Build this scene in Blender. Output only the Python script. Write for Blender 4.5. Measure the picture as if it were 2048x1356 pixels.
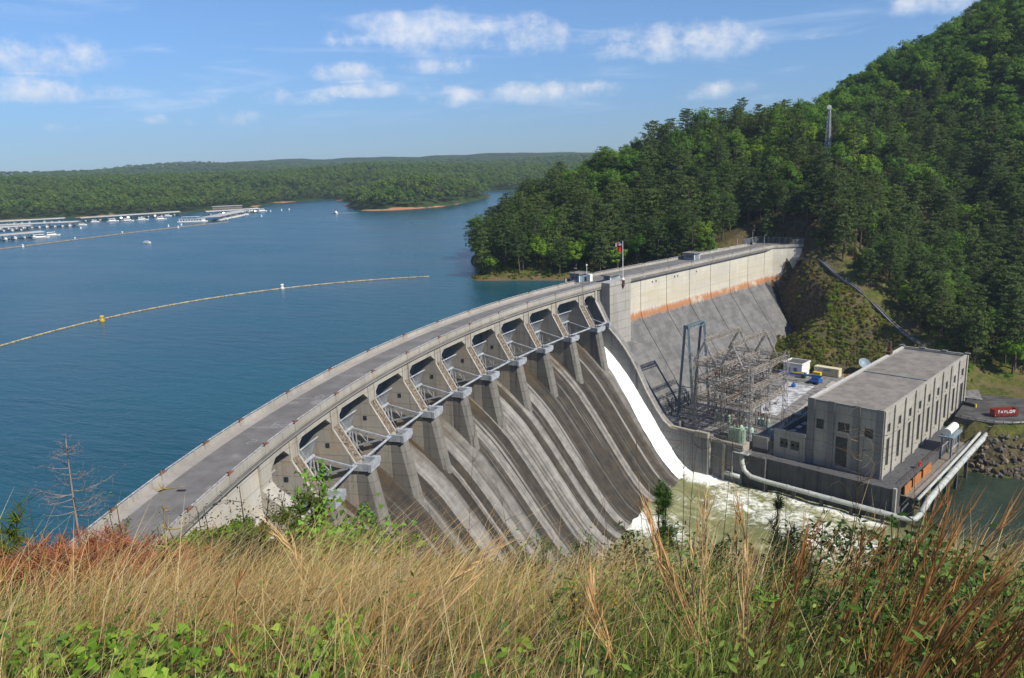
import bpy, bmesh, math, random
import numpy as np
from mathutils import Vector, Matrix

sc = bpy.context.scene
for o in list(bpy.data.objects):
    bpy.data.objects.remove(o)
COL = sc.collection
rad = math.radians

# ------------------------------------------------------------------ camera
cam_d = bpy.data.cameras.new("camera")
cam = bpy.data.objects.new("camera", cam_d)
COL.objects.link(cam)
cam_d.sensor_width = 36.0
cam_d.lens = 27.50
cam_d.clip_start = 0.1
cam_d.clip_end = 20000
CAM = Vector((89.515, -159.845, 52.024))
_r = Vector((0.90948, 0.41409, -0.03710))
_u = Vector((-0.05850, 0.21581, 0.97468))
_f = Vector((-0.41161, 0.88428, -0.22050))
cam.matrix_world = Matrix(((_r.x, _u.x, -_f.x, CAM.x), (_r.y, _u.y, -_f.y, CAM.y), (_r.z, _u.z, -_f.z, CAM.z), (0, 0, 0, 1)))
sc.camera = cam

# ------------------------------------------------------------------ light
SUN_H = Vector((0.96, -0.28, 0)).normalized()
SUN_EL = rad(43)
SUN_V = Vector((SUN_H.x * math.cos(SUN_EL), SUN_H.y * math.cos(SUN_EL), math.sin(SUN_EL)))
sun_d = bpy.data.lights.new("sun", 'SUN')
sun_d.energy = 4.6
sun_d.angle = rad(0.53)
sun_d.color = (1.0, 0.93, 0.82)
sun = bpy.data.objects.new("sun", sun_d)
COL.objects.link(sun)
sun.rotation_euler = SUN_V.to_track_quat('Z', 'Y').to_euler()
sun.location = (300, -250, 300)

sc.view_settings.view_transform = 'Standard'
sc.view_settings.look = 'None'
sc.view_settings.gamma = 1.0
sc.view_settings.use_curve_mapping = False
sc.view_settings.exposure = 0.38

world = bpy.data.worlds.new("World")
sc.world = world
world.use_nodes = True
world.cycles.sampling_method = 'MANUAL'
world.cycles.sample_map_resolution = 256


class NT:
    """small helper for building node trees"""
    def __init__(self, tree):
        self.t = tree
        tree.nodes.clear()

    def n(self, typ, **kw):
        nd = self.t.nodes.new(typ)
        for k, v in kw.items():
            if k == 'ins':
                for i, val in v.items():
                    self.set(nd.inputs[i], val)
            else:
                setattr(nd, k, v)
        return nd

    def set(self, sock, val):
        if isinstance(val, bpy.types.NodeSocket):
            self.t.links.new(val, sock)
        elif hasattr(val, 'outputs'):
            self.t.links.new(val.outputs[0], sock)
        else:
            if isinstance(val, tuple) and len(val) == 3 and sock.type == 'RGBA':
                val = (*val, 1.0)
            sock.default_value = val

    def math(self, op, a, b=None, c=None, clamp=False):
        nd = self.t.nodes.new('ShaderNodeMath')
        nd.operation = op
        nd.use_clamp = clamp
        self.set(nd.inputs[0], a)
        if b is not None:
            self.set(nd.inputs[1], b)
        if c is not None:
            self.set(nd.inputs[2], c)
        return nd.outputs[0]

    def vmath(self, op, a, b=None):
        nd = self.t.nodes.new('ShaderNodeVectorMath')
        nd.operation = op
        self.set(nd.inputs[0], a)
        if b is not None:
            self.set(nd.inputs[1], b)
        return nd.outputs[0]

    def ramp(self, fac, lo, hi, a=0.0, b=1.0, smooth=True):
        nd = self.t.nodes.new('ShaderNodeMapRange')
        nd.interpolation_type = 'SMOOTHSTEP' if smooth else 'LINEAR'
        self.set(nd.inputs[0], fac)
        for i, v in zip((1, 2, 3, 4), (lo, hi, a, b)):
            self.set(nd.inputs[i], v)
        return nd.outputs[0]

    def mix(self, fac, a, b, blend='MIX'):
        nd = self.t.nodes.new('ShaderNodeMix')
        nd.data_type = 'RGBA'
        nd.blend_type = blend
        self.set(nd.inputs[0], fac)
        self.set(nd.inputs[6], a)
        self.set(nd.inputs[7], b)
        return nd.outputs[2]

    def noise(self, vec=None, scale=1.0, detail=4.0, rough=0.55, dist=0.0):
        nd = self.t.nodes.new('ShaderNodeTexNoise')
        if vec is not None:
            self.set(nd.inputs['Vector'], vec)
        nd.inputs['Scale'].default_value = scale
        nd.inputs['Detail'].default_value = detail
        nd.inputs['Roughness'].default_value = rough
        nd.inputs['Distortion'].default_value = dist
        return nd.outputs[0]

    def mapping(self, vec, scale=(1, 1, 1), rot=(0, 0, 0), loc=(0, 0, 0)):
        nd = self.t.nodes.new('ShaderNodeMapping')
        self.set(nd.inputs[0], vec)
        nd.inputs[1].default_value = loc
        nd.inputs[2].default_value = rot
        nd.inputs[3].default_value = scale
        return nd.outputs[0]

    def pos(self):
        return self.t.nodes.new('ShaderNodeNewGeometry').outputs['Position']

    def attr(self, name, out=0):
        nd = self.t.nodes.new('ShaderNodeAttribute')
        nd.attribute_name = name
        return nd.outputs[out]


# sky: physical sky with fair-weather cumulus and thin cirrus
def build_world():
    w = NT(world.node_tree)
    sky = w.n('ShaderNodeTexSky', sky_type='NISHITA', sun_disc=False, sun_elevation=SUN_EL,
              sun_rotation=math.atan2(SUN_H.x, SUN_H.y), altitude=260.0, air_density=1.0, dust_density=0.25, ozone_density=3.0)
    tc = w.n('ShaderNodeTexCoord')
    sep = w.n('ShaderNodeSeparateXYZ', ins={0: tc.outputs['Generated']})
    x, y, z = sep.outputs
    az = w.math('ARCTAN2', x, y)
    el = w.math('ARCSINE', z)
    comb = w.n('ShaderNodeCombineXYZ', ins={0: az, 1: w.math('MULTIPLY', el, 1.15), 2: 0.0})
    n1 = w.noise(comb, 17.0, 8.0, 0.60)
    n2 = w.noise(comb, 48.0, 5.0, 0.58)
    nz = w.math('ADD', w.math('MULTIPLY', n1, 1.5), w.math('MULTIPLY', n2, 0.7))
    nz = w.math('SUBTRACT', nz, 1.1)
    # each cloud: azimuth, elevation of its base, half width, height, strength
    clouds = [(-0.935, 0.106, 0.062, 0.036, 1.0), (-0.955, 0.078, 0.070, 0.026, .85), (-0.52, 0.128, 0.090, 0.046, .9),
              (-0.40, 0.122, 0.050, 0.044, .75), (-0.622, 0.098, 0.045, 0.024, .95), (-0.590, 0.081, 0.075, 0.017, .7),
              (-0.679, 0.073, 0.042, 0.020, .6), (-0.205, 0.107, 0.080, 0.040, 1.0), (-0.293, 0.112, 0.04, 0.022, .75),
              (-0.384, 0.068, 0.080, 0.024, .75), (-0.497, 0.067, 0.042, 0.022, .7), (-0.771, 0.052, 0.040, 0.020, .55),
              (-0.785, 0.074, 0.024, 0.014, .5), (-0.935, 0.049, 0.025, 0.010, .4), (-0.187, 0.062, 0.045, 0.020, .5),
              (0.045, 0.134, 0.045, 0.030, .95), (-0.621, 0.124, 0.030, 0.030, .55), (-0.300, 0.130, 0.05, 0.02, .5),
              (-0.51, 0.105, 0.06, 0.018, .45), (-0.835, 0.056, 0.014, 0.010, .4), (-1.25, 0.11, 0.10, 0.05, .9),
              (-1.6, 0.09, 0.12, 0.04, .9), (0.45, 0.13, 0.12, 0.05, .9), (0.9, 0.10, 0.10, 0.04, .9), (1.5, 0.12, 0.12, 0.05, .9),
              (2.2, 0.10, 0.14, 0.05, .9), (2.9, 0.12, 0.12, 0.05, .9), (-2.2, 0.12, 0.14, 0.05, .9), (-2.8, 0.09, 0.12, 0.04, .9)]
    cov = 0.0
    hgt = 0.0
    for a, e, hw, hh, st in clouds:
        hw, hh = hw * 1.25, hh * 1.2
        da = w.math('DIVIDE', w.math('SUBTRACT', az, a), hw)
        de = w.math('DIVIDE', w.math('SUBTRACT', el, e + hh * .42), hh * .62)
        r2 = w.math('ADD', w.math('MULTIPLY', da, da), w.math('MULTIPLY', de, de))
        v = w.math('MULTIPLY', w.math('SUBTRACT', 1.0, r2), st)
        v = w.math('SUBTRACT', v, w.ramp(de, -0.35, -1.15, 0.0, 0.7))
        cov = w.math('MAXIMUM', cov, v) if not isinstance(cov, float) else w.math('MAXIMUM', v, -1.0)
        # how high inside this cloud (bright crown, greyer base)
        hv = w.math('MULTIPLY', w.ramp(de, -1.0, 0.9), w.math('GREATER_THAN', v, 0.0))
        hgt = w.math('MAXIMUM', hgt, hv) if not isinstance(hgt, float) else hv
    dens = w.math('ADD', cov, w.math('MULTIPLY', nz, 2.3))
    mask = w.math('MULTIPLY', w.ramp(dens, -0.05, 1.55), w.ramp(cov, -0.45, 0.55))
    # thin high cloud, stretched
    c2 = w.n('ShaderNodeCombineXYZ', ins={0: w.math('MULTIPLY', az, 2.2), 1: w.math('MULTIPLY', el, 16.0), 2: 3.3})
    cir = w.ramp(w.noise(c2, 2.3, 7.0, 0.62, 0.6), 0.50, 0.80, 0.0, 0.34)
    cir = w.math('MULTIPLY', cir, w.ramp(el, 0.02, 0.09))
    mask = w.math('MULTIPLY', mask, 0.78)
    lit = w.ramp(w.math('ADD', w.math('MULTIPLY', hgt, 0.75), w.math('MULTIPLY', n2, 0.5)), 0.25, 0.95)
    ccol = w.mix(lit, (5.4, 6.5, 8.3), (9.2, 8.95, 8.8))
    tint = w.mix(w.ramp(el, -0.02, 0.22), (0.41, 0.59, 0.93), (0.72, 0.91, 1.17))
    skyc = w.mix(1.0, sky.outputs[0], tint, 'MULTIPLY')
    skyc = w.mix(cir, skyc, (8.5, 9.2, 10.2))
    colr = w.mix(mask, skyc, ccol)
    bg = w.n('ShaderNodeBackground', ins={0: colr, 1: 0.085})
    out = w.n('ShaderNodeOutputWorld', ins={0: bg.outputs[0]})
build_world()

sc.cycles.max_bounces = 6
sc.cycles.diffuse_bounces = 3
sc.cycles.glossy_bounces = 3
sc.cycles.transmission_bounces = 3
sc.cycles.volume_bounces = 0
sc.cycles.transparent_max_bounces = 6
sc.cycles.caustics_reflective = False
sc.cycles.caustics_refractive = False
sc.cycles.use_denoising = True

# ------------------------------------------------------------------ helpers
def srgb(r, g, b):
    f = lambda c: (c / 12.92 if c <= 0.04045 else ((c + 0.055) / 1.055) ** 2.4)
    return tuple(f(v / 255.0) for v in (r, g, b))


R0 = 280.43


def D(s, off, z):
    """dam coordinates: s along the crest, off downstream of the parapet face, z above the lake"""
    if s <= 95.0:
        a = s / R0
        r = R0 - off
        return Vector((R0 - r * math.cos(a), r * math.sin(a), z))
    return Yd(s - 95.0, off, z)


_a = 95.0 / R0
TQ = Vector((math.sin(_a), math.cos(_a), 0))
NQ = Vector((math.cos(_a), -math.sin(_a), 0))
Q0 = Vector((R0 - R0 * math.cos(_a), R0 * math.sin(_a), 0))


def Yd(t, n, z):
    """yard coordinates: t along the straight wing of the dam, n downstream of it"""
    return Q0 + TQ * t + NQ * n + Vector((0, 0, z))


class MB:
    def __init__(self):
        self.v, self.f, self.sv = [], [], None

    def add(self, verts, faces):
        b = len(self.v)
        self.v += [tuple(p) for p in verts]
        self.f += [tuple(i + b for i in f) for f in faces]

    def hexa(self, p):
        """8 corners, bottom ring then top ring"""
        self.add(p, [(3, 2, 1, 0), (4, 5, 6, 7), (0, 1, 5, 4), (1, 2, 6, 5), (2, 3, 7, 6), (3, 0, 4, 7)])

    def box(self, m, x0, x1, y0, y1, z0, z1):
        """box in coordinates mapped by m(x, y, z)"""
        self.hexa([m(x0, y0, z0), m(x1, y0, z0), m(x1, y1, z0), m(x0, y1, z0), m(x0, y0, z1), m(x1, y0, z1), m(x1, y1, z1), m(x0, y1, z1)])

    def beam(self, p, q, w, h=None, up=Vector((0, 0, 1))):
        p, q = Vector(p), Vector(q)
        h = w if h is None else h
        d = (q - p).normalized()
        if abs(d.dot(up)) > 0.98:
            up = Vector((1, 0.1, 0))
        a = d.cross(up).normalized() * (w / 2)
        b = a.cross(d).normalized() * (h / 2)
        self.hexa([p - a - b, p + a - b, p + a + b, p - a + b, q - a - b, q + a - b, q + a + b, q - a + b])

    def tube(self, pts, r, n=8, cap=True):
        pts = [Vector(p) for p in pts]
        rs = r if isinstance(r, (list, tuple)) else [r] * len(pts)
        ring = []
        prev = None
        for i, p in enumerate(pts):
            d = (pts[min(i + 1, len(pts) - 1)] - pts[max(i - 1, 0)]).normalized()
            if prev is None:
                up = Vector((0, 0, 1)) if abs(d.z) < 0.95 else Vector((1, 0, 0))
                a = d.cross(up).normalized()
            else:
                a = (prev - d * prev.dot(d)).normalized()
            prev = a
            b = d.cross(a).normalized()
            ring.append([p + (a * math.cos(2 * math.pi * k / n) + b * math.sin(2 * math.pi * k / n)) * rs[i] for k in range(n)])
        vs = [v for rr in ring for v in rr]
        fs = []
        for i in range(len(pts) - 1):
            for k in range(n):
                fs.append((i * n + k, i * n + (k + 1) % n, (i + 1) * n + (k + 1) % n, (i + 1) * n + k))
        if cap:
            fs.append(tuple(range(n))[::-1])
            fs.append(tuple((len(pts) - 1) * n + k for k in range(n)))
        self.add(vs, fs)

    def prism(self, a, b):
        """two matching polygons joined"""
        n = len(a)
        self.add(list(a) + list(b), [tuple(range(n))[::-1], tuple(range(n, 2 * n))] + [(i, (i + 1) % n, n + (i + 1) % n, n + i) for i in range(n)])

    def lathe(self, c, prof, n=12, axis='z'):
        vs, fs = [], []
        c = Vector(c)
        for r, h in prof:
            for k in range(n):
                t = 2 * math.pi * k / n
                vs.append(c + Vector((r * math.cos(t), r * math.sin(t), h)))
        m = len(prof)
        for i in range(m - 1):
            for k in range(n):
                fs.append((i * n + k, i * n + (k + 1) % n, (i + 1) * n + (k + 1) % n, (i + 1) * n + k))
        fs.append(tuple(range(n))[::-1])
        fs.append(tuple((m - 1) * n + k for k in range(n)))
        self.add(vs, fs)

    def profile(self, prof, s0, s1, step=2.6, m=D):
        """closed (off, z) polygon swept along s"""
        k = max(1, int(math.ceil(abs(s1 - s0) / step)))
        n = len(prof)
        vs, fs = [], []
        for i in range(k + 1):
            s = s0 + (s1 - s0) * i / k
            vs += [m(s, o, z) for o, z in prof]
        for i in range(k):
            for j in range(n):
                fs.append((i * n + j, i * n + (j + 1) % n, (i + 1) * n + (j + 1) % n, (i + 1) * n + j))
        fs.append(tuple(range(n))[::-1])
        fs.append(tuple(k * n + j for j in range(n)))
        self.add(vs, fs)

    def mesh(self, name, mat, smooth=False, fix=True):
        me = bpy.data.meshes.new(name)
        me.from_pydata(self.v, [], self.f)
        if fix:
            bm = bmesh.new()
            bm.from_mesh(me)
            bmesh.ops.recalc_face_normals(bm, faces=bm.faces)
            bm.to_mesh(me)
            bm.free()
        if mat is not None:
            me.materials.append(mat)
        if smooth:
            for p in me.polygons:
                p.use_smooth = True
        return me

    def build(self, name, mat, parent=None, smooth=False, fix=True):
        return link(name, self.mesh(name, mat, smooth, fix), parent)


def link(name, me, parent=None):
    o = bpy.data.objects.new(name, me)
    COL.objects.link(o)
    if parent is not None:
        o.parent = parent
        o.matrix_parent_inverse = wmat(parent).inverted()
    return o


def wmat(o):
    m = Matrix.LocRotScale(o.location, o.rotation_euler, o.scale)
    if o.parent is not None:
        return wmat(o.parent) @ o.matrix_parent_inverse @ m
    return m


def tag(o, label=None, cat=None, group=None, kind=None):
    for k, v in (('label', label), ('category', cat), ('group', group), ('kind', kind)):
        if v:
            o[k] = v
    return o


def thing(name, loc, label, cat, group=None, rz=0.0):
    e = bpy.data.objects.new(name, None)
    e.empty_display_size = 0.5
    COL.objects.link(e)
    e.location = loc
    e.rotation_euler = (0, 0, rz)
    return tag(e, label, cat, group)


def copy_tree(o, parent=None):
    c = o.copy()
    COL.objects.link(c)
    if parent is not None:
        c.parent = parent
    for ch in o.children:
        copy_tree(ch, c)
    return c


def attr_vec(me, name, arr):
    a = me.attributes.new(name, 'FLOAT_VECTOR', 'POINT')
    a.data.foreach_set('vector', np.asarray(arr, dtype=np.float32).ravel())


def attr_col(me, name, arr):
    a = me.color_attributes.new(name, 'FLOAT_COLOR', 'POINT')
    arr = np.asarray(arr, dtype=np.float32)
    if arr.shape[1] == 3:
        arr = np.concatenate([arr, np.ones((len(arr), 1), np.float32)], 1)
    a.data.foreach_set('color', arr.ravel())


def np_mesh(name, verts, quads, mat, smooth=False):
    """fast mesh from numpy arrays (all faces with the same corner count)"""
    me = bpy.data.meshes.new(name)
    verts = np.asarray(verts, np.float32)
    quads = np.asarray(quads, np.int32)
    k = quads.shape[1]
    me.vertices.add(len(verts))
    me.vertices.foreach_set('co', verts.ravel())
    me.loops.add(quads.size)
    me.loops.foreach_set('vertex_index', quads.ravel())
    me.polygons.add(len(quads))
    me.polygons.foreach_set('loop_start', np.arange(0, quads.size, k, dtype=np.int32))
    me.polygons.foreach_set('loop_total', np.full(len(quads), k, np.int32))
    if smooth:
        me.polygons.foreach_set('use_smooth', np.ones(len(quads), bool))
    me.update(calc_edges=True)
    if mat is not None:
        me.materials.append(mat)
    return me


MATS = {}


def mat(name):
    return MATS[name]


def new_mat(name):
    m = bpy.data.materials.new(name)
    m.use_nodes = True
    MATS[name] = m
    return m, NT(m.node_tree)


def finish(nt, col, rough=0.8, spec=0.3, metal=0.0, bump=None, bump_d=0.05, bump_s=1.0, trans=None, coat=0.0):
    b = nt.n('ShaderNodeBsdfPrincipled')
    nt.set(b.inputs['Base Color'], col)
    nt.set(b.inputs['Roughness'], rough)
    nt.set(b.inputs['Specular IOR Level'], spec)
    nt.set(b.inputs['Metallic'], metal)
    if bump is not None:
        bp = nt.n('ShaderNodeBump')
        bp.inputs['Distance'].default_value = bump_d
        bp.inputs['Strength'].default_value = bump_s
        nt.set(bp.inputs['Height'], bump)
        nt.set(b.inputs['Normal'], bp.outputs[0])
    sh = b.outputs[0]
    if trans is not None:
        tr = nt.n('ShaderNodeBsdfTranslucent')
        nt.set(tr.inputs[0], trans[0])
        mx = nt.n('ShaderNodeMixShader')
        mx.inputs[0].default_value = trans[1]
        nt.set(mx.inputs[1], sh)
        nt.set(mx.inputs[2], tr.outputs[0])
        sh = mx.outputs[0]
    nt.n('ShaderNodeOutputMaterial', ins={0: sh})
    return b
# ------------------------------------------------------------------ materials
def simple(name, col, rough=0.7, spec=0.3, metal=0.0, var=0.12, scale=1.5, bump=0.0):
    m, n = new_mat(name)
    p = n.pos()
    nz = n.noise(p, scale, 5, 0.6)
    dark = tuple(c * (1 - 2 * var) for c in col)
    lite = tuple(min(1, c * (1 + var)) for c in col)
    c = n.mix(n.ramp(nz, 0.3, 0.7), dark, lite)
    finish(n, c, rough, spec, metal, bump=nz if bump else None, bump_d=bump)
    return m


def concrete(name, base, stain, streak=0.6, dirt=0.5, warm=None, course=2.4, rough=0.9):
    """weathered cast concrete: form courses, vertical drip streaks, blotches"""
    m, n = new_mat(name)
    p = n.pos()
    big = n.noise(p, 0.10, 5, 0.6)
    fine = n.noise(p, 1.3, 6, 0.65)
    st = n.noise(n.mapping(p, (0.9, 0.9, 0.035)), 1.0, 5, 0.62)
    st2 = n.noise(n.mapping(p, (2.6, 2.6, 0.10)), 1.0, 4, 0.6)
    c = n.mix(n.ramp(big, 0.3, 0.75), tuple(v * 0.86 for v in base), tuple(min(1, v * 1.1) for v in base))
    if warm is not None:
        c = n.mix(n.math('MULTIPLY', n.ramp(n.noise(n.mapping(p, (0.25, 0.25, 0.12)), 1.0, 4, 0.6), 0.45, 0.75), 0.75), c, warm)
    c = n.mix(n.math('MULTIPLY', n.ramp(st, 0.48, 0.78), streak), c, stain)
    c = n.mix(n.math('MULTIPLY', n.ramp(st2, 0.55, 0.8), streak * 0.6), c, stain)
    c = n.mix(n.math('MULTIPLY', n.ramp(fine, 0.5, 0.8), dirt * 0.4), c, stain)
    # horizontal pour joints
    sep = n.n('ShaderNodeSeparateXYZ', ins={0: p})
    fr = n.math('FRACT', n.math('DIVIDE', sep.outputs[2], course))
    ln = n.math('LESS_THAN', fr, 0.035)
    c = n.mix(n.math('MULTIPLY', ln, 0.35), c, stain)
    finish(n, c, rough, 0.2, bump=n.math('ADD', n.math('MULTIPLY', fine, 0.6), n.math('MULTIPLY', ln, -1.0)), bump_d=0.05)
    return m


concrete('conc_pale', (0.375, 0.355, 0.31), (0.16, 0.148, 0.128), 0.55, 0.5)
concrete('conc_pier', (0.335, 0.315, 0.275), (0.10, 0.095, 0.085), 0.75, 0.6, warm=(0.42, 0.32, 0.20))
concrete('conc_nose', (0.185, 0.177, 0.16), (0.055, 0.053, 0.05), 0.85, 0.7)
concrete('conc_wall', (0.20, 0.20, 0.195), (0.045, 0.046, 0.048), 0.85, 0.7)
concrete('conc_base', (0.10, 0.10, 0.10), (0.022, 0.023, 0.026), 0.9, 0.7)
concrete('conc_house', (0.35, 0.338, 0.305), (0.12, 0.118, 0.112), 0.65, 0.55, course=3.0)
concrete('conc_pilaster', (0.225, 0.225, 0.22), (0.075, 0.077, 0.08), 0.8, 0.6, course=3.0)
concrete('conc_parapet', (0.33, 0.31, 0.285), (0.20, 0.17, 0.14), 0.4, 0.5, warm=(0.40, 0.33, 0.27))


def mat_upper_face():
    # sun-bleached upper wall with warm lime runs and a rust-coloured band at its foot
    m, n = new_mat('dam_upper')
    p = n.pos()
    sep = n.n('ShaderNodeSeparateXYZ', ins={0: p})
    z = sep.outputs[2]
    big = n.noise(p, 0.12, 5, 0.6)
    crs = n.noise(n.mapping(p, (0.06, 0.06, 0.9)), 1.0, 4, 0.55)
    st = n.noise(n.mapping(p, (1.4, 1.4, 0.03)), 1.0, 5, 0.6)
    c = n.mix(n.ramp(big, 0.3, 0.7), (0.45, 0.43, 0.37), (0.56, 0.53, 0.44))
    c = n.mix(n.math('MULTIPLY', n.ramp(crs, 0.42, 0.68), n.ramp(z, 9.5, 5.0)), c, (0.50, 0.44, 0.31))
    c = n.mix(n.math('MULTIPLY', n.ramp(st, 0.52, 0.75), 0.35), c, (0.27, 0.25, 0.21))
    c = n.mix(n.math('MULTIPLY', n.ramp(n.noise(n.mapping(p, (0.8, 0.8, 0.04), loc=(9, 3, 1)), 1.0, 3, 0.5), 0.66, 0.74), 0.55), c, (0.75, 0.74, 0.70))
    fr = n.math('FRACT', n.math('DIVIDE', n.math('ADD', z, 0.6), 3.05))
    c = n.mix(n.math('MULTIPLY', n.math('LESS_THAN', fr, 0.03), 0.4), c, (0.22, 0.2, 0.17))
    jag = n.math('MULTIPLY', n.math('SUBTRACT', n.noise(n.mapping(p, (1.1, 1.1, 0.06)), 1.0, 5, 0.65), 0.5), 4.2)
    zz = n.math('ADD', z, jag)
    band = n.math('MULTIPLY', n.ramp(zz, 0.6, -1.2), n.ramp(zz, -3.6, -1.9))
    rn = n.noise(p, 0.14, 3, 0.6)
    c = n.mix(n.math('MULTIPLY', band, n.ramp(rn, 0.26, 0.48)), c, (0.37, 0.165, 0.075))
    low = n.ramp(zz, -1.5, -3.1)
    sl = n.noise(n.mapping(p, (1.2, 1.2, 0.05)), 1.0, 5, 0.6)
    g = n.mix(n.ramp(n.noise(p, 0.25, 6, 0.65), 0.3, 0.72), (0.105, 0.105, 0.103), (0.185, 0.18, 0.172))
    g = n.mix(n.math('MULTIPLY', n.ramp(sl, 0.55, 0.78), 0.6), g, (0.06, 0.06, 0.06))
    g = n.mix(n.math('MULTIPLY', n.ramp(n.noise(n.mapping(p, (1.7, 1.7, 0.12), loc=(4, 8, 2)), 1.0, 4, 0.6), 0.66, 0.75), 0.6), g, (0.36, 0.35, 0.32))
    fr2 = n.math('FRACT', n.math('DIVIDE', z, 1.52))
    g = n.mix(n.math('MULTIPLY', n.math('LESS_THAN', fr2, 0.07), 0.45), g, (0.065, 0.065, 0.065))
    c = n.mix(low, c, g)
    finish(n, c, 0.9, 0.2, bump=n.noise(p, 1.2, 5, 0.6), bump_d=0.05)
mat_upper_face()


def mat_chute():
    # long stains running down the spillway; sv = (s, distance down the chute, 0)
    m, n = new_mat('chute')
    p = n.pos()
    v = n.attr('sv', 1)
    sep = n.n('ShaderNodeSeparateXYZ', ins={0: v})
    s, dn = sep.outputs[0], sep.outputs[1]
    wob = n.math('MULTIPLY', n.math('SUBTRACT', n.noise(n.mapping(v, (0.25, 0.06, 1)), 1.0, 3, 0.5), 0.5), 0.45)
    sw = n.n('ShaderNodeCombineXYZ', ins={0: n.math('ADD', s, wob), 1: n.math('MULTIPLY', dn, 0.012), 2: 0.0})
    edge = n.math('ADD', n.math('ADD', s, wob), n.math('MULTIPLY', n.math('SUBTRACT', n.noise(n.mapping(v, (1.2, 0.5, 1)), 1.0, 4, 0.6), 0.5), 0.35))

    def cells(freq, shift):
        vo = n.n('ShaderNodeTexVoronoi', voronoi_dimensions='1D')
        n.set(vo.inputs['W'], n.math('ADD', n.math('MULTIPLY', edge, freq), shift))
        vo.inputs['Scale'].default_value = 1.0
        vo.inputs['Randomness'].default_value = 0.9
        return n.n('ShaderNodeSeparateColor', ins={0: vo.outputs['Color']}).outputs[0]
    b1 = cells(0.29, 11.3)
    b2 = cells(1.05, 4.7)
    slow = n.noise(n.mapping(sw, (1, 1, 1), loc=(31, 7, 0)), 0.12, 2, 0.6)
    fine = n.noise(n.mapping(v, (3.0, 0.10, 1)), 1.0, 4, 0.6)
    blot = n.noise(v, 0.35, 5, 0.65)
    dark = n.mix(n.ramp(blot, 0.3, 0.7), (0.024, 0.022, 0.019), (0.056, 0.044, 0.030))
    lite = n.mix(n.ramp(blot, 0.3, 0.7), (0.16, 0.152, 0.138), (0.27, 0.255, 0.23))
    k = n.math('ADD', n.math('ADD', n.math('MULTIPLY', b1, 0.62), n.math('MULTIPLY', b2, 0.17)), n.math('MULTIPLY', n.math('SUBTRACT', slow, 0.5), 1.2))
    k = n.ramp(k, 0.34, 0.60)
    k = n.math('MULTIPLY', k, n.ramp(fine, 0.25, 0.55, 0.55, 1.0))
    c = n.mix(k, dark, lite)
    # narrow bright lime runs
    c = n.mix(n.math('MULTIPLY', n.ramp(n.noise(n.mapping(sw, (1, 1, 1), loc=(3, 91, 0)), 1.9, 2, 0.6), 0.635, 0.67), 0.35), c, (0.34, 0.33, 0.30))
    # lime washed down behind each pier
    pr = n.math('ABSOLUTE', n.math('SUBTRACT', n.math('FRACT', n.math('DIVIDE', n.math('ADD', s, 300.0 * 0 + 7.62 + 152.4), 15.24)), 0.5))
    pr = n.math('MULTIPLY', n.ramp(n.math('ADD', pr, n.math('MULTIPLY', n.math('SUBTRACT', fine, 0.5), 0.05)), 0.045, 0.02), n.ramp(n.noise(n.mapping(v, (0.06, 0.03, 1), loc=(5, 2, 0)), 1.0, 3, 0.6), 0.35, 0.6))
    c = n.mix(n.math('MULTIPLY', pr, 0.7), c, (0.29, 0.28, 0.26))
    # brown algae under the gates, fading down
    alg = n.math('MULTIPLY', n.ramp(dn, 16.0, 3.0), n.ramp(n.noise(n.mapping(v, (0.5, 0.1, 1)), 1.0, 4, 0.6), 0.3, 0.6))
    c = n.mix(n.math('MULTIPLY', alg, 0.85), c, (0.075, 0.048, 0.016))
    fr = n.math('FRACT', n.math('DIVIDE', dn, 1.52))
    c = n.mix(n.math('MULTIPLY', n.math('LESS_THAN', fr, 0.06), 0.28), c, (0.05, 0.05, 0.048))
    # wet toe
    finish(n, c, 0.75, 0.3, bump=n.noise(p, 2.0, 5, 0.6), bump_d=0.03)
mat_chute()


def mat_deck():
    m, n = new_mat('deck_asphalt')
    p = n.pos()
    c = n.mix(n.ramp(n.noise(p, 0.3, 6, 0.65), 0.3, 0.7), (0.13, 0.125, 0.118), (0.185, 0.177, 0.168))
    c = n.mix(n.math('MULTIPLY', n.ramp(n.noise(p, 0.8, 5, 0.7), 0.55, 0.75), 0.5), c, (0.11, 0.105, 0.10))
    c = n.mix(n.math('MULTIPLY', n.ramp(n.noise(p, 0.17, 2, 0.5), 0.66, 0.72), 0.4), c, (0.33, 0.32, 0.30))
    finish(n, c, 0.92, 0.2, bump=n.noise(p, 6, 4, 0.6), bump_d=0.02)
mat_deck()

simple('asphalt', (0.085, 0.083, 0.08), 0.9, 0.2, var=0.22, scale=0.25)
simple('yard_gravel', (0.21, 0.203, 0.192), 0.95, 0.15, var=0.25, scale=0.5)
simple('yard_pale', (0.45, 0.46, 0.47), 0.9, 0.2, var=0.3, scale=0.4)
simple('roof_gravel', (0.222, 0.205, 0.180), 0.95, 0.1, var=0.13, scale=0.35)
simple('roof_trim', (0.50, 0.50, 0.48), 0.7, 0.3, var=0.12)
simple('steel_gate', (0.33, 0.355, 0.385), 0.55, 0.4, 0.0, var=0.14, scale=0.8)
simple('steel_dark', (0.030, 0.036, 0.042), 0.7, 0.3, var=0.2)
simple('steel_frame', (0.155, 0.205, 0.235), 0.55, 0.4, var=0.12, scale=0.6)
simple('lattice_steel', (0.35, 0.31, 0.255), 0.7, 0.3, var=0.28, scale=1.2)
simple('lattice_pale', (0.42, 0.40, 0.37), 0.6, 0.35, var=0.2, scale=1.2)
simple('rail_steel', (0.42, 0.41, 0.40), 0.6, 0.4, var=0.2)
simple('rust', (0.24, 0.10, 0.055), 0.85, 0.2, var=0.3, scale=3)
simple('pipe_paint', (0.43, 0.45, 0.42), 0.5, 0.4, var=0.10, scale=1.0)
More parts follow.
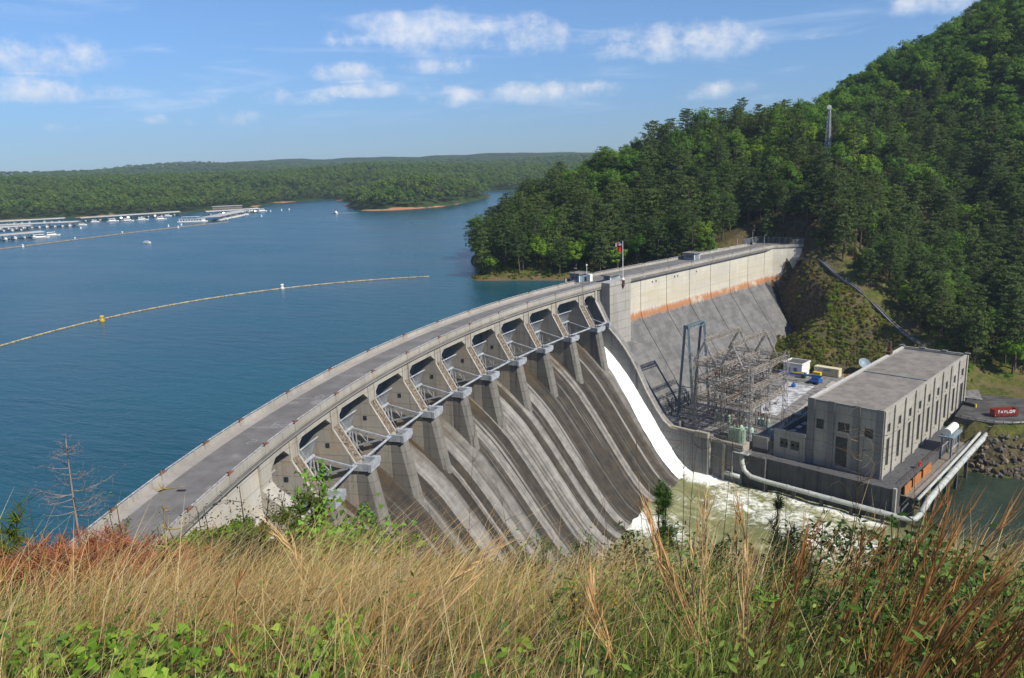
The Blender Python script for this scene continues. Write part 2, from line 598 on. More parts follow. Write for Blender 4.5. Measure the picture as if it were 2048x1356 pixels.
simple('green_paint', (0.35, 0.46, 0.34), 0.55, 0.4, var=0.10)
simple('mint_paint', (0.33, 0.52, 0.46), 0.5, 0.4, var=0.12)
simple('porcelain_brown', (0.10, 0.042, 0.025), 0.35, 0.5, var=0.2)
simple('porcelain_grey', (0.30, 0.31, 0.31), 0.35, 0.5, var=0.2)
simple('white_paint', (0.74, 0.74, 0.71), 0.6, 0.35, var=0.07)
simple('cream_paint', (0.62, 0.56, 0.38), 0.6, 0.3, var=0.08)
simple('blue_paint', (0.02, 0.115, 0.36), 0.45, 0.5, var=0.15)
simple('grey_blue_paint', (0.20, 0.28, 0.32), 0.5, 0.4, var=0.12)
simple('orange_paint', (0.62, 0.20, 0.04), 0.5, 0.4, var=0.12)
simple('yellow_paint', (0.60, 0.42, 0.04), 0.5, 0.4, var=0.12)
simple('green_dark_paint', (0.012, 0.09, 0.06), 0.5, 0.4, var=0.1)
simple('red_paint', (0.26, 0.035, 0.022), 0.6, 0.35, var=0.25, scale=1.2)
simple('red_sign', (0.62, 0.03, 0.02), 0.5, 0.4)
simple('black_rubber', (0.02, 0.02, 0.02), 0.8, 0.2)
simple('wood_panel', (0.42, 0.17, 0.06), 0.75, 0.25, var=0.18, scale=1.5)
simple('louvre', (0.11, 0.108, 0.095), 0.7, 0.3, var=0.2)
simple('slate_roof', (0.10, 0.10, 0.10), 0.8, 0.2, var=0.15)
simple('boat_white', (0.78, 0.78, 0.76), 0.35, 0.5, var=0.05)
simple('boat_glass', (0.03, 0.04, 0.05), 0.15, 0.5, var=0.05)
simple('dock_roof', (0.46, 0.45, 0.42), 0.6, 0.3, var=0.10, scale=0.05)
simple('dock_wood', (0.22, 0.19, 0.15), 0.85, 0.2, var=0.15)
simple('boom_float', (0.40, 0.33, 0.20), 0.7, 0.3, var=0.25, scale=0.8)
simple('chalk', (0.36, 0.36, 0.345), 0.95, 0.1, var=0.15, scale=3)
simple('pale_line', (0.33, 0.32, 0.30), 0.95, 0.1, var=0.15, scale=2)
simple('flag_red', (0.48, 0.03, 0.04), 0.9, 0.1)
simple('flag_white', (0.72, 0.70, 0.68), 0.9, 0.1)
simple('flag_blue', (0.03, 0.04, 0.16), 0.9, 0.1)
simple('rust_dark', (0.10, 0.055, 0.035), 0.85, 0.2, var=0.3, scale=2)
simple('fence_mesh', (0.34, 0.37, 0.39), 0.6, 0.4, var=0.1)
simple('bark', (0.12, 0.095, 0.075), 0.95, 0.1, var=0.25, scale=2)
simple('bark_pale', (0.30, 0.26, 0.23), 0.95, 0.1, var=0.2, scale=2)
simple('mast_steel', (0.46, 0.47, 0.48), 0.5, 0.4, var=0.12)

# window glass of the powerhouse: dull, its grey lifted to stand in for reflections in the panes
m_, n_ = new_mat('window_glass')
finish(n_, (0.11, 0.112, 0.10), 0.3, 0.5)
concrete('dam_pale_block', (0.48, 0.46, 0.41), (0.24, 0.22, 0.18), 0.45, 0.5, warm=(0.44, 0.38, 0.27))


def mat_white_water():
    m, n = new_mat('white_water')
    p = n.pos()
    nz = n.noise(n.mapping(p, (1.1, 1.5, 0.22)), 1.2, 6, 0.65)
    c = n.mix(n.ramp(nz, 0.3, 0.6), (0.66, 0.69, 0.69), (0.88, 0.89, 0.88))
    finish(n, c, 0.6, 0.3, bump=nz, bump_d=0.25)
mat_white_water()

simple('rib_litter', (0.20, 0.165, 0.125), 0.95, 0.1, var=0.35, scale=2.2)
# ------------------------------------------------------------------ land and water
def tps_fit(pts, lam=0.0):
    P = np.array(pts, float)
    X, z = P[:, :2], P[:, 2]
    n = len(X)
    sc_ = 100.0
    Xs = X / sc_
    r2 = ((Xs[:, None] - Xs[None]) ** 2).sum(-1)
    K = np.where(r2 > 0, r2 * np.log(np.maximum(r2, 1e-12)), 0) + lam * np.eye(n)
    A = np.zeros((n + 3, n + 3))
    A[:n, :n] = K
    A[:n, n] = 1
    A[:n, n + 1:] = Xs
    A[n, :n] = 1
    A[n + 1:, :n] = Xs.T
    w = np.linalg.solve(A, np.concatenate([z, np.zeros(3)]))

    def f(x, y):
        x, y = np.atleast_1d(np.asarray(x, float) / sc_), np.atleast_1d(np.asarray(y, float) / sc_)
        out = w[n] + w[n + 1] * x + w[n + 2] * y
        for i in range(n):
            q = (x - Xs[i, 0]) ** 2 + (y - Xs[i, 1]) ** 2
            out = out + w[i] * q * np.log(np.maximum(q, 1e-12))
        return out
    return f


def vnoise(x, y, scale, seed=0, octaves=3):
    """cheap smooth noise, -1..1"""
    r = np.random.default_rng(seed)
    out = 0.0
    amp, tot = 1.0, 0.0
    for o in range(octaves):
        for k in range(3):
            a = r.random() * 6.283
            ph = r.random(2) * 6.283
            f = (2 ** o) / scale * (0.7 + 0.6 * r.random())
            out = out + amp * np.sin(f * (x * math.cos(a) + y * math.sin(a)) + ph[0] + 1.3 * np.sin(f * .6 * (y * math.cos(a) - x * math.sin(a)) + ph[1]))
        tot += 3 * amp
        amp *= 0.55
    return out / tot * 1.6


# hill beyond the far end of the dam, with its wooded point reaching into the lake
HILL = [(198, 430, 151), (163, 436, 132), (139, 438, 118), (112, 440, 106), (70, 400, 79), (49, 384, 64), (28, 357, 57), (-7, 321, 55), (-46, 290, 42),
        (-73, 270, 26), (-88, 254, 18), (-99, 238, 11), (67, 265, 50), (65, 191, 12), (82, 180, -1), (99, 165, -14), (112, 151, -21), (38, 186, 12.0),
        (29, 187, 11.5), (67, 145, -29), (85, 150, -29), (130, 137, -31), (140, 136, -31), (125, 163, -22), (134, 177, -20), (73, 162, -13), (84, 162, -14),
        (67.5, 183, 0), (60, 178, -9), (57, 172, -18), (57, 164, -25), (93, 154, -22), (135, 318, 40), (131, 238, -3), (100, 310, 40), (101, 230, 2), (86, 360, 66), (32, 256, 28), (-3, 240, 28), (-33, 211, 12),
        (-52, 193, 6), (18, 198, 10), (147, 226, -4), (155, 316, 50), (172, 221, -4), (-76, 153, -.6), (-62, 155, -.6), (-48, 158, -.6), (-37, 160, -.6), (-26, 162, -.6),
        (-70, 163, 2.4), (-50, 168, 3), (-30, 172, 3), (-8, 168, 0.5), (8, 172, 4), (20, 180, 9), (-84, 168, -.8), (-99, 196, -1), (-115, 226, -1), (-126, 262, -1),
        (-122, 320, -2), (-95, 360, -2), (-40, 400, 3), (10, 450, 25), (60, 520, 55), (120, 600, 100), (210, 600, 150), (300, 520, 150), (280, 400, 120), (260, 300, 50),
        (240, 220, 0), (200, 160, -28), (300, 160, -25), (300, 230, 10), (-90, 120, -14), (-50, 125, -12), (-10, 130, -12), (-150, 200, -14), (-160, 300, -14),
        (-150, 380, -12), (60, 222, 28), (45, 205, 18), (110, 190, -10), (118, 134, -30.5), (120, 112, -30.5), (140, 112, -31), (160, 135, -31), (160, 112, -32),
        (126, 100, -35), (140, 101, -36), (120, 94, -43.6), (134, 93.5, -43.8), (160, 98, -43.8), (126, 80, -47), (150, 78, -48), (200, 110, -44), (240, 120, -47), (300, 110, -45)]
hill_raw = tps_fit(HILL, 0.0005)


def hill_z(x, y):
    x, y = np.atleast_1d(np.asarray(x, float)), np.atleast_1d(np.asarray(y, float))
    z = hill_raw(x, y)
    # level yard below the dam: keep the natural ground beneath it
    dx, dy = x - Q0.x, y - Q0.y
    t_, n_ = dx * TQ.x + dy * TQ.y, dx * NQ.x + dy * NQ.y
    yard = (n_ > -4) & (n_ < 91) & (t_ < 66 + 0.10 * np.maximum(n_ - 30, 0)) & (t_ > -40)
    yard |= (n_ > 90) & (n_ < 97) & (t_ < 36) & (t_ > -40)
    z = np.where(yard, np.minimum(z, -34.0), z)
    dammask = (n_ > -14) & (n_ <= 0) & (t_ < 100)
    z = np.where(dammask, np.minimum(z, -12.0), z)
    wing = (n_ > -18) & (n_ < 9.3) & (t_ > 97) & (t_ < 122)
    z = np.where(wing, np.minimum(z, 11.2), z)
    wn = np.interp(t_, [88, 99.6, 104.5, 109.5, 113.5], [-1, -1, .3, 4.2, 9])
    dd = n_ - wn - np.interp(t_, [88, 99, 104], [18, 13, 0])
    cap = np.interp(t_, [88, 99, 104, 109, 114], [-30, -23, -13, -3, 8]) + 1.5 * np.maximum(0, dd - 2.0)
    z = np.where((t_ > 86) & (t_ < 113.5) & (n_ > wn) & (n_ < 40), np.minimum(z, cap), z)
    road = (n_ >= 86) & (n_ < 200) & (z > -33.5) & (z < -28.5) & (t_ > 44) & (t_ < 84)
    z = np.where(road, -30.6, z)
    bluff = np.clip((n_ - 6) / 10, 0, 1) * np.clip((82 - n_) / 12, 0, 1) * np.clip((t_ - 58) / 8, 0, 1) * np.clip((118 - t_) / 12, 0, 1)
    rough = 1.0 + 1.6 * bluff
    lim = np.where(wing, 0, 1) * np.clip((np.abs(z + 30.6) - 0.3) / 3.0, 0, 1) * np.clip((np.abs(z) - .4) / 3, 0.15, 1)
    return z + rough * lim * (vnoise(x, y, 9, 5, 3) * 0.9 + vnoise(x, y, 2.6, 8, 2) * 0.35)


def grid_mesh(name, fx, xs, ys, m, smooth=True):
    X, Y = np.meshgrid(xs, ys)
    Z = fx(X.ravel(), Y.ravel())
    v = np.stack([X.ravel(), Y.ravel(), Z], 1)
    nx, ny = len(xs), len(ys)
    i = np.arange(nx * ny).reshape(ny, nx)
    q = np.stack([i[:-1, :-1].ravel(), i[:-1, 1:].ravel(), i[1:, 1:].ravel(), i[1:, :-1].ravel()], 1)
    return np_mesh(name, v, q, m, smooth)


def mat_ground():
    m, n = new_mat('hill_ground')
    p = n.pos()
    sep = n.n('ShaderNodeSeparateXYZ', ins={0: p})
    geo = n.n('ShaderNodeNewGeometry')
    nrm = n.n('ShaderNodeSeparateXYZ', ins={0: geo.outputs['Normal']})
    a = n.noise(p, 0.12, 6, 0.65)
    b = n.noise(p, 0.55, 6, 0.7)
    gr = n.mix(n.ramp(b, 0.35, 0.65), (0.055, 0.082, 0.015), (0.145, 0.145, 0.038))
    gr = n.mix(n.ramp(a, 0.45, 0.62), gr, (0.17, 0.135, 0.065))
    rock = n.mix(n.ramp(n.noise(p, 0.9, 6, 0.7), 0.35, 0.65), (0.040, 0.036, 0.024), (0.155, 0.125, 0.070))  # brown-olive rock, also darkened to stand in for tree shade beside the dam
    steep = n.ramp(n.math('ADD', nrm.outputs[2], n.math('MULTIPLY', n.math('SUBTRACT', b, 0.5), 0.85)), 0.80, 0.62)
    c = n.mix(steep, gr, rock)
    # leaf litter under the wood
    lit = n.ramp(n.noise(p, 0.05, 3, 0.5), 0.35, 0.6)
    hi = n.ramp(sep.outputs[2], 5.0, 16.0)
    c = n.mix(n.math('MULTIPLY', hi, 0.75), c, n.mix(n.ramp(b, 0.3, 0.7), (0.045, 0.035, 0.02), (0.12, 0.085, 0.05)))
    # bare red clay at the waterline
    clay = n.math('MULTIPLY', n.ramp(sep.outputs[2], 1.5, 0.6), n.ramp(sep.outputs[2], -2.0, -1.0))
    clay = n.math('MULTIPLY', clay, n.math('LESS_THAN', sep.outputs[0], 22.0))
    c = n.mix(n.math('MULTIPLY', clay, n.ramp(a, 0.3, 0.5, 0.15, 0.65)), c, (0.19, 0.115, 0.07))
    finish(n, c, 0.95, 0.1, bump=n.math('ADD', b, n.noise(p, 2.2, 5, 0.7)), bump_d=0.5)
mat_ground()


def mat_far_ground():
    m, n = new_mat('far_ground')
    p = n.pos()
    sep = n.n('ShaderNodeSeparateXYZ', ins={0: p})
    b = n.noise(p, 0.03, 6, 0.65)
    c = n.mix(n.ramp(b, 0.35, 0.65), (0.022, 0.04, 0.014), (0.045, 0.07, 0.022))
    clay = n.ramp(n.math('ADD', sep.outputs[2], n.math('MULTIPLY', n.math('SUBTRACT', n.noise(p, 0.012, 4, 0.6), 0.46), 14.0)), 1.0, 0.0)
    c = n.mix(clay, c, n.mix(b, (0.36, 0.15, 0.07), (0.42, 0.24, 0.13)))
    finish(n, c, 0.95, 0.1)
mat_far_ground()


def mat_lake():
    m, n = new_mat('lake_water')
    p = n.pos()
    rp = n.mapping(p, (0.55, 1.7, 1), rot=(0, 0, 0.55))
    w1 = n.noise(rp, 0.16, 3, 0.5, 0.4)
    w2 = n.noise(rp, 0.62, 4, 0.6, 0.3)
    big = n.noise(n.mapping(p, (0.5, 1.6, 1), rot=(0, 0, 0.9)), 0.012, 4, 0.6)
    h = n.math('ADD', n.math('MULTIPLY', w1, 0.75), n.math('MULTIPLY', w2, 0.34))
    c = n.mix(n.ramp(big, 0.3, 0.7), (0.006, 0.050, 0.066), (0.012, 0.076, 0.100))
    b = finish(n, c, n.ramp(big, 0.25, 0.75, 0.16, 0.30), 0.5, bump=h, bump_d=0.85, bump_s=0.62)
    b.inputs['IOR'].default_value = 1.33
mat_lake()


def mat_river():
    m, n = new_mat('river_water')
    p = n.pos()
    fo = n.attr('foam', 1)
    sep = n.n('ShaderNodeSeparateXYZ', ins={0: fo})
    f, calm = sep.outputs[0], sep.outputs[1]
    sw = n.noise(p, 0.09, 5, 0.62, 1.8)
    fi = n.noise(n.mapping(p, (1, 1, 1)), 0.26, 5, 0.62, 2.8)
    lac = n.n('ShaderNodeTexVoronoi', feature='DISTANCE_TO_EDGE')
    n.set(lac.inputs['Vector'], n.vmath('ADD', p, n.vmath('SCALE', n.n('ShaderNodeTexNoise', ins={'Vector': p, 'Scale': 0.22, 'Detail': 4.0}).outputs[1])))
    lac.inputs['Scale'].default_value = 0.34
    lace = n.ramp(lac.outputs[0], 0.20, 0.02)
    turb = n.mix(n.ramp(sw, 0.3, 0.7), (0.16, 0.17, 0.065), (0.30, 0.30, 0.145))
    deep = n.mix(n.ramp(sw, 0.3, 0.7), (0.020, 0.034, 0.022), (0.032, 0.050, 0.030))
    c = n.mix(calm, turb, deep)
    k = n.math('ADD', f, n.math('MULTIPLY', n.math('SUBTRACT', fi, 0.5), 1.5))
    k = n.math('ADD', k, n.math('MULTIPLY', n.math('SUBTRACT', sw, 0.5), 1.1))
    k = n.math('ADD', k, n.math('MULTIPLY', lace, 0.10))
    k = n.math('MULTIPLY', n.ramp(k, 0.36, 0.95), n.math('SUBTRACT', 1.0, calm))
    c = n.mix(k, c, (0.80, 0.81, 0.74))
    finish(n, c, n.ramp(k, 0, 1, 0.14, 0.6), 0.5, bump=n.math('ADD', n.noise(p, 0.5, 5, 0.65, 1.0), n.math('MULTIPLY', k, 0.4)), bump_d=0.4, bump_s=0.7)
mat_river()

# lake: a sheet ending inside the dam body
bnd = [D(s, -7.5, 0.0) for s in np.linspace(-122, 93, 60)] + [Yd(5, -9, 0), Yd(60, -9, 0), Yd(100, -9, 0)]
ring = [(p.x, p.y, 0.0) for p in bnd] + [(200, 420, 0), (900, 1500, 0), (2600, 6500, 0), (-6500, 6500, 0), (-6500, -2500, 0), (-700, -2500, 0), (-60, -330, 0), (10, -170, 0)]
mb = MB()
mb.add(ring, [tuple(range(len(ring)))])
lake = mb.build('lake_water', mat('lake_water'), fix=False)
if lake.data.polygons[0].normal.z < 0:
    lake.data.flip_normals()
tag(lake, 'broad blue reservoir lake rippled by wind', 'lake', kind='structure')

# tailwater below the spillway
RZ = -43.0


def river_field(t_, n_):
    d0 = np.hypot(t_ + 18, (n_ - 40) * 0.8)
    rough = np.exp(-(d0 / 46) ** 2)
    calm = np.clip((n_ - 88) / 9, 0, 1) * np.clip((t_ + 22) / 12, 0, 1)
    calm = np.maximum(calm, np.clip((n_ - 150) / 30, 0, 1))
    # thrown-up roller where the sheet lands, and a standing wave train down the left
    core = np.exp(-(((t_ + 19) / 4.2) ** 2 + ((n_ - 38) / 8.5) ** 2))
    edge = np.exp(-(((t_ + 15.5) / 2.6) ** 2)) * (n_ > 40) * (n_ < 92) * 0.55
    mid = 0.34 * np.exp(-(((t_ + 27) / 11) ** 2 + ((n_ - 62) / 26) ** 2))
    low = 0.62 * np.exp(-(((t_ + 36) / 12) ** 2 + ((n_ - 88) / 17) ** 2))
    toe = 0.85 * np.exp(-(((t_ + 54) / 6) ** 2 + ((n_ - 40) / 14) ** 2))
    gap = -0.45 * np.exp(-(((t_ + 27) / 6) ** 2 + ((n_ - 41) / 6.5) ** 2))
    foam = 0.17 + 1.0 * core + .6 * edge + 1.25 * mid + .6 * low + toe + gap
    return rough, np.clip(calm, 0, 1), foam


ts_, ns_ = np.arange(-150, 60, 0.9), np.concatenate([np.arange(26, 130, 0.9), np.arange(130, 520, 6)])
Tm, Nm = np.meshgrid(ts_, ns_)
Tm, Nm = Tm.ravel(), Nm.ravel()
rough, calm, foam = river_field(Tm, Nm)
h = (vnoise(Tm, Nm, 4.2, 21, 3) * 0.55 + vnoise(Tm, Nm, 1.3, 22, 2) * 0.22) * (0.12 + rough) * (1 - 0.85 * calm)
h = h + 1.2 * np.exp(-(((Tm + 19) / 3.4) ** 2 + ((Nm - 37) / 5) ** 2))
X = Q0.x + TQ.x * Tm + NQ.x * Nm
Y = Q0.y + TQ.y * Tm + NQ.y * Nm
idx = np.arange(len(Tm)).reshape(len(ns_), len(ts_))
q = np.stack([idx[:-1, :-1].ravel(), idx[:-1, 1:].ravel(), idx[1:, 1:].ravel(), idx[1:, :-1].ravel()], 1)
me = np_mesh('river_water', np.stack([X, Y, RZ + h], 1), q[:, ::-1], mat('river_water'), True)
attr_vec(me, 'foam', np.stack([foam, calm, 0 * calm], 1))
if me.polygons[0].normal.z < 0:
    me.flip_normals()
river = tag(link('river_water', me), 'churning green tailwater with white foam below the spillway', 'river', kind='structure')

# hillside
me = grid_mesh('wooded_hillside', hill_z, np.arange(-170, 330, 2.6), np.arange(76, 640, 2.6), mat('hill_ground'))
hill = tag(link('wooded_hillside', me), 'steep hillside rising beyond the far end of the dam', 'hill', kind='structure')

# near hillside under the photographer
UF = Vector((_f.x, _f.y, 0)).normalized()
VF = Vector((UF.y, -UF.x, 0))
NEAR = [(0, 0, 50.25), (0, 14, 50.3), (0, -14, 50.4), (5, 0, 48.5), (5, 12, 48.5), (5, -12, 48.7), (12, 0, 44.3), (12, 14, 44.2), (12, -14, 44.6), (20, 0, 38.3), (20, 18, 37.6), (20, -18, 39.6),
        (32, 0, 29), (32, 30, 27), (32, -24, 31.5), (50, 0, 14), (50, 40, 8), (50, -34, 22), (70, -40, 15.5), (85, -44, 10.5), (92, -50, 8.5), (100, -56, 9), (70, -62, 10), (80, -76, 1), (95, -72, 1), (60, -90, 2),
        (112, -62, -4), (70, 0, -8), (70, 40, -20), (90, -22, 1.0), (95, -34, 5.5), (90, 0, -26), (90, 40, -38), (110, -10, -38), (120, 20, -48), (120, 70, -50), (100, 90, -46), (70, 90, -34), (40, 80, 0), (20, 70, 30),
        (-20, 0, 57), (-20, 50, 58), (-20, -50, 56), (-60, 0, 72), (-60, 70, 72), (-60, -70, 66), (0, 50, 48), (0, -50, 45), (20, -60, 26), (40, -100, 2), (20, -130, -2), (90, -100, -7), (120, -100, -10), (130, -60, -14),
        (0, 110, 42), (40, 130, 6), (70, 140, -35), (-120, 0, 85), (-100, 100, 80), (-100, -120, 50), (-40, -160, 6), (110, 150, -50)]
near_raw = tps_fit([(CAM.x + UF.x * u + VF.x * v, CAM.y + UF.y * u + VF.y * v, z) for u, v, z in NEAR], 0.0003)


def near_z(x, y):
    return near_raw(x, y) + vnoise(np.asarray(x, float), np.asarray(y, float), 3.0, 31, 3) * 0.10


def uv_grid(us, vs):
    U, V = np.meshgrid(us, vs)
    x = CAM.x + UF.x * U + VF.x * V
    y = CAM.y + UF.y * U + VF.y * V
    return x, y


us = np.concatenate([np.arange(-120, -6, 4.0), np.arange(-6, 26, 0.5), np.arange(26, 136, 2.0)])
vs_ = np.concatenate([np.arange(-170, -24, 4.0), np.arange(-24, 24, 0.5), np.arange(24, 160, 4.0)])
x, y = uv_grid(us, vs_)
Z = near_z(x.ravel(), y.ravel())
# keep the ground off the roadway and the chute
rr = R0 - np.hypot(x.ravel() - R0, y.ravel())
ss = np.arctan2(y.ravel(), R0 - x.ravel()) * R0
on_deck = (rr > -11) & (rr < 1.0) & (ss > -116)
Z = np.where(on_deck, np.minimum(Z, 11.4 - np.clip((ss + 108) * .35, 0, 14)), Z)
on_chute = (rr >= 1.0) & (rr < 36) & (ss > -79)
Z = np.where(on_chute, np.minimum(Z, -50.0), Z)
lakeside = (rr <= -11) & (ss > -110)
Z = np.where(lakeside, np.minimum(Z, -1.0 - 0.2 * (ss + 110)), Z)
idx = np.arange(x.size).reshape(x.shape)
q = np.stack([idx[:-1, :-1].ravel(), idx[:-1, 1:].ravel(), idx[1:, 1:].ravel(), idx[1:, :-1].ravel()], 1)


def mat_near_ground():
    m, n = new_mat('near_ground')
    p = n.pos()
    b = n.noise(p, 1.4, 6, 0.7)
    c = n.mix(n.ramp(b, 0.35, 0.65), (0.055, 0.048, 0.022), (0.17, 0.13, 0.07))
    c = n.mix(n.ramp(n.noise(p, 0.5, 4, 0.6), 0.48, 0.6), c, (0.05, 0.075, 0.018))
    finish(n, c, 0.95, 0.1, bump=n.noise(p, 9, 5, 0.7), bump_d=0.06)
mat_near_ground()
me = np_mesh('near_hillside', np.stack([x.ravel(), y.ravel(), Z], 1), q, mat('near_ground'), True)
if np.mean([p.normal.z for p in me.polygons[:50]]) < 0:
    me.flip_normals()
tag(link('near_hillside', me), 'grassy hillside dropping away in the foreground', 'hillside', kind='structure')

# far shore of the lake
FAR = [(-1485, 604, 42), (-1427, 713, 37), (-1380, 790, 36), (-1310, 890, 37), (-1215, 1007, 40), (-1086, 1137, 33), (-1019, 1195, 36), (-936, 1258, 39), (-849, 1317, 30), (-756, 1372, 21), (-660, 1422, 19),
       (-529, 1477, 19), (-355, 1533, 13), (-2248, 979, 34), (-2092, 1255, 30), (-1848, 1574, 30), (-1557, 1852, 30), (-1305, 2034, 30), (-1023, 2190, 40), (-830, 2272, 42), (-571, 2355, 38), (-200, 2400, 46), (200, 2200, 50),
       (-1300, 430, 3), (-1006, 530, .2), (-914, 566, .2), (-855, 617, .2), (-780, 648, .2), (-798, 721, .2), (-750, 756, .2), (-761, 772, .2), (-808, 886, .2), (-787, 955, .2), (-772, 962, .2), (-706, 905, .2), (-557, 727, .2),
       (-540, 712, .2), (-456, 655, .2), (-427, 688, .2), (-422, 790, .2), (-438, 884, .2), (-485, 775, 22), (-470, 720, 15), (-540, 800, 15), (-520, 900, 14), (-600, 900, 10), (-640, 1000, 16), (-640, 860, 2), (-560, 1040, 8), (-582, 1180, .2), (-541, 1196, .2), (-480, 1215, .2), (-300, 1250, .2),
       (-100, 1300, .2), (150, 1300, 1), (-500, 1100, -5), (-300, 1150, -14), (-640, 1130, 4), (-1150, 700, 26), (-1000, 800, 24), (-950, 950, 28), (-900, 1080, 28), (-780, 1150, 24), (-700, 1240, 18), (-400, 1380, 16),
       (-900, 480, -14), (-700, 500, -20), (-600, 600, -20), (-380, 600, -20), (-350, 800, -20), (-380, 950, -18), (-700, 800, -9), (-1300, 300, -16), (-2200, 500, 20), (-900, 700, 9), (-870, 800, 10), (-2900, 1500, 60), (-2400, 2300, 60), (-1500, 2900, 70), (-400, 3200, 70), (600, 2800, 70)]
far_raw = tps_fit(FAR, 0.0005)


def far_z(x, y):
    z = far_raw(x, y)
    x, y = np.asarray(x, float), np.asarray(y, float)
    return z + np.clip(z / 22, 0, 1) * (vnoise(x, y, 60, 41, 3) * 4.5 + vnoise(x, y, 190, 43, 2) * 8.0)


me = grid_mesh('far_hills', far_z, np.arange(-3000, 700, 22), np.arange(280, 3300, 22), mat('far_ground'))
tag(link('far_hills', me), 'low wooded hills along the far shore of the lake', 'hills', kind='structure')
# ------------------------------------------------------------------ the dam
dam = thing('concrete_dam', D(0, 0, -43), 'long curved grey concrete gravity dam with gated spillway, roadway on its crest', 'dam')
PIER = [(i - 5.5) * 15.24 for i in range(1, 11)]
HW = 1.52
S_L, S_R = -76.2, 76.2
CH = [(-6.2, -2.1), (-4.6, -2.2), (-3.2, -2.9), (-1.0, -4.3), (1.85, -6.5), (4.0, -8.2), (6.0, -10.0), (8.4, -12.3), (10.7, -14.8), (14.8, -20.1),
      (18.9, -25.8), (22.6, -31.0), (26.1, -35.7), (28.6, -38.7), (30.8, -40.9), (32.8, -42.3), (34.2, -42.9)]
CHD = [0.0]
for (a, b) in zip(CH[:-1], CH[1:]):
    CHD.append(CHD[-1] + math.hypot(b[0] - a[0], b[1] - a[1]))


def chute_bay(s0, s1):
    ring = [(-6.9, -48.0), (-6.9, -2.6)] + CH + [(34.4, -48.0)]
    dist = [0, 0] + CHD + [CHD[-1]]
    k = max(2, int((s1 - s0) / 2.5))
    mb = MB()
    mb.profile(ring, s0, s1, (s1 - s0) / k + 1e-6)
    sv = []
    for i in range(k + 1):
        s = s0 + (s1 - s0) * i / k
        sv += [(s, d, 0) for d in dist]
    me = mb.mesh('spillway_bay', mat('chute'))
    attr_vec(me, 'sv', sv[:len(mb.v)])
    for p in me.polygons:
        p.use_smooth = len(p.vertices) == 4 and abs(p.normal.z) > 0.1
    return link('spillway_bay', me, dam)


edges = [S_L] + PIER + [S_R]
for a, b in zip(edges[:-1], edges[1:]):
    chute_bay(a, b)

# piers, each with its rounded nose, raised kerbs on the stepped rib and a steel trunnion bracket
for i, s in enumerate(PIER):
    mb = MB()
    mb.profile([(-11.5, -10.0), (-11.5, 11.28), (-0.62, 11.28), (-0.62, 7.35), (3.25, 0.95), (3.45, -0.35), (5.0, -0.35), (6.2, -11.0), (2.0, -12.0)], s - HW, s + HW, 9)
    pier = mb.build('pier', mat('conc_pier'), dam)
    nose = MB()

    def sec(o0, fr, z):
        return [D(s + a, o, z) for o, a in ((o0, -1.56), (fr - 1.0, -1.56), (fr - 0.25, -1.05), (fr, -0.35), (fr, 0.35), (fr - 0.25, 1.05), (fr - 1.0, 1.56), (o0, 1.56))]
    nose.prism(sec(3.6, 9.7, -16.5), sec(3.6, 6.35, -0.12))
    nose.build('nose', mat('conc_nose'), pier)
    rib = MB()
    for sg in (-1, 1):
        m0, m1 = s + sg * 1.53, s + sg * 1.10
        pth = [(-0.62, 10.6), (-0.62, 7.35), (3.25, 0.95)]
        out = [(-0.36, 10.6), (-0.36, 7.42), (3.48, 1.05)]
        for k in range(2):
            rib.hexa([D(m0, *pth[k + 1]), D(m1, *pth[k + 1]), D(m1, *out[k + 1]), D(m0, *out[k + 1]), D(m0, *pth[k]), D(m1, *pth[k]), D(m1, *out[k]), D(m0, *out[k])])
    rib.build('kerb', mat('conc_pale'), pier)
    # litter caught on the sloping rib
    st = MB()
    rr_ = random.Random(i)
    st.hexa([D(s - 1.07, -.62, 7.30), D(s + 1.07, -.62, 7.30), D(s + 1.07, -.50, 7.42), D(s - 1.07, -.50, 7.42)][::1] + [D(s - 1.07, 3.22, .98), D(s + 1.07, 3.22, .98), D(s + 1.07, 3.34, 1.08), D(s - 1.07, 3.34, 1.08)])
    for k in range(34):
        f = rr_.random()
        o, z, q_ = -0.55 + 3.85 * f, 7.42 - 6.4 * f, rr_.uniform(-.95, .95)
        w_ = rr_.uniform(.05, .2)
        st.box(lambda a, b, c: D(s + q_ + a, o + b, z + c), -w_, w_, -.1, .14, -.12, rr_.uniform(.02, .16))
    tag(st.build('rib_litter', mat('rib_litter'), pier), kind='stuff')
    # handrail along one side of the rib
    hr = MB()
    hr.beam(D(s + 1.35, -0.2, 8.3), D(s + 1.35, 3.5, 2.0), 0.07)
    for k in range(6):
        o, z = -0.45 + 3.8 * k / 5, 7.35 - 6.3 * k / 5
        hr.beam(D(s + 1.35, o, z), D(s + 1.35, o + .25, z + .98), 0.06)
    hr.build('handrail', mat('rail_steel'), pier)
    br = MB()
    for sg in (-1, 1):
        br.box(lambda a, o, z: D(s + a, o, z), sg * 1.75 - .2, sg * 1.75 + .2, 3.3, 6.0, -0.1, 1.25)
    br.box(lambda a, o, z: D(s + a, o, z), -2.0, 2.05, 6.0, 6.55, -0.25, 1.2)
    br.box(lambda a, o, z: D(s + a, o, z), -1.52, 1.52, 3.9, 5.98, -0.12, 0.08)
    br.box(lambda a, o, z: D(s + a, o, z), 1.6, 2.9, 5.0, 6.4, 0.0, 1.15)
    br.build('trunnion_bracket', mat('steel_gate'), pier)
    # soffit of the pier head carries a small access panel on the sunny side
    if i < 7:
        pn = MB()
        pn.box(lambda a, o, z: D(s + a, o, z), -1.60, -1.50, -1.9, -1.2, 3.9, 4.7)
        pn.build('access_panel', mat('steel_dark'), pier)

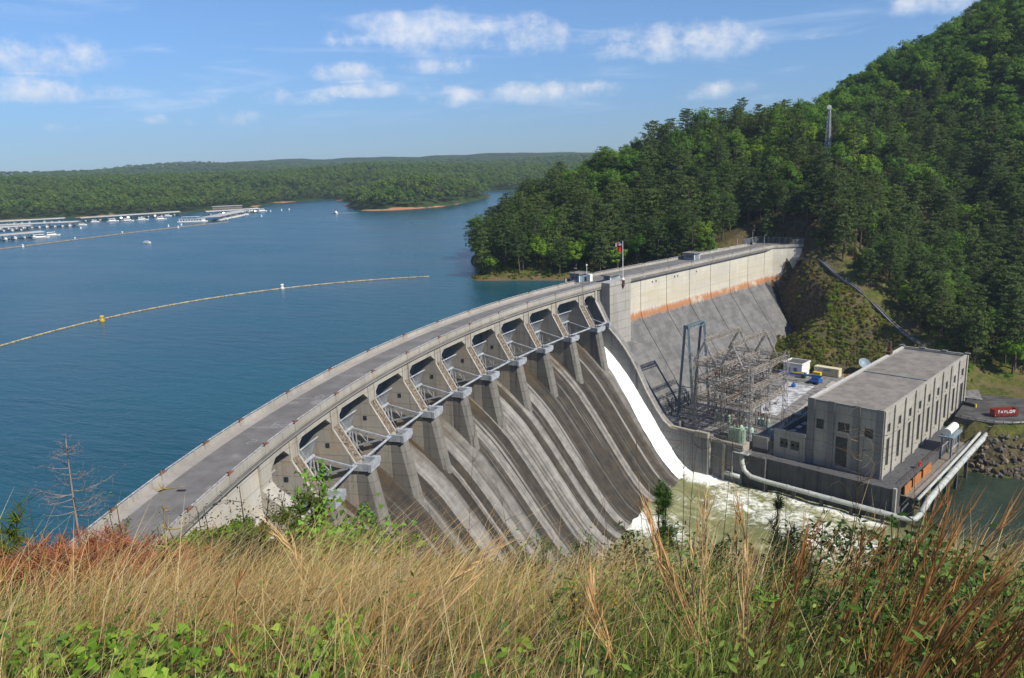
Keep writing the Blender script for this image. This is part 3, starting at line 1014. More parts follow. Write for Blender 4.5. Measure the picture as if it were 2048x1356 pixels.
# arched beams between the piers, with chamfered openings
for a, b in zip(edges[:-1], edges[1:]):
    l = a + (HW if a != S_L else 0.0)
    r = b - (HW if b != S_R else 0.0)
    ch = min(1.75, (r - l) * 0.28)
    poly = [(l, 8.55), (l + ch, 9.75), (r - ch, 9.75), (r, 8.45), (r, 11.26), (l, 11.26)]
    mb = MB()
    mb.prism([D(s, -0.60, z) for s, z in poly], [D(s, -1.9, z) for s, z in poly])
    mb.build('arch_beam', mat('conc_pale'), dam)
    mb = MB()
    mb.box(D, l, r, -9.0, -8.2, 9.6, 11.25)
    mb.build('rear_beam', mat('conc_pier'), dam)

# tainter gates
TR = (3.3, 0.75)
RG = 8.45
A0, A1 = rad(-20.5), rad(36.0)


def gate(l, r):
    w = r - l
    sk = MB()
    k = 10
    o_in, o_out = RG, RG + 0.12
    ring = [(TR[0] - o_out * math.cos(A0 + (A1 - A0) * j / k), TR[1] + o_out * math.sin(A0 + (A1 - A0) * j / k)) for j in range(k + 1)]
    ring += [(TR[0] - o_in * math.cos(A1 - (A1 - A0) * j / k), TR[1] + o_in * math.sin(A1 - (A1 - A0) * j / k)) for j in range(k + 1)]
    sk.profile(ring, l + 0.06, r - 0.06, 20)
    g = sk.build('tainter_gate', mat('steel_gate'), dam)
    rb = MB()
    nr = int(w / 0.62)
    for q in range(nr):
        s = l + 0.3 + (w - 0.6) * q / (nr - 1)
        rr = [(TR[0] - (RG - .02) * math.cos(A0 + (A1 - A0) * j / k), TR[1] + (RG - .02) * math.sin(A0 + (A1 - A0) * j / k)) for j in range(k + 1)]
        rr += [(TR[0] - (RG - .26) * math.cos(A1 - (A1 - A0) * j / k), TR[1] + (RG - .26) * math.sin(A1 - (A1 - A0) * j / k)) for j in range(k + 1)]
        rb.profile(rr, s - 0.06, s + 0.06, 20)
    tag(rb.build('gate_ribs', mat('steel_gate'), g), kind='stuff')
    tb = MB()
    ot, zt = TR[0] - (RG - .15) * math.cos(A1), TR[1] + (RG - .15) * math.sin(A1)
    tb.tube([D(l + 0.05, ot, zt + .12), D(r - 0.05, ot, zt + .12)], 0.17, 8)
    tb.build('top_pipe', mat('steel_gate'), g)
    lev = [rad(11.5), rad(-17.0)]
    for q, al in enumerate(lev):
        o, z = TR[0] - (RG - .62) * math.cos(al), TR[1] + (RG - .62) * math.sin(al)
        gb = MB()
        gb.tube([D(l + 0.3, o, z), D(r - 0.3, o, z)], 0.36 if q == 0 else 0.3, 8)
        gb.build('girder', mat('steel_gate'), g)
    sides = [l + 0.75, r - 0.75] if w > 8 else [l + 0.6, r - 0.6]
    for s in sides:
        e = []
        for al in lev:
            o, z = TR[0] - (RG - .7) * math.cos(al), TR[1] + (RG - .7) * math.sin(al)
            e.append((o, z))
            ab = MB()
            ab.beam(D(s, *TR), D(s, o, z), 0.30, 0.34)
            ab.build('arm', mat('steel_gate'), g)
        f = lambda a, k: (a[0] + (TR[0] - a[0]) * k, a[1] + (TR[1] - a[1]) * k)
        bb = MB()
        bb.beam(D(s, *e[0]), D(s, *e[1]), 0.24)
        bb.beam(D(s, *f(e[0], .13)), D(s, *f(e[1], .42)), 0.17)
        bb.beam(D(s, *f(e[0], .42)), D(s, *f(e[1], .42)), 0.16)
        bb.beam(D(s, *f(e[0], .10)), D(s, *f(e[1], .10)), 0.2)
        bb.build('arm_bracing', mat('steel_gate'), g)
        tr_ = MB()
        tr_.tube([D(s - .55, *TR), D(s + .55, *TR)], 0.42, 10)
        tr_.build('trunnion', mat('steel_gate'), g)
    # tie beam from trunnion to trunnion
    tie = MB()
    tie.tube([D(l - 0.1, TR[0] + .5, TR[1] + .15), D(r + 0.1, TR[0] + .5, TR[1] + .15)], 0.24, 8)
    tie.build('tie_beam', mat('steel_gate'), g)
    if w > 8:
        m = (l + r) / 2
        for sg in (-1, 1):
            k_ = MB()
            k_.beam(D(m + sg * 5.0, TR[0] - (RG - .62) * math.cos(lev[0]), TR[1] + (RG - .62) * math.sin(lev[0])), D(m + sg * 3.4, TR[0] - (RG - .62) * math.cos(lev[1]), TR[1] + (RG - .62) * math.sin(lev[1])), .2)
            k_.build('girder_bracing', mat('steel_gate'), g)
    # hoist under the deck
    h = MB()
    h.box(D, r - 2.2, r - 1.2, -3.6, -2.4, 8.7, 9.6)
    h.tube([D(l + .2, -3.0, 9.15), D(r - .2, -3.0, 9.15)], 0.14, 6)
    h.build('gate_hoist', mat('steel_frame'), g)


for a, b in zip(edges[:-1], edges[1:]):
    gate(a + (HW if a != S_L else 0.0), b - (HW if b != S_R else 0.0))

# training walls at both ends of the spillway
wall_top = [(-0.62, 11.28), (-0.62, 7.35), (3.7, -0.3), (7.0, -3.2), (9.9, -6.3), (12.3, -9.5), (14.5, -13.0), (18.1, -19.6), (21.7, -25.0), (24.2, -28.0), (26.6, -29.7), (29.0, -30.0)]
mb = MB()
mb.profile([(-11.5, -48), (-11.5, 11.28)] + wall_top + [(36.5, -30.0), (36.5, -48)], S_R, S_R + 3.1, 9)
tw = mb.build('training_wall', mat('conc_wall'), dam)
cp = MB()
for (a, b) in zip(wall_top[2:-1], wall_top[3:]):
    cp.hexa([D(S_R - .06, *a), D(S_R + .75, *a), D(S_R + .75, *b), D(S_R - .06, *b)] + [D(q, a[0] + .22, a[1] + .2) for q in (S_R - .06, S_R + .75)] + [D(q, b[0] + .22, b[1] + .2) for q in (S_R + .75, S_R - .06)])
cp.build('coping', mat('conc_pier'), tw)
k2 = MB()
pth = [(-0.62, 11.0), (-0.62, 7.35), (3.9, -0.2)]
out = [(-0.30, 11.0), (-0.30, 7.45), (4.1, 0.05)]
for k in range(2):
    k2.hexa([D(S_R - .04, *pth[k + 1]), D(S_R + 1.0, *pth[k + 1]), D(S_R + 1.0, *out[k + 1]), D(S_R - .04, *out[k + 1]), D(S_R - .04, *pth[k]), D(S_R + 1.0, *pth[k]), D(S_R + 1.0, *out[k]), D(S_R - .04, *out[k])])
k2.build('kerb', mat('conc_pale'), tw)
br = MB()
br.box(D, S_R - .5, S_R + .6, 2.6, 5.2, -0.1, 1.1)
br.build('trunnion_bracket', mat('steel_gate'), tw)
mb = MB()
mb.profile([(-11.5, -48), (-11.5, 11.28), (-0.62, 11.28), (-0.62, 6.6), (0.2, 5.6), (3.0, 3.4), (3.6, 1.4), (7.0, -2.6)] + wall_top[4:] + [(36.5, -30), (36.5, -48)], S_L - 3.4, S_L, 9)
mb.build('training_wall', mat('conc_pale'), dam)

# plain abutment wall left of the gates
ls = [S_L - 3.4, -88.5, -98.0, -108.0, -120.0]
for a, b in zip(ls[:-1], ls[1:]):
    mb = MB()
    mb.profile([(-11.0, -14), (-11.0, 11.28), (-1.0, 11.28), (-0.85, 3.0), (4.5, -14)], a - .04, b + .04, 3)
    mb.build('abutment_block', mat('dam_pale_block'), dam)

# tower block and the straight wing of the dam
mb = MB()
mb.profile([(-9.2, -40), (-9.2, 11.9), (3.1, 11.9), (3.1, -40)], 79.35, 91.4, 4)
tower = mb.build('tower_block', mat('conc_house'), dam)
mb = MB()
mb.profile([(-1.0, 11.92), (-1.0, 13.15), (3.25, 13.15), (3.25, 11.92)], 79.2, 91.55, 4)
mb.build('tower_cap', mat('conc_house'), tower)
mb = MB()
c = D(86.8, 3.25, 0)
hexp = lambda z, r: [c + Vector((r * math.cos(q * math.pi / 3), r * math.sin(q * math.pi / 3), z)) for q in range(6)]
mb.prism(hexp(11.6, .62), hexp(13.3, .62))
mb.prism(hexp(10.4, .08), hexp(11.58, .6))
mb.build('pole_corbel', mat('rust_dark'), tower)

FACE = [(-1.0, 11.28), (-1.0, 2.5), (-0.97, 0.6), (-0.82, -0.7), (-0.52, -1.9), (-0.1, -3.1), (0.4, -4.0), (21.4, -34.0), (21.4, -48.0)]
ts = [-3.6, 8.2, 24.3, 39.8, 55.0, 70.0, 85.0, 99.5]
mb = MB()
mb.profile([(-12.8, -48), (-12.8, 11.2)] + [(o - .35, z - .2) for o, z in FACE[:-1]] + [(21.0, -48)], -3.6, 108.0, 200, Yd)
mb.build('dam_core', mat('steel_dark'), dam)
for a, b in zip(ts[:-1], ts[1:]):
    mb = MB()
    mb.profile([(-12.0, -47.9), (-12.0, 11.28)] + FACE, a + .13, b - .13, 200, Yd)
    mb.build('dam_block', mat('dam_upper'), dam, smooth=False)
mb = MB()
mb.profile([(-9.0, -47.8), (-9.0, -3.4)] + FACE[5:], 79.32, 91.5, 4)
mb.build('dam_block', mat('dam_upper'), dam)
# drain holes high on the face
dh = MB()
for t_, z_ in [(15.2, 9.2), (17.5, 9.2), (29.5, 9.2), (31.6, 9.2), (44.5, 9.2)]:
    dh.tube([Yd(t_, -0.9, z_), Yd(t_, -1.35, z_)], 0.32, 10)
    o = dh.build('drain_hole', mat('black_rubber'), dam)
    dh = MB()
# wing at the far end turning downstream
plan = [(99.6, -1.0), (104.5, 0.3), (109.5, 4.2), (113.5, 9.0), (117.0, 8.6), (117.0, -14.0), (99.6, -14.0)]
mb = MB()
mb.prism([Yd(a, b, -30.0) for a, b in plan], [Yd(a, b, 11.28) for a, b in plan])
mb.build('wing_block', mat('dam_upper'), dam)

# deck slab
dk = MB()
dk.profile([(-9.75, 11.3), (-9.75, 12.2), (0.0, 12.2), (0.0, 11.3)], -124.0, 79.1, 3)
dk.build('deck_slab', mat('deck_asphalt'), dam)
ed = [(-15.8, -15.3), (5.0, -15.2), (40.0, -14.1), (75.0, -12.9), (105.0, -11.7)]
dn_ = [(105.0, 0.2), (110.0, 4.6), (114.2, 9.6), (118.5, 9.2), (118.5, -13.5)]
pl = ed + dn_[::-1] + [(60.0, -0.0), (-15.8, -0.0)]
pl = [(-15.8, -15.3), (5.0, -15.2), (40.0, -14.1), (75.0, -12.9), (105.0, -11.7), (118.5, -13.5), (118.5, 9.2), (114.2, 9.6), (110.0, 4.6), (105.0, 0.15), (99.0, -0.02), (-3.0, -0.02), (-15.8, -1.2)]
mb = MB()
mb.prism([Yd(a, b, 11.30) for a, b in pl], [Yd(a, b, 12.205) for a, b in pl])
mb.build('deck_slab', mat('deck_asphalt'), dam)
# drip band under the parapet that throws the long shadow
band = MB()
band.profile([(-0.6, 11.0), (-0.6, 11.29), (-0.02, 11.29), (-0.02, 11.12)], -120, 79.3, 3)
band.build('drip_band', mat('conc_parapet'), dam)


def parapet_run(mp, s0, s1, o0, o1, z0=11.85, z1=13.05, npan=3, rail=True, pil=True, curved=True):
    """one bay of parapet: a pilaster, then panels, a pipe rail along the top"""
    w = 1.25 if pil else 0.0
    om = (o0 + o1) / 2
    if pil:
        mb = MB()
        mb.box(mp, s0 + .02, s0 + w, min(o0, o1) - .07, max(o0, o1) + .07, z0 - .04, z1 + .16)
        pp_ = mb.build('parapet_pilaster', mat('conc_parapet'), dam)
        if mp is D and s0 < 10:
            mb = MB()
            mb.box(mp, s0 - .05, s0 + w + .1, min(o0, o1) - .1, max(o0, o1) + .1, z1 + .162, z1 + .22)
            mb.build('cap', mat('rust'), pp_)
    L = (s1 - s0 - w) / npan
    for k in range(npan):
        mb = MB()
        mb.box(mp, s0 + w + k * L + .03, s0 + w + (k + 1) * L - .03, o0, o1, z0, z1)
        mb.build('parapet_panel', mat('conc_pale'), dam)
    if rail:
        mb = MB()
        mb.beam(mp(s0 + w, om, z1 + .32), mp(s1, om, z1 + .32), 0.12)
        for k in range(npan * 2 + 1):
            s = s0 + w + (s1 - s0 - w) * (k / (npan * 2)) * .995 + .03
            mb.beam(mp(s, om, z1 - .02), mp(s, om, z1 + .3), 0.09)
        mb.build('pipe_rail', mat('rail_steel'), dam)
    tk = MB()
    tk.box(mp, s0 - .06, s0 + .06, om - .12, om + .16, z1, z1 + .55)
    tk.build('joint_post', mat('rust_dark'), dam)


bays = [-112.0, -100.5, -89.5, -78.6] + PIER + [79.2]
for a, b in zip(bays[:-1], bays[1:]):
    n_ = 3 if b - a > 12 else 2
    parapet_run(D, a, b, -0.32, 0.02, npan=n_)
    parapet_run(D, a, min(b, 78.0), -9.75, -9.42, npan=n_)
for a, b in zip([-3.4] + ts[1:-1], ts[1:]):
    parapet_run(Yd, a, b, -0.36, -0.03, npan=4)
# upstream parapet of the straight wing follows the slightly flaring edge
ue = [(-15.6, -15.3), (5.0, -15.2), (40.0, -14.1), (75.0, -12.9), (104.0, -11.75)]


def up_off(t_):
    return float(np.interp(t_, [q[0] for q in ue], [q[1] for q in ue]))


for k in range(8):
    a, b = -15.6 + k * 14.95, -15.6 + (k + 1) * 14.95
    parapet_run(lambda s, o, z: Yd(s, o + up_off(s), z), a, b, 0.05, 0.38, npan=3)
wp = [(99.5, -0.2), (105.0, 0.15), (110.0, 4.6), (114.2, 9.6)]
for a, b in zip(wp[:-1], wp[1:]):
    mb = MB()
    mb.beam(Yd(a[0], a[1], 12.45), Yd(b[0], b[1], 12.45), 0.35, 1.2)
    mb.build('parapet_panel', mat('conc_pale'), dam)

cw = MB()
cw.profile([(-9.40, 12.203), (-9.40, 12.34), (-7.95, 12.34), (-7.95, 12.203)], -122.0, 79.0, 3)
cw.build('kerb_walk', mat('conc_parapet'), dam)
# seams, chalk inspection marks and patches on the roadway
ln = MB()
for q in PIER:
    ln.box(D, q + .3, q + .42, -8.0, -1.2, 12.204, 12.209)
ln.build('deck_seam', mat('pale_line'), dam)
digits = {'0': [((0, 0), (1, 0)), ((1, 0), (1, 2)), ((1, 2), (0, 2)), ((0, 2), (0, 0))], '1': [((.5, 0), (.5, 2))], '2': [((0, 2), (1, 2)), ((1, 2), (1, 1)), ((1, 1), (0, 1)), ((0, 1), (0, 0)), ((0, 0), (1, 0))],
          '3': [((0, 2), (1, 2)), ((1, 2), (1, 0)), ((1, 0), (0, 0)), ((0, 1), (1, 1))], 'x': [((0, .4), (1, 1.6)), ((0, 1.6), (1, .4))], 'b': [((0, 2), (0, 0)), ((0, 0), (1, 0)), ((1, 0), (1, 1)), ((1, 1), (0, 1))]}
marks = ['2', 'b2', '22', 'x2', '2x2', '2x', '2', '12', '1', '2', '']
for q, txt in zip([-76.5] + PIER, marks):
    mk = MB()
    for k, chr_ in enumerate(txt):
        for (x0, y0), (x1, y1) in digits[chr_]:
            # written so that it reads from downstream, across the road
            p0 = D(q + 1.0 + y0 * 0.85, -4.6 + k * 1.5 + x0 * 1.0, 12.216)
            p1 = D(q + 1.0 + y1 * 0.85, -4.6 + k * 1.5 + x1 * 1.0, 12.216)
            mk.beam(p0, p1, 0.12, 0.008)
    if txt:
        mk.build('chalk_mark', mat('chalk'), dam)
dr = MB()
dr.box(D, -92.6, -92.0, -5.8, -4.6, 12.206, 12.216)
dr.build('deck_drain', mat('black_rubber'), dam)

# white water released by the last gate
rng = np.random.default_rng(4)
k, js = 9, len(CH)
ww = MB()
prof = [(o, z) for o, z in CH if o > -2]
nn = len(prof)
vs = []
dl = list(np.cumsum([0] + [math.hypot(b[0] - a[0], b[1] - a[1]) for a, b in zip(prof[:-1], prof[1:])]))
fine = []
for d in np.linspace(0, dl[-1], 60):
    fine.append((float(np.interp(d, dl, [q[0] for q in prof])), float(np.interp(d, dl, [q[1] for q in prof]))))
for j, (o, z) in enumerate(fine):
    f = j / 59
    l_edge = 70.15 if o < 9.5 else 70.15 - min(1.9, (o - 9.5) * 0.16)
    for i in range(k + 3):
        u = i / (k + 2)
        s = l_edge + (S_R - .02 - l_edge) * u
        th = (0.35 + 0.25 * f) * (0.25 + 0.75 * min(1, 6 * u)) + 0.10 * rng.random() + (0.12 * math.sin(7 * u * 3.1 + j * .5) * f)
        vs.append(D(s, o + .7 * th, z + .7 * th))
fs = []
W_ = k + 3
for j in range(59):
    for i in range(W_ - 1):
        fs.append((j * W_ + i, j * W_ + i + 1, (j + 1) * W_ + i + 1, (j + 1) * W_ + i))
ww.add(vs, fs)
o = ww.build('spillway_water', mat('white_water'), smooth=True)
tag(o, 'sheet of white water pouring down the last spillway bay', 'water', kind='stuff')
# ------------------------------------------------------------------ yard below the dam
PZ = -30.0
mb = MB()
pl = [(-15.6, 26.5), (-15.6, 40.2), (-13.2, 40.2), (-13.2, 44.5), (-9.0, 44.5), (-9.0, 56.0), (-4.0, 66.4), (66.0, 66.4), (69.0, 92.0), (80.0, 88.0), (78.0, 50.0), (66.5, 30.0), (60.0, 16.0), (-11.0, 18.0)]
mb.prism([Yd(a, b, -47.0) for a, b in pl], [Yd(a, b, PZ) for a, b in pl])
yard = tag(mb.build('yard_pavement', mat('yard_gravel')), 'paved switchyard terrace at the foot of the dam', 'pavement', kind='structure')


def ybox(mb, t0, t1, n0, n1, z0, z1):
    mb.box(Yd, t0, t1, n0, n1, z0, z1)


def ypart(name, m, parent, *boxes):
    mb = MB()
    for b in boxes:
        ybox(mb, *b)
    return mb.build(name, mat(m), parent)


def sheet(name, m, label, cat, pts, z):
    mb = MB()
    mb.prism([Yd(a, b, PZ + .002) for a, b in pts], [Yd(a, b, z) for a, b in pts])
    return tag(mb.build(name, mat(m)), label, cat, kind='structure')


sheet('concrete_pad', 'yard_pale', 'pale concrete pad in the yard beside the lattice', 'pavement', [(14, 38), (14, 47), (52, 43), (52, 33)], PZ + .012)
sheet('yard_lane', 'conc_pale', 'light concrete lane across the yard', 'pavement', [(2, 52.6), (2, 55), (62, 48.5), (62, 45.0)], PZ + .010)
sheet('yard_road', 'asphalt', 'dark asphalt beside the powerhouse', 'pavement', [(2, 55.2), (2, 60), (66, 62), (66, 49.0)], PZ + .008)

# retaining wall along the tailwater
rw = thing('retaining_wall', Yd(-15, 36, -43), 'stained concrete retaining wall between spillway and powerhouse', 'wall')
ypart('wall_panel', 'conc_wall', rw, (-16.4, -15.62, 33.0, 40.0, -47, -29.3))
ypart('wall_panel', 'conc_wall', rw, (-14.2, -13.22, 40.0, 50.2, -47, -32.0))
ypart('wall_panel', 'conc_base', rw, (-13.6, -9.02, 50.3, 57.0, -47, -33.9))
ypart('coping', 'conc_pier', rw, (-16.6, -15.5, 27.0, 36.0, -29.9, -29.25), (-16.7, -15.4, 35.9, 40.2, -30.6, -29.0))
ypart('coping', 'conc_pier', rw, (-14.35, -12.9, 39.9, 50.4, -32.0, -31.2))
ypart('buttress', 'conc_pier', rw, (-14.6, -14.2, 44.0, 44.8, -46, -32.1))
ypart('side_wall', 'conc_pale', rw, (-9.0, -8.3, 44.5, 56.0, -33.8, -28.8), (-9.4, -9.0, 51.0, 55.6, -32.6, -29.0))
mb = MB()
for k in range(9):
    ybox(mb, -15.4 + k * .22, -15.2 + k * .22, 40.0 + k * .42, 41.4 + k * .42, -30.2 - k * .2, -30.0 - k * .2)
mb.build('stair', mat('conc_pale'), rw)
rl = MB()
for z in (-33.2, -32.7):
    rl.beam(Yd(-13.4, 50.6, z), Yd(-13.4, 56.8, z), .07)
for k in range(6):
    rl.beam(Yd(-13.4, 50.6 + k * 1.24, -33.9), Yd(-13.4, 50.6 + k * 1.24, -32.65), .07)
rl.build('handrail', mat('rail_steel'), rw)

# ------------------------------------------------------------------ powerhouse
ph = thing('powerhouse', Yd(-8, 76, -43), 'large flat-roofed grey concrete powerhouse with tall windows beside the river', 'building')
T0, T1, N0, N1, ZB, ZT = -8.0, 67.5, 66.5, 86.7, -34.0, -15.2
bay = (T1 - T0) / 9
# base in the river
ypart('base_wall', 'conc_base', ph, (-12.6, -8.0, 57.0, 92.3, -48, -34.02))
ypart('base_wall', 'conc_base', ph, (-8.0, 67.5, 66.5, 92.3, -48, -34.06))
ypart('base_edge', 'conc_pale', ph, (-12.7, -11.9, 91.6, 92.4, -43.5, -33.7))
# near wall, built round its openings
holes = [(68.9, 71.0, -23.3, -20.5), (74.9, 78.0, -22.9, -20.3), (82.0, 84.2, -23.2, -20.6), (74.5, 77.7, -33.0, -24.5)]


def wall_with_holes(name, m, parent, u0, u1, z0, z1, holes, put):
    us = sorted({u0, u1, *[h[0] for h in holes], *[h[1] for h in holes]})
    zs = sorted({z0, z1, *[h[2] for h in holes], *[h[3] for h in holes]})
    mb = MB()
    # merge cells vertically per column to keep the wall clean
    for a, b in zip(us[:-1], us[1:]):
        run = None
        for c, d in zip(zs[:-1], zs[1:]):
            inside = any(h[0] <= (a + b) / 2 <= h[1] and h[2] <= (c + d) / 2 <= h[3] for h in holes)
            if not inside:
                run = (run[0], d) if run else (c, d)
            if inside or d == zs[-1]:
                if run:
                    put(mb, a, b, *run)
                run = None
    bm = bmesh.new()
    me = bpy.data.meshes.new(name)
    me.from_pydata(mb.v, [], mb.f)
    bm.from_mesh(me)
    bmesh.ops.remove_doubles(bm, verts=bm.verts, dist=0.001)
    bm.to_mesh(me)
    bm.free()
    me.materials.append(mat(m))
    return link(name, me, parent)


wall_with_holes('end_wall', 'conc_house', ph, N0, N1, ZB, ZT, holes, lambda mb, a, b, c, d: ybox(mb, T0, T0 + .8, a, b, c, d))
for h in holes:
    w = ypart('shutter', 'louvre', ph, (T0 + .35, T0 + .5, h[0] - .05, h[1] + .05, h[2] - .05, h[3] + .05))
    sl = MB()
    k = int((h[3] - h[2]) / .35)
    for j in range(k):
        z = h[2] + (j + .5) * (h[3] - h[2]) / k
        ybox(sl, T0 + .24, T0 + .34, h[0] + .02, h[1] - .02, z - .05, z + .05)
    tag(sl.build('shutter_slats', mat('louvre'), w), kind='stuff')
    ypart('sill', 'conc_pale', w, (T0 - .18, T0 + .2, h[0] - .2, h[1] + .2, h[2] - .35, h[2] - .02))
for a, b in ((N0 - .06, N0 + 1.9), (72.1, 73.9), (78.9, 80.7), (N1 - 1.9, N1 + .06)):
    ypart('pilaster', 'conc_pilaster', ph, (T0 - .35, T0 - .003, a, b, ZB + .01, ZT + .35))
# river wall with paired windows in nine bays
wh = []
for k in range(9):
    c = T0 + (k + .5) * bay
    if k < 8:
        wh.append((c - 1.15, c + 1.15, -22.1, -19.5))
        wh.append((c - 1.15, c + 1.15, -31.6, -23.6))
    else:
        wh.append((c - 1.3, c + 1.3, -21.5, -19.0))
        wh.append((c - 1.9, c + 1.9, -32.0, -24.0))
wall_with_holes('river_wall', 'conc_pale', ph, T0 + .8, T1 - .8, ZB, ZT, wh, lambda mb, a, b, c, d: ybox(mb, a, b, N1 - .8, N1, c, d))
for h in wh:
    g = ypart('window', 'window_glass', ph, (h[0] - .04, h[1] + .04, N1 - .55, N1 - .45, h[2] - .04, h[3] + .04))
    fr = MB()
    for q in range(4):
        u = h[0] + (h[1] - h[0]) * q / 3
        ybox(fr, u - .05, u + .05, N1 - .44, N1 - .36, h[2], h[3])
    k = max(2, int((h[3] - h[2]) / 1.0))
    for q in range(k + 1):
        z = h[2] + (h[3] - h[2]) * q / k
        ybox(fr, h[0], h[1], N1 - .43, N1 - .37, z - .04, z + .04)
    tag(fr.build('frame', mat('louvre'), g), kind='stuff')
    ypart('sill', 'conc_pale', g, (h[0] - .25, h[1] + .25, N1 - .3, N1 + .22, h[2] - .4, h[2] - .02))
for k in range(10):
    c = T0 + k * bay
    a, b = max(T0, c - 1.0), min(T1, c + 1.0)
    ypart('pilaster', 'conc_pale', ph, (a + .003, b - .003, N1 + .003, N1 + .42, ZB, ZT + .05))
    if 0 < k < 9:
        ypart('downpipe', 'rust_dark', ph, (c + 1.02, c + 1.2, N1 + .003, N1 + .2, ZB + .3, ZT - .2))
ypart('yard_wall', 'conc_house', ph, (T0 + .8, T1 - .8, N0, N0 + .8, ZB, ZT))
ypart('far_wall', 'conc_house', ph, (T1 - .8, T1, N0, N1, ZB, ZT))
roof = ypart('roof', 'roof_gravel', ph, (T0 + .75, T1 - .75, N0 + .75, N1 - .75, -16.6, -15.75))
ypart('roof_joint', 'steel_frame', roof, (T0 + 38.0, T0 + 38.5, N0 + .8, N1 - .8, -15.75, -15.5))
ypart('parapet', 'roof_trim', ph, (T0 - .05, T1 + .05, N0 - .05, N0 + .72, -15.9, -15.0))
ypart('parapet', 'conc_pale', ph, (T0 + .7, T1 - .3, N1 - .55, N1 + .1, -15.9, -15.1))
ypart('parapet', 'conc_house', ph, (T1 - .6, T1 + .1, N0 - .06, N1 + .2, -15.9, -14.85))
ypart('parapet', 'conc_pilaster', ph, (T0 - .1, T0 + .6, N0 + 1.9, N1 - 1.9, -15.6, -15.08))
for a in (0, .33, .66, 1.0):
    n_ = N0 + (N1 - N0) * a
    ypart('roof_block', 'conc_pilaster', ph, (T1 - .7, T1 + .25, n_ - .8, n_ + .8, -14.84, -14.5))
v = MB()
v.lathe(Yd(T0 + 62, N0 + .3, -15.0), [(.55, 0), (.55, 1.6), (.75, 1.7), (.75, 2.1), (.5, 2.2), (.5, 4.2), (.2, 4.4)], 10)
v.build('roof_vent', mat('rust_dark'), ph, smooth=False)
ypart('vent_base', 'rust_dark', ph, (T0 + 60.5, T0 + 63, N0 - .3, N0 + 1.0, -15.0, -14.0))
# patches where bitumen creeps over the parapet
# ledge rail on the river side
rl = MB()
rl.beam(Yd(-8, 91.9, -32.9), Yd(40, 91.9, -32.9), .09)
for k in range(25):
    rl.beam(Yd(-8 + k * 2, 91.9, -34.0), Yd(-8 + k * 2, 91.9, -32.9), .07)
rl.build('ledge_rail', mat('rust_dark'), ph)
# low annex on the yard side
ax_holes = [(59.0, 61.4, -30.9, -28.2), (62.2, 64.8, -31.0, -28.3)]
wall_with_holes('annex_wall', 'conc_house', ph, 57.2, 66.44, -34.0, -25.7, ax_holes, lambda mb, a, b, c, d: ybox(mb, -8.9, -8.2, a, b, c, d))
for h in ax_holes:
    w = ypart('shutter', 'louvre', ph, (-8.55, -8.4, h[0] - .04, h[1] + .04, h[2] - .04, h[3] + .04))
    m_ = (h[0] + h[1]) / 2
    ypart('vent_hole', 'black_rubber', w, (-8.62, -8.56, m_ - .95, m_ - .35, -30.0, -29.3))
    ypart('vent_hole', 'black_rubber', w, (-8.62, -8.56, m_ + .35, m_ + .95, -30.1, -29.4))
ypart('annex_side', 'conc_pilaster', ph, (-8.2, 60.0, 57.2, 57.9, -34.0, -27.2))
ypart('annex_roof', 'asphalt', ph, (-8.2, 60.0, 57.9, 66.44, -28.6, -27.6))
ypart('annex_parapet', 'conc_pilaster', ph, (-8.2, 60.0, 57.9, 58.4, -27.6, -26.4))
for k in range(4):
    ypart('roof_patch', 'yard_pale', ph, (-4 + k * 4.2, -1.5 + k * 4.2, 59.2, 60.6, -27.6, -27.57))
# transformer stalls along the annex
for k in range(6):
    t_ = 2 + k * 9.0
    b = thing('transformer', Yd(t_ + 2.5, 56.6, PZ), ['grey transformer with brown bushings nearest the river end of the annex', 'grey transformer with brown bushings, second along the annex', 'grey transformer with brown bushings, third along the annex',
                                                  'grey transformer with brown bushings, fourth along the annex', 'grey transformer with brown bushings, fifth along the annex', 'grey transformer with brown bushings at the far end of the annex'][k], 'transformer', 'transformers along the annex')
    ypart('tank', 'grey_blue_paint' if k % 2 else 'steel_frame', b, (t_, t_ + 5.0, 55.2, 57.1, PZ, PZ + 3.0))
    ypart('firewall', 'conc_pilaster', b, (t_ + 6.3, t_ + 6.8, 54.6, 57.15, PZ, PZ + 3.6))
    for j in range(3):
        q = MB()
        q.lathe(Yd(t_ + 1 + j * 1.5, 56.1, PZ + 3.0), [(.12, 0), (.26, .15), (.16, .3), (.26, .45), (.16, .6), (.26, .75), (.16, .9), (.24, 1.05), (.08, 1.2), (.05, 1.7)], 8)
        q.build('bushing', mat('porcelain_brown'), b, smooth=True)

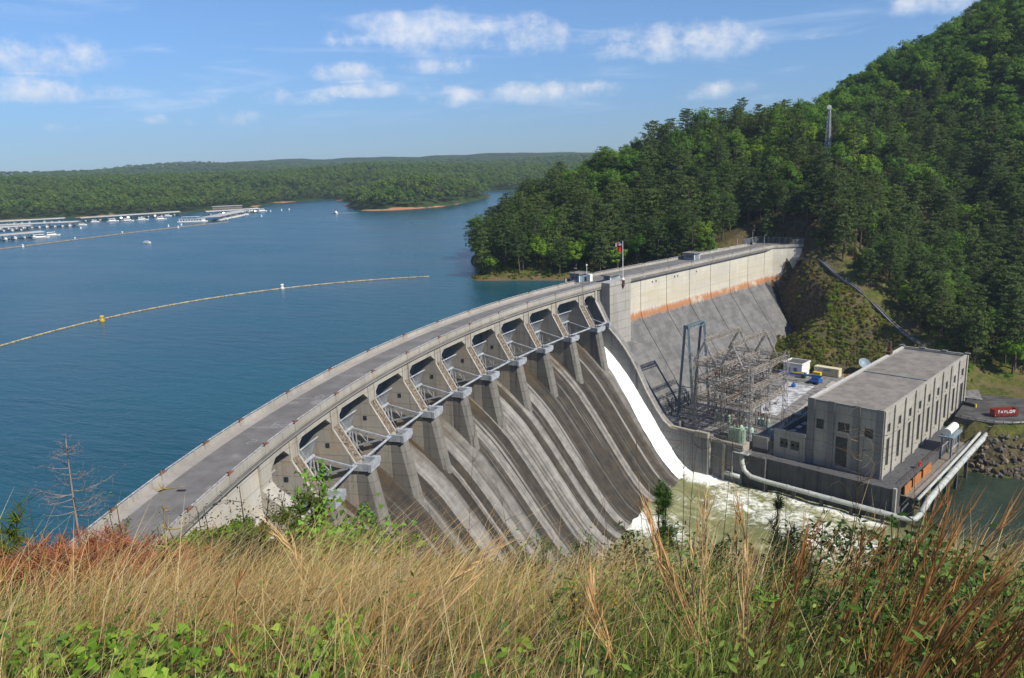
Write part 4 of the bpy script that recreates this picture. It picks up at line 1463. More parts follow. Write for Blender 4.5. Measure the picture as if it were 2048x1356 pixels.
# ------------------------------------------------------------------ river deck and pipes
rd = thing('river_deck', Yd(15, 94, -43), 'narrow planked service deck along the river side of the powerhouse', 'walkway')
for k in range(27):
    ypart('deck_board', 'dock_wood', rd, (-9.0 + k * 1.93, -7.14 + k * 1.93, 92.35, 95.6, -36.7, -36.5))
for k in range(6):
    ypart('deck_pile', 'conc_base', rd, (-8 + k * 9.6, -7 + k * 9.6, 94.2, 95.2, -48, -36.72))
rl = MB()
for z in (-35.9, -35.4):
    rl.beam(Yd(-9, 95.5, z), Yd(43, 95.5, z), .07)
for k in range(18):
    rl.beam(Yd(-9 + k * 3.05, 95.5, -36.5), Yd(-9 + k * 3.05, 95.5, -35.35), .07)
rl.build('handrail', mat('rail_steel'), rd)
for k, (a, b) in enumerate([(-8.6, -3.4), (-2.0, 4.4), (6.0, 13.0)]):
    o = thing('stop_log', Yd((a + b) / 2, 93.4, -36.5), ['orange timber stop log leaning by the wall at the near corner of the powerhouse', 'orange timber stop log, middle one of three on the river deck', 'orange timber stop log, farthest of three on the river deck'][k], 'panel', 'timber stop logs on the river deck')
    for j in range(4):
        ypart('board', 'wood_panel', o, (a, b, 93.0, 93.25, -36.5 + j * .62, -35.9 + j * .62))
ls = thing('life_ring_board', Yd(6.2, 92.4, -33), 'bright red life ring board on the powerhouse ledge rail', 'sign')
mb = MB()
c = Yd(6.2, 92.2, -32.6)
for k in range(14):
    a0, a1 = k / 14 * 2 * math.pi, (k + 1) / 14 * 2 * math.pi
    mb.beam(c + TQ * .62 * math.cos(a0) + Vector((0, 0, .62 * math.sin(a0))), c + TQ * .62 * math.cos(a1) + Vector((0, 0, .62 * math.sin(a1))), .24)
mb.build('ring', mat('red_sign'), ls)
ypart('backing', 'flag_red', ls, (5.7, 6.7, 92.05, 92.09, -33.1, -32.1))
# gantry crane with a white drum
gc = thing('gantry_hoist', Yd(27, 93.5, -36.5), 'white drum on a steel frame at the far end of the river deck', 'hoist')
for (a, b) in ((23.5, 92.6), (23.5, 95.2), (30.5, 92.6), (30.5, 95.2)):
    ypart('leg', 'steel_frame', gc, (a - .2, a + .2, b - .2, b + .2, -36.5, -29.6))
ypart('platform', 'grey_blue_paint', gc, (22.6, 31.4, 92.0, 95.8, -29.6, -29.2))
dr = MB()
dr.tube([Yd(23.2, 93.8, -28.1), Yd(30.8, 93.8, -28.1)], 1.15, 14)
dr.build('drum', mat('white_paint'), gc, smooth=False)
bz = MB()
for (a, b) in ((23.5, 95.2), (23.5, 92.6)):
    bz.beam(Yd(23.5, b, -36.2), Yd(27, b, -29.8), .18)
    bz.beam(Yd(30.5, b, -36.2), Yd(27, b, -29.8), .18)
    bz.beam(Yd(23.5, b, -33), Yd(30.5, b, -33), .16)
bz.build('bracing', mat('rail_steel'), gc)
rl = MB()
for z in (-28.6, -28.1):
    rl.beam(Yd(22.7, 95.7, z), Yd(31.3, 95.7, z), .07)
for k in range(5):
    rl.beam(Yd(22.8 + k * 2.1, 95.7, -29.2), Yd(22.8 + k * 2.1, 95.7, -28.05), .07)
rl.build('handrail', mat('rail_steel'), gc)


def pipe(name, label, pts, r, flange, group=None, m='pipe_paint', piers=()):
    o = thing(name, pts[0], label, 'pipe', group)
    mb = MB()
    mb.tube(pts, r, 14)
    mb.build('pipe_shell', mat(m), o, smooth=True)
    for a, b in zip(pts[:-1], pts[1:]):
        a, b = Vector(a), Vector(b)
        L = (b - a).length
        k = int(L / flange)
        for j in range(1, k + 1):
            c = a + (b - a) * (j / (k + 1))
            d = (b - a).normalized()
            q = MB()
            q.tube([c - d * .14, c + d * .14], r * 1.14, 14)
            q.build('flange', mat('pipe_paint'), o)
    for c in piers:
        q = MB()
        q.box(Yd, c[0] - .4, c[0] + .4, c[1] - .4, c[1] + .4, -47, c[2])
        q.build('support', mat('conc_base'), o)
    return o


pipe('water_pipe', 'long pale grey pipe running above the water along the powerhouse end wall', [Yd(-13.6, 49.8, -33.2), Yd(-13.9, 50.0, -36.2), Yd(-14.1, 50.9, -38.6), Yd(-14.2, 53.0, -40.0), Yd(-14.2, 58, -40.3), Yd(-14.2, 96.0, -40.3), Yd(-13.2, 97.6, -40.1), Yd(-10.5, 98.2, -39.3)], .70, 6.5,
     piers=[(-14.2, n_, -40.9) for n_ in (58, 66, 74, 82, 90)])
pipe('water_pipe', 'thick pale pipe along the outer edge of the river deck', [Yd(-11, 98.2, -39.0), Yd(-4, 98.1, -37.6), Yd(34, 97.6, -36.6), Yd(40, 98.2, -35.4), Yd(46, 99.5, -33.2)], .80, 5.2, piers=[(t_, 97.9, -38) for t_ in (0, 10, 20, 30)])
pipe('water_pipe', 'thinner grey pipe inside the thick one on the river deck', [Yd(-8, 96.3, -37.0), Yd(36, 96.1, -36.2), Yd(41, 96.6, -35.0), Yd(46, 97.6, -33.0)], .42, 9)
pipe('water_pipe', 'short stub of pipe in the dark recess of the retaining wall', [Yd(-13.0, 44.6, -40.6), Yd(-14.6, 45.2, -40.6), Yd(-14.8, 50.0, -40.7)], .7, 9)
ob = thing('outlet_headwall', Yd(46, 98.5, -40), 'low concrete headwall where the river pipes enter the rocky bank', 'wall')
ypart('headwall', 'conc_wall', ob, (46.0, 46.9, 94.5, 102.5, -46, -31.4))
ypart('apron', 'conc_wall', ob, (39.0, 45.9, 99.6, 100.3, -46, -38.0), (40.0, 45.9, 100.4, 104.5, -46, -40.2))
pf = thing('pipe_platform', Yd(-13.6, 49.5, -33), 'small railed steel platform over the pipe bend at the wall corner', 'platform')
ypart('grating', 'rail_steel', pf, (-15.2, -12.8, 47.6, 52.4, -33.5, -33.35))
for i, (a, b) in enumerate(((-15.1, 47.7), (-15.1, 50.0), (-15.1, 52.3), (-12.9, 52.3))):
    ypart('post', 'rail_steel', pf, (a - .05, a + .05, b - .05, b + .05, -33.35, -32.2))
rl = MB()
for z in (-32.7, -32.2):
    rl.beam(Yd(-15.1, 47.7, z), Yd(-15.1, 52.3, z), .07)
    rl.beam(Yd(-15.1, 52.3, z), Yd(-12.9, 52.3, z), .07)
rl.build('handrail', mat('rail_steel'), pf)
ypart('post', 'rail_steel', pf, (-15.15, -14.95, 47.4, 47.6, -42, -33.36))

# ------------------------------------------------------------------ blue-grey take-off gantry
gt = thing('steel_gantry', Yd(-1.2, 26, PZ), 'tall blue-grey steel A-frame gantry standing against the dam face', 'gantry')
for t_ in (-5.9, 3.6):
    for sg in (-1, 1):
        q = MB()
        q.beam(Yd(t_, 26 + sg * 2.9, PZ), Yd(t_, 26 + sg * .55, 0.1), 0.62, 0.75)
        q.build('leg', mat('steel_frame'), gt)
        q = MB()
        q.box(Yd, t_ - .8, t_ + .8, 26 + sg * 2.9 - .8, 26 + sg * 2.9 + .8, PZ, PZ + .6)
        q.build('footing', mat('conc_pale'), gt)
    q = MB()
    q.beam(Yd(t_, 26 - 2.0, -19.5), Yd(t_, 26 + 2.0, -19.5), .22)
    q.build('cross_tie', mat('steel_frame'), gt)
    q = MB()
    q.box(Yd, t_ - .5, t_ + .5, 25.1, 26.9, -0.6, 0.4)
    q.build('cap', mat('steel_frame'), gt)
q = MB()
for sg in (-.7, .7):
    for z in (-.7, .35):
        q.beam(Yd(-5.9, 26 + sg, z), Yd(3.6, 26 + sg, z), .2)
for k in range(8):
    a = -5.9 + k * 9.5 / 8
    b = a + 9.5 / 8
    for sg in (-.7, .7):
        q.beam(Yd(a, 26 + sg, -.7 if k % 2 else .35), Yd(b, 26 + sg, .35 if k % 2 else -.7), .14)
    q.beam(Yd(a, 25.3, .35), Yd(b, 26.7, .35), .14)
    q.beam(Yd(a, 25.3, .35), Yd(a, 26.7, .35), .14)
q.build('cross_girder', mat('steel_frame'), gt)
q = MB()
q.beam(Yd(-5.9, 27.2, -10), Yd(3.6, 27.2, -10), .2)
for t_ in (-3, 0, 2):
    q.beam(Yd(t_, 27.2, -10), Yd(t_ + 1.4, 27.8, -10.4), .12)
q.build('insulator_beam', mat('rail_steel'), gt)


# ------------------------------------------------------------------ lattice switchyard
def lattice(mb, p, q, w, h, seg, c=.11, b=.07, up=Vector((0, 0, 1))):
    p, q = Vector(p), Vector(q)
    d = (q - p).normalized()
    if abs(d.dot(up)) > .95:
        up = TQ
    a = d.cross(up).normalized() * (w / 2)
    e = a.cross(d).normalized() * (h / 2)
    cs = [-a - e, a - e, a + e, -a + e]
    for o in cs:
        mb.beam(p + o, q + o, c)
    for k in range(seg):
        x0, x1 = p + (q - p) * (k / seg), p + (q - p) * ((k + 1) / seg)
        for j in range(4):
            o0, o1 = cs[j], cs[(j + 1) % 4]
            if (k + j) % 2:
                o0, o1 = o1, o0
            mb.beam(x0 + o0, x1 + o1, b)
            mb.beam(x0 + cs[j], x0 + cs[(j + 1) % 4], b)


sw = thing('switchyard_lattice', Yd(0, 42, PZ), 'rusty brown steel lattice bus structure crowding the switchyard', 'switchyard')
ct, cn = (-12.0, -0.5, 11.0), (33.0, 42.0, 51.0)
tops = {}
for i, t_ in enumerate(ct):
    for j, n_ in enumerate(cn):
        top = -9.5 if j == 0 else -8.0
        if i == 2:
            top = -7.5
        tops[(i, j)] = top
        mb = MB()
        lattice(mb, Yd(t_, n_, PZ), Yd(t_, n_, top), 1.15, 1.15, 14, .11, .07)
        mb.build('column', mat('lattice_pale' if j == 2 else 'lattice_steel'), sw)
for z in (-9.2, -14.5, -20.0):
    for i in range(3):
        for j in range(2):
            mb = MB()
            lattice(mb, Yd(ct[i], cn[j] + .6, z), Yd(ct[i], cn[j + 1] - .6, z), .9, 1.1, 6)
            mb.build('truss', mat('lattice_steel'), sw)
    for j in range(3):
        for i in range(2):
            mb = MB()
            lattice(mb, Yd(ct[i] + .6, cn[j], z), Yd(ct[i + 1] - .6, cn[j], z), .9, 1.1, 8)
            mb.build('truss', mat('lattice_steel'), sw)
# gabled dead-end frames on top
for i, t_ in enumerate((-12.0, 9.0)):
    for j in range(2):
        mb = MB()
        n_ = 36 + 9 * j
        lattice(mb, Yd(t_, n_ - 3.6, -9.0), Yd(t_, n_, -2.2), .42, .42, 8, .09, .06)
        lattice(mb, Yd(t_, n_ + 3.6, -9.0), Yd(t_, n_, -2.2), .42, .42, 8, .09, .06)
        mb.build('gable_frame', mat('lattice_pale' if i == 0 else 'lattice_steel'), sw)
for j in range(2):
    mb = MB()
    lattice(mb, Yd(-12.0, 36 + 9 * j, -2.0), Yd(9.0, 36 + 9 * j, -2.0), .8, 1.4, 18, .1, .07)
    mb.build('ridge_truss', mat('lattice_steel'), sw)
random.seed(8)
# insulator strings, posts, switch arms and bus bars
for lvl, z in enumerate((-10.6, -15.8, -21.2)):
    for j in range(9):
        n_ = 33.6 + j * 2.1
        mb = MB()
        mb.tube([Yd(-12, n_, z), Yd(-4, n_, z - .35), Yd(3, n_, z - .25), Yd(11, n_, z)], .09, 5)
        mb.build('bus_bar', mat('rail_steel' if j % 3 else 'rust_dark'), sw)
    for i in range(11):
        t_ = -11.2 + i * 2.15
        mb = MB()
        mb.tube([Yd(t_, 33.2, z + .5), Yd(t_, 42, z + .15), Yd(t_, 50.8, z + .5)], .08, 5)
        mb.build('bus_bar', mat('rust_dark' if (i + lvl) % 2 else 'lattice_pale'), sw)
ins_me = {}
for m in ('porcelain_brown', 'porcelain_grey'):
    mb = MB()
    mb.lathe((0, 0, 0), [(.05, 0)] + [(r, .08 + .13 * k) for k in range(9) for r in (.20,)] + [(.05, 1.3)], 7)
    ins_me[m] = mb.mesh('insulator', mat(m), True)
for k in range(170):
    o = bpy.data.objects.new('insulator', ins_me['porcelain_brown' if random.random() < .6 else 'porcelain_grey'])
    COL.objects.link(o)
    o.parent = sw
    lv = random.choice((-9.9, -15.2, -20.6, -24.5))
    p_ = Yd(random.uniform(-12, 11), random.uniform(33.2, 50.8), lv)
    o.location = p_ - sw.location
    o.rotation_euler = (random.choice((0, math.pi, 1.4, -1.4)), random.choice((0, .3, -.3)), random.uniform(0, 6.28))
for k in range(46):
    a = Vector((random.uniform(-11.5, 10.5), random.uniform(33.5, 50.5), random.choice((-14.0, -19.5, -24.0))))
    mb = MB()
    d = random.choice(((3.2, 0), (0, 2.6), (2.2, 1.2), (1.5, -1.5)))
    mb.beam(Yd(*a), Yd(a.x + d[0], a.y + d[1], a.z + random.uniform(-.8, 1.6)), .13)
    mb.build('switch_arm', mat(random.choice(('rust', 'lattice_pale', 'lattice_steel', 'rust_dark'))), sw)
for k in range(14):
    a, b = random.uniform(-11, 10), random.uniform(34, 50)
    mb = MB()
    mb.beam(Yd(a, b, PZ), Yd(a, b, PZ + random.uniform(5, 10)), .28)
    mb.build('support_post', mat('steel_frame' if k % 3 else 'lattice_steel'), sw)

# oil circuit breakers and the green transformer in front
def breaker(t_, n_, label, m):
    b = thing('circuit_breaker', Yd(t_, n_, PZ), label, 'breaker', 'mint green circuit breakers')
    for k in range(3):
        q = MB()
        q.lathe(Yd(t_, n_ + k * 1.7, PZ + .5), [(.3, 0), (.7, .1), (.72, 1.9), (.5, 2.3), (.2, 2.4)], 12)
        q.build('tank', mat(m), b, smooth=False)
        for sg in (-1, 1):
            q = MB()
            q.tube([Yd(t_ + sg * .3, n_ + k * 1.7, PZ + 2.7), Yd(t_ + sg * .75, n_ + k * 1.7, PZ + 4.3)], [.2, .1], 7)
            q.build('bushing', mat('porcelain_brown'), b)
    ypart('frame', m, b, (t_ - .8, t_ + .8, n_ - .9, n_ + 4.3, PZ, PZ + .5))


breaker(-8.5, 46.5, 'row of three mint green breaker tanks nearest the water', 'mint_paint')
breaker(1.5, 46.8, 'row of three mint green breaker tanks in the middle of the switchyard', 'mint_paint')
breaker(-1.5, 35.5, 'row of pale green breaker tanks under the lattice by the dam face', 'green_paint')
tf = thing('transformer', Yd(-12.3, 45.8, -31.3), 'big pale green ribbed transformer at the front corner of the switchyard', 'transformer')
ypart('plinth', 'conc_pale', tf, (-13.1, -9.2, 44.0, 50.0, -33.9, -31.4))
ypart('tank', 'green_paint', tf, (-12.6, -10.0, 44.6, 48.6, -31.4, -27.0))
for k in range(7):
    ypart('cooling_fin', 'green_paint', tf, (-12.9, -12.62, 44.8 + k * .55, 45.15 + k * .55, -31.1, -27.4))
for k in range(5):
    ypart('cooling_fin', 'green_paint', tf, (-12.4 + k * .48, -12.1 + k * .48, 48.62, 49.1, -31.1, -27.4))
for k in range(3):
    q = MB()
    q.lathe(Yd(-11.2, 45.4 + k * 1.1, -27.0), [(.12, 0), (.25, .2), (.15, .35), (.25, .5), (.15, .65), (.24, .8), (.06, 1.0), (.05, 1.5)], 8)
    q.build('bushing', mat('porcelain_brown'), tf)
ypart('blast_wall', 'steel_frame', tf, (-9.1, -8.6, 48.0, 52.0, -31.4, -28.6))
bx = thing('control_cabinet', Yd(-15.0, 30, PZ), 'small white and black cabinet at the foot of the gantry', 'cabinet')
ypart('body', 'black_rubber', bx, (-14.4, -13.4, 29.2, 30.2, PZ, PZ + 2.0))
ypart('side_panel', 'white_paint', bx, (-14.5, -14.42, 28.9, 29.6, PZ, PZ + 2.05))
cb = thing('control_cabinet', Yd(10, 53.4, PZ), 'plain white cabinet by the lane at the edge of the switchyard', 'cabinet')
ypart('body', 'white_paint', cb, (-5.0, -4.0, 54.0, 54.9, PZ, PZ + 2.2))
ypart('door', 'rail_steel', cb, (-5.06, -5.002, 54.1, 54.8, PZ + .2, PZ + 2.0))
# scaffold along the toe of the dam
sf = thing('scaffold_rack', Yd(4, 20.8, PZ), 'low dark steel rack along the toe of the dam', 'rack')
for k in range(8):
    ypart('post', 'steel_dark', sf, (-6 + k * 2.6, -5.85 + k * 2.6, 20.6, 20.75, PZ, PZ + 5.5))
for z in (1.5, 3.4, 5.4):
    ypart('rail', 'steel_dark', sf, (-6, 12.4, 20.6, 20.72, PZ + z, PZ + z + .14))

# hut, container and plant at the back of the yard
hut = thing('equipment_hut', Yd(64, 31, PZ), 'small white flat-roofed hut at the back of the yard', 'hut')
ypart('wall', 'white_paint', hut, (60.6, 67.6, 27.2, 34.4, PZ, PZ + 4.5))
ypart('roof', 'slate_roof', hut, (60.9, 67.3, 27.5, 34.1, PZ + 4.5, PZ + 4.62))
for b in ((60.4, 67.8, 27.0, 27.4), (60.4, 67.8, 34.2, 34.6), (60.4, 60.8, 27.4, 34.2), (67.4, 67.8, 27.4, 34.2)):
    ypart('parapet', 'white_paint', hut, (*b, PZ + 4.5, PZ + 5.0))
for a in (28.6, 31.2):
    ypart('louvre', 'steel_frame', hut, (60.52, 60.598, a, a + 1.3, PZ + .8, PZ + 3.2))
gb = thing('portable_toilet', Yd(60, 35.3, PZ), 'dark green portable cabin beside the white hut', 'cabin')
ypart('body', 'green_dark_paint', gb, (59.3, 60.7, 34.8, 36.2, PZ, PZ + 2.3))
ypart('roof', 'white_paint', gb, (59.2, 60.8, 34.7, 36.3, PZ + 2.3, PZ + 2.5))
ct_ = thing('storage_container', Yd(69, 39, PZ), 'cream storage container against the rocky slope', 'container')
ypart('body', 'cream_paint', ct_, (67.4, 70.0, 36.2, 45.4, PZ + .15, PZ + 3.1))
for k in range(16):
    ypart('rib', 'cream_paint', ct_, (67.32, 67.398, 36.4 + k * .57, 36.62 + k * .57, PZ + .3, PZ + 2.95))
ypart('roof', 'cream_paint', ct_, (67.3, 70.1, 36.1, 45.5, PZ + 3.1, PZ + 3.18))
ypart('sign_plate', 'grey_blue_paint', ct_, (67.28, 67.318, 39.6, 42.2, PZ + 1.9, PZ + 2.6))
lf = thing('boom_lift', Yd(56, 42, PZ), 'blue boom lift folded on the yard paving', 'vehicle')
ypart('chassis', 'blue_paint', lf, (54.5, 58.2, 39.6, 43.4, PZ + .6, PZ + 1.3))
ypart('turret', 'blue_paint', lf, (55.2, 57.6, 40.4, 43.0, PZ + 1.3, PZ + 2.3))
q = MB()
q.beam(Yd(56.2, 43.6, PZ + 2.8), Yd(54.2, 30.2, PZ + 2.6), .55, .6)
q.build('boom', mat('blue_paint'), lf)
q = MB()
q.beam(Yd(54.9, 37.5, PZ + 3.2), Yd(54.5, 33.6, PZ + 3.15), .5, .35)
q.build('boom_sleeve', mat('yellow_paint'), lf)
ypart('basket', 'blue_paint', lf, (53.4, 55.0, 28.8, 30.2, PZ + 2.0, PZ + 3.1))
for a in (54.4, 58.0):
    for b in (40.0, 42.8):
        q = MB()
        q.tube([Yd(a, b - .25, PZ + .55), Yd(a, b + .25, PZ + .55)], .55, 12)
        q.build('wheel', mat('black_rubber'), lf)
cr = thing('blue_bollard_tank', Yd(47, 37.5, PZ), 'small bright blue drum standing on the pale pad', 'drum')
q = MB()
q.lathe(Yd(47, 37.5, PZ + .01), [(.8, 0), (.8, 1.0), (.35, 1.1), (.35, 1.7)], 12)
q.build('drum', mat('blue_paint'), cr)
ds = thing('satellite_dish', Yd(76, 51, PZ), 'blue-grey satellite dish on a post behind the powerhouse roof', 'dish')
q = MB()
q.tube([Yd(76.5, 51, PZ), Yd(76.5, 51, PZ + 3.6)], .2, 8)
q.build('post', mat('rail_steel'), ds)
q = MB()
ax = (NQ * .55 - TQ * .45 + Vector((0, 0, .7))).normalized()
a_ = ax.cross(Vector((0, 0, 1))).normalized()
b_ = ax.cross(a_)
c = Yd(76.3, 51, PZ + 4.2)
vs, fs = [c], []
for i in range(1, 5):
    for k in range(16):
        r = 2.3 * i / 4
        vs.append(c + (a_ * math.cos(k * math.pi / 8) + b_ * math.sin(k * math.pi / 8)) * r + ax * (r * r * .14))
for k in range(16):
    fs.append((0, 1 + k, 1 + (k + 1) % 16))
for i in range(3):
    for k in range(16):
        fs.append((1 + i * 16 + k, 1 + (i + 1) * 16 + k, 1 + (i + 1) * 16 + (k + 1) % 16, 1 + i * 16 + (k + 1) % 16))
q.add(vs, fs)
q.build('reflector', mat('grey_blue_paint'), ds, smooth=True, fix=False)
og = thing('traffic_barrier', Yd(72, 45, PZ), 'orange plastic barrier stack beside the cream container', 'barrier')
for k in range(3):
    q = MB()
    a, b = 69.5 + k * 1.2, 46.5 + k * .9
    q.prism([Yd(a, b, PZ), Yd(a + .5, b, PZ), Yd(a + .35, b, PZ + 1.1), Yd(a + .15, b, PZ + 1.1)], [Yd(a, b + 2.2, PZ), Yd(a + .5, b + 2.2, PZ), Yd(a + .35, b + 2.2, PZ + 1.1), Yd(a + .15, b + 2.2, PZ + 1.1)])
    q.build('barrier_unit', mat('orange_paint'), og)
yl = thing('generator', Yd(66, 37.6, PZ), 'small yellow generator in front of the cream container', 'generator')
ypart('housing', 'yellow_paint', yl, (63.6, 65.4, 37.2, 40.0, PZ + .5, PZ + 1.9))
ypart('base', 'steel_dark', yl, (63.4, 65.6, 37.0, 40.2, PZ + .05, PZ + .5))
# slim lamp and fence posts along the yard road
for k in range(6):
    p_ = thing('marker_post', Yd(30 + k * 6, 54.5 - k * .6, PZ), ['slim grey post beside the yard road, nearest the annex', 'slim grey post beside the yard road, second in the row', 'slim grey post beside the yard road, third in the row', 'slim grey post beside the yard road, fourth in the row', 'slim grey post beside the yard road, fifth in the row', 'slim grey post beside the yard road, nearest the boom lift'][k], 'post', 'posts along the yard road')
    q = MB()
    q.tube([Yd(30 + k * 6, 54.5 - k * .6, PZ), Yd(30 + k * 6, 54.5 - k * .6, PZ + 3.4)], .13, 6)
    q.build('post', mat('steel_frame'), p_)
    q = MB()
    q.box(Yd, 29.8 + k * 6, 30.2 + k * 6, 54.2 - k * .6, 54.8 - k * .6, PZ + 3.4, PZ + 3.7)
    q.build('lamp_head', mat('steel_frame'), p_)
# ------------------------------------------------------------------ trees
def foliage(name, dark, lite, tl=0.28, patch=0.03):
    m, n = new_mat(name)
    oi = n.n('ShaderNodeObjectInfo')
    r = oi.outputs['Random']
    loc = oi.outputs['Location']
    pn = n.noise(loc, patch, 2, 0.5)
    fn = n.noise(n.pos(), 0.9, 3, 0.6)
    k = n.math('ADD', n.math('MULTIPLY', r, 0.55), n.math('MULTIPLY', n.math('SUBTRACT', fn, 0.25), 0.7))
    c = n.mix(n.ramp(k, 0.1, 0.85, smooth=False), dark, lite)
    c = n.mix(n.math('MULTIPLY', n.ramp(pn, 0.45, 0.65), 0.35), c, tuple(v * q for v, q in zip(lite, (1.25, 1.0, .8))))
    finish(n, c, 0.7, 0.12, trans=(n.mix(0.5, c, tuple(v * 1.5 for v in lite)), tl))
    return m


foliage('pine_needles', (0.046, 0.088, 0.024), (0.115, 0.170, 0.046), 0.34)
foliage('leaf_dark', (0.055, 0.135, 0.016), (0.140, 0.250, 0.034), 0.42)
foliage('leaf_bright', (0.110, 0.220, 0.018), (0.230, 0.350, 0.036), 0.42)
foliage('leaf_olive', (0.105, 0.125, 0.022), (0.25, 0.235, 0.055), 0.34)
foliage('leaf_far', (0.060, 0.130, 0.024), (0.155, 0.230, 0.050), 0.38)
foliage('leaf_far_pine', (0.045, 0.075, 0.030), (0.085, 0.115, 0.048), 0.25)


def cards(rng, cen, rad3, n, size, out=0.55, aspect=0.75, centre=None):
    """n leaf cards inside each ellipsoid; cards lean outwards"""
    cen = np.asarray(cen, float)
    m = len(cen)
    rad3 = np.broadcast_to(np.asarray(rad3, float), (m, 3))
    d = rng.normal(size=(m, n, 3))
    d /= np.linalg.norm(d, axis=2, keepdims=True)
    r = rng.random((m, n, 1)) ** 0.45
    p = cen[:, None] + d * r * rad3[:, None]
    nm = d * out + rng.normal(size=(m, n, 3)) * (1 - out) * .8
    if centre is not None:
        o = p - np.asarray(centre, float)
        o /= np.maximum(np.linalg.norm(o, axis=2, keepdims=True), 1e-6)
        nm = nm + o * .5
    nm[..., 2] += 0.25
    nm /= np.linalg.norm(nm, axis=2, keepdims=True)
    a = np.cross(nm, rng.normal(size=(m, n, 3)))
    a /= np.maximum(np.linalg.norm(a, axis=2, keepdims=True), 1e-6)
    b = np.cross(nm, a)
    s = size * (0.6 + 0.8 * rng.random((m, n, 1)))
    a, b = a * s * .5, b * s * .5 * aspect
    bend = nm * s * .12
    v = np.stack([p - a - b * .4 - bend, p - a * .2 - b + bend * .3, p + a + b * .4 - bend, p + a * .2 + b + bend * .3], 2).reshape(-1, 3)
    q = np.arange(len(v)).reshape(-1, 4)
    return v, q


def trunk_mb(h, r, rng, lean=.3, branches=()):
    mb = MB()
    pts = [(0, 0, -1.0)]
    for k in range(1, 6):
        pts.append((lean * rng.normal() * k / 6, lean * rng.normal() * k / 6, h * k / 5))
    mb.tube(pts, [r * (1.25 - 1.1 * k / 5.5) for k in range(6)], 6)
    for (a, b, rr) in branches:
        mb.tube([a, b], [rr, rr * .4], 4)
    return mb


def pine(seed, H=19.0, base=.34, width=3.4):
    rng = np.random.default_rng(seed)
    cen, rr, br = [], [], []
    nw = 13
    for k in range(nw):
        f = k / (nw - 1)
        z = H * (base + (1 - base) * f)
        L = width * ((1 - f * .93) ** .42) * (0.55 + .6 * math.sin(min(1, f * 3 + .35) * math.pi / 2)) + .35
        nb = 5 if f < .85 else 4
        a0 = rng.random() * 6.28
        for j in range(nb):
            if rng.random() < .14 and f < .8:
                continue
            a = a0 + j * 6.28 / nb + rng.normal() * .25
            l = L * (0.65 + .5 * rng.random())
            zz = z + rng.normal() * .35
            tip = (math.cos(a) * l, math.sin(a) * l, zz + .25 * l * .4)
            br.append(((0, 0, zz - .3), tip, .07))
            for q in ((.55, .85), (.98, 1.0)):
                cen.append((math.cos(a) * l * q[0], math.sin(a) * l * q[0], zz + .1 * l * q[0] + rng.normal() * .15))
                w = (0.75 + .25 * l / width) * q[1]
                rr.append((1.0 * w, 1.0 * w, .50 * w))
    cen.append((0, 0, H))
    rr.append((.9, .9, .8))
    v, q = cards(rng, cen, rr, 17, .60, .42, .55, centre=(0, 0, H * .5))
    return (v, q), trunk_mb(H * .98, .24, rng, .25, br[::2])


def broad(seed, H=15.0, rx=4.3, rz=5.2):
    rng = np.random.default_rng(seed)
    cz = H - rz
    n = 46
    d = rng.normal(size=(n, 3))
    d /= np.linalg.norm(d, axis=1, keepdims=True)
    d[:, 2] = np.where(d[:, 2] < -.45, -d[:, 2], d[:, 2])
    r = 0.55 + .42 * rng.random((n, 1))
    lob = 1 + .22 * np.sin(3 * np.arctan2(d[:, 1], d[:, 0]) + seed)[:, None]
    cen = d * r * lob * np.array([rx, rx, rz]) + np.array([0, 0, cz])
    rr = (0.95 + .7 * rng.random((n, 1))) * np.array([[1, 1, .8]]) * rx / 4.3
    v, q = cards(rng, cen, rr, 40, .60 * (rx / 4.3) ** .4, .62, .8, centre=(0, 0, cz))
    br = [((0, 0, cz - rz * .75), tuple(c * .8 + np.array([0, 0, cz]) * .2), .11) for c in cen[::6]]
    return (v, q), trunk_mb(cz, .26, rng, .3, br)


def far_tree(seed, H=17.0, rx=4.6, rz=6.2, pine_=False):
    rng = np.random.default_rng(seed)
    n = 12
    d = rng.normal(size=(n, 3))
    d /= np.linalg.norm(d, axis=1, keepdims=True)
    d[:, 2] = np.abs(d[:, 2]) * 1.1 - .35
    cz = H - rz
    cen = d * .68 * np.array([rx, rx, rz]) + np.array([0, 0, cz])
    return cards(rng, cen, np.full((n, 3), 2.0 if not pine_ else 1.5), 11, 1.55, .6, .85, centre=(0, 0, cz))


def bush(seed, r=1.6, h=1.6, n=16, per=22, size=.36):
    rng = np.random.default_rng(seed)
    d = rng.normal(size=(n, 3))
    d /= np.linalg.norm(d, axis=1, keepdims=True)
    d[:, 2] = np.abs(d[:, 2])
    cen = d * (.35 + .5 * rng.random((n, 1))) * np.array([r, r, h]) + np.array([0, 0, h * .25])
    return cards(rng, cen, np.full((n, 3), r * .34), per, size, .5, .75, centre=(0, 0, 0))


def crown_mesh(name, vq, m):
    return np_mesh(name, vq[0], vq[1], mat(m))


KIND = []   # crown mesh, trunk mesh, joined mesh for the mass, kind, height
PROTO = bpy.data.collections.new('tree_protos')


def join_meshes(name, ms):
    bm = bmesh.new()
    off = []
    for k, me in enumerate(ms):
        n0 = len(bm.faces)
        bm.from_mesh(me)
        bm.faces.ensure_lookup_table()
        for f in bm.faces[n0:]:
            f.material_index = k
    out = bpy.data.meshes.new(name)
    bm.to_mesh(out)
    bm.free()
    for me in ms:
        out.materials.append(me.materials[0])
    return out


def add_kind(kind, vq, tm, leaf, bark, h):
    cm = crown_mesh('crown', vq, leaf)
    tmesh = tm.mesh('trunk', mat(bark))
    KIND.append((cm, tmesh, kind, h))
    o = bpy.data.objects.new('tree_%02d' % (len(KIND) - 1), join_meshes('tree', [cm, tmesh]))
    PROTO.objects.link(o)


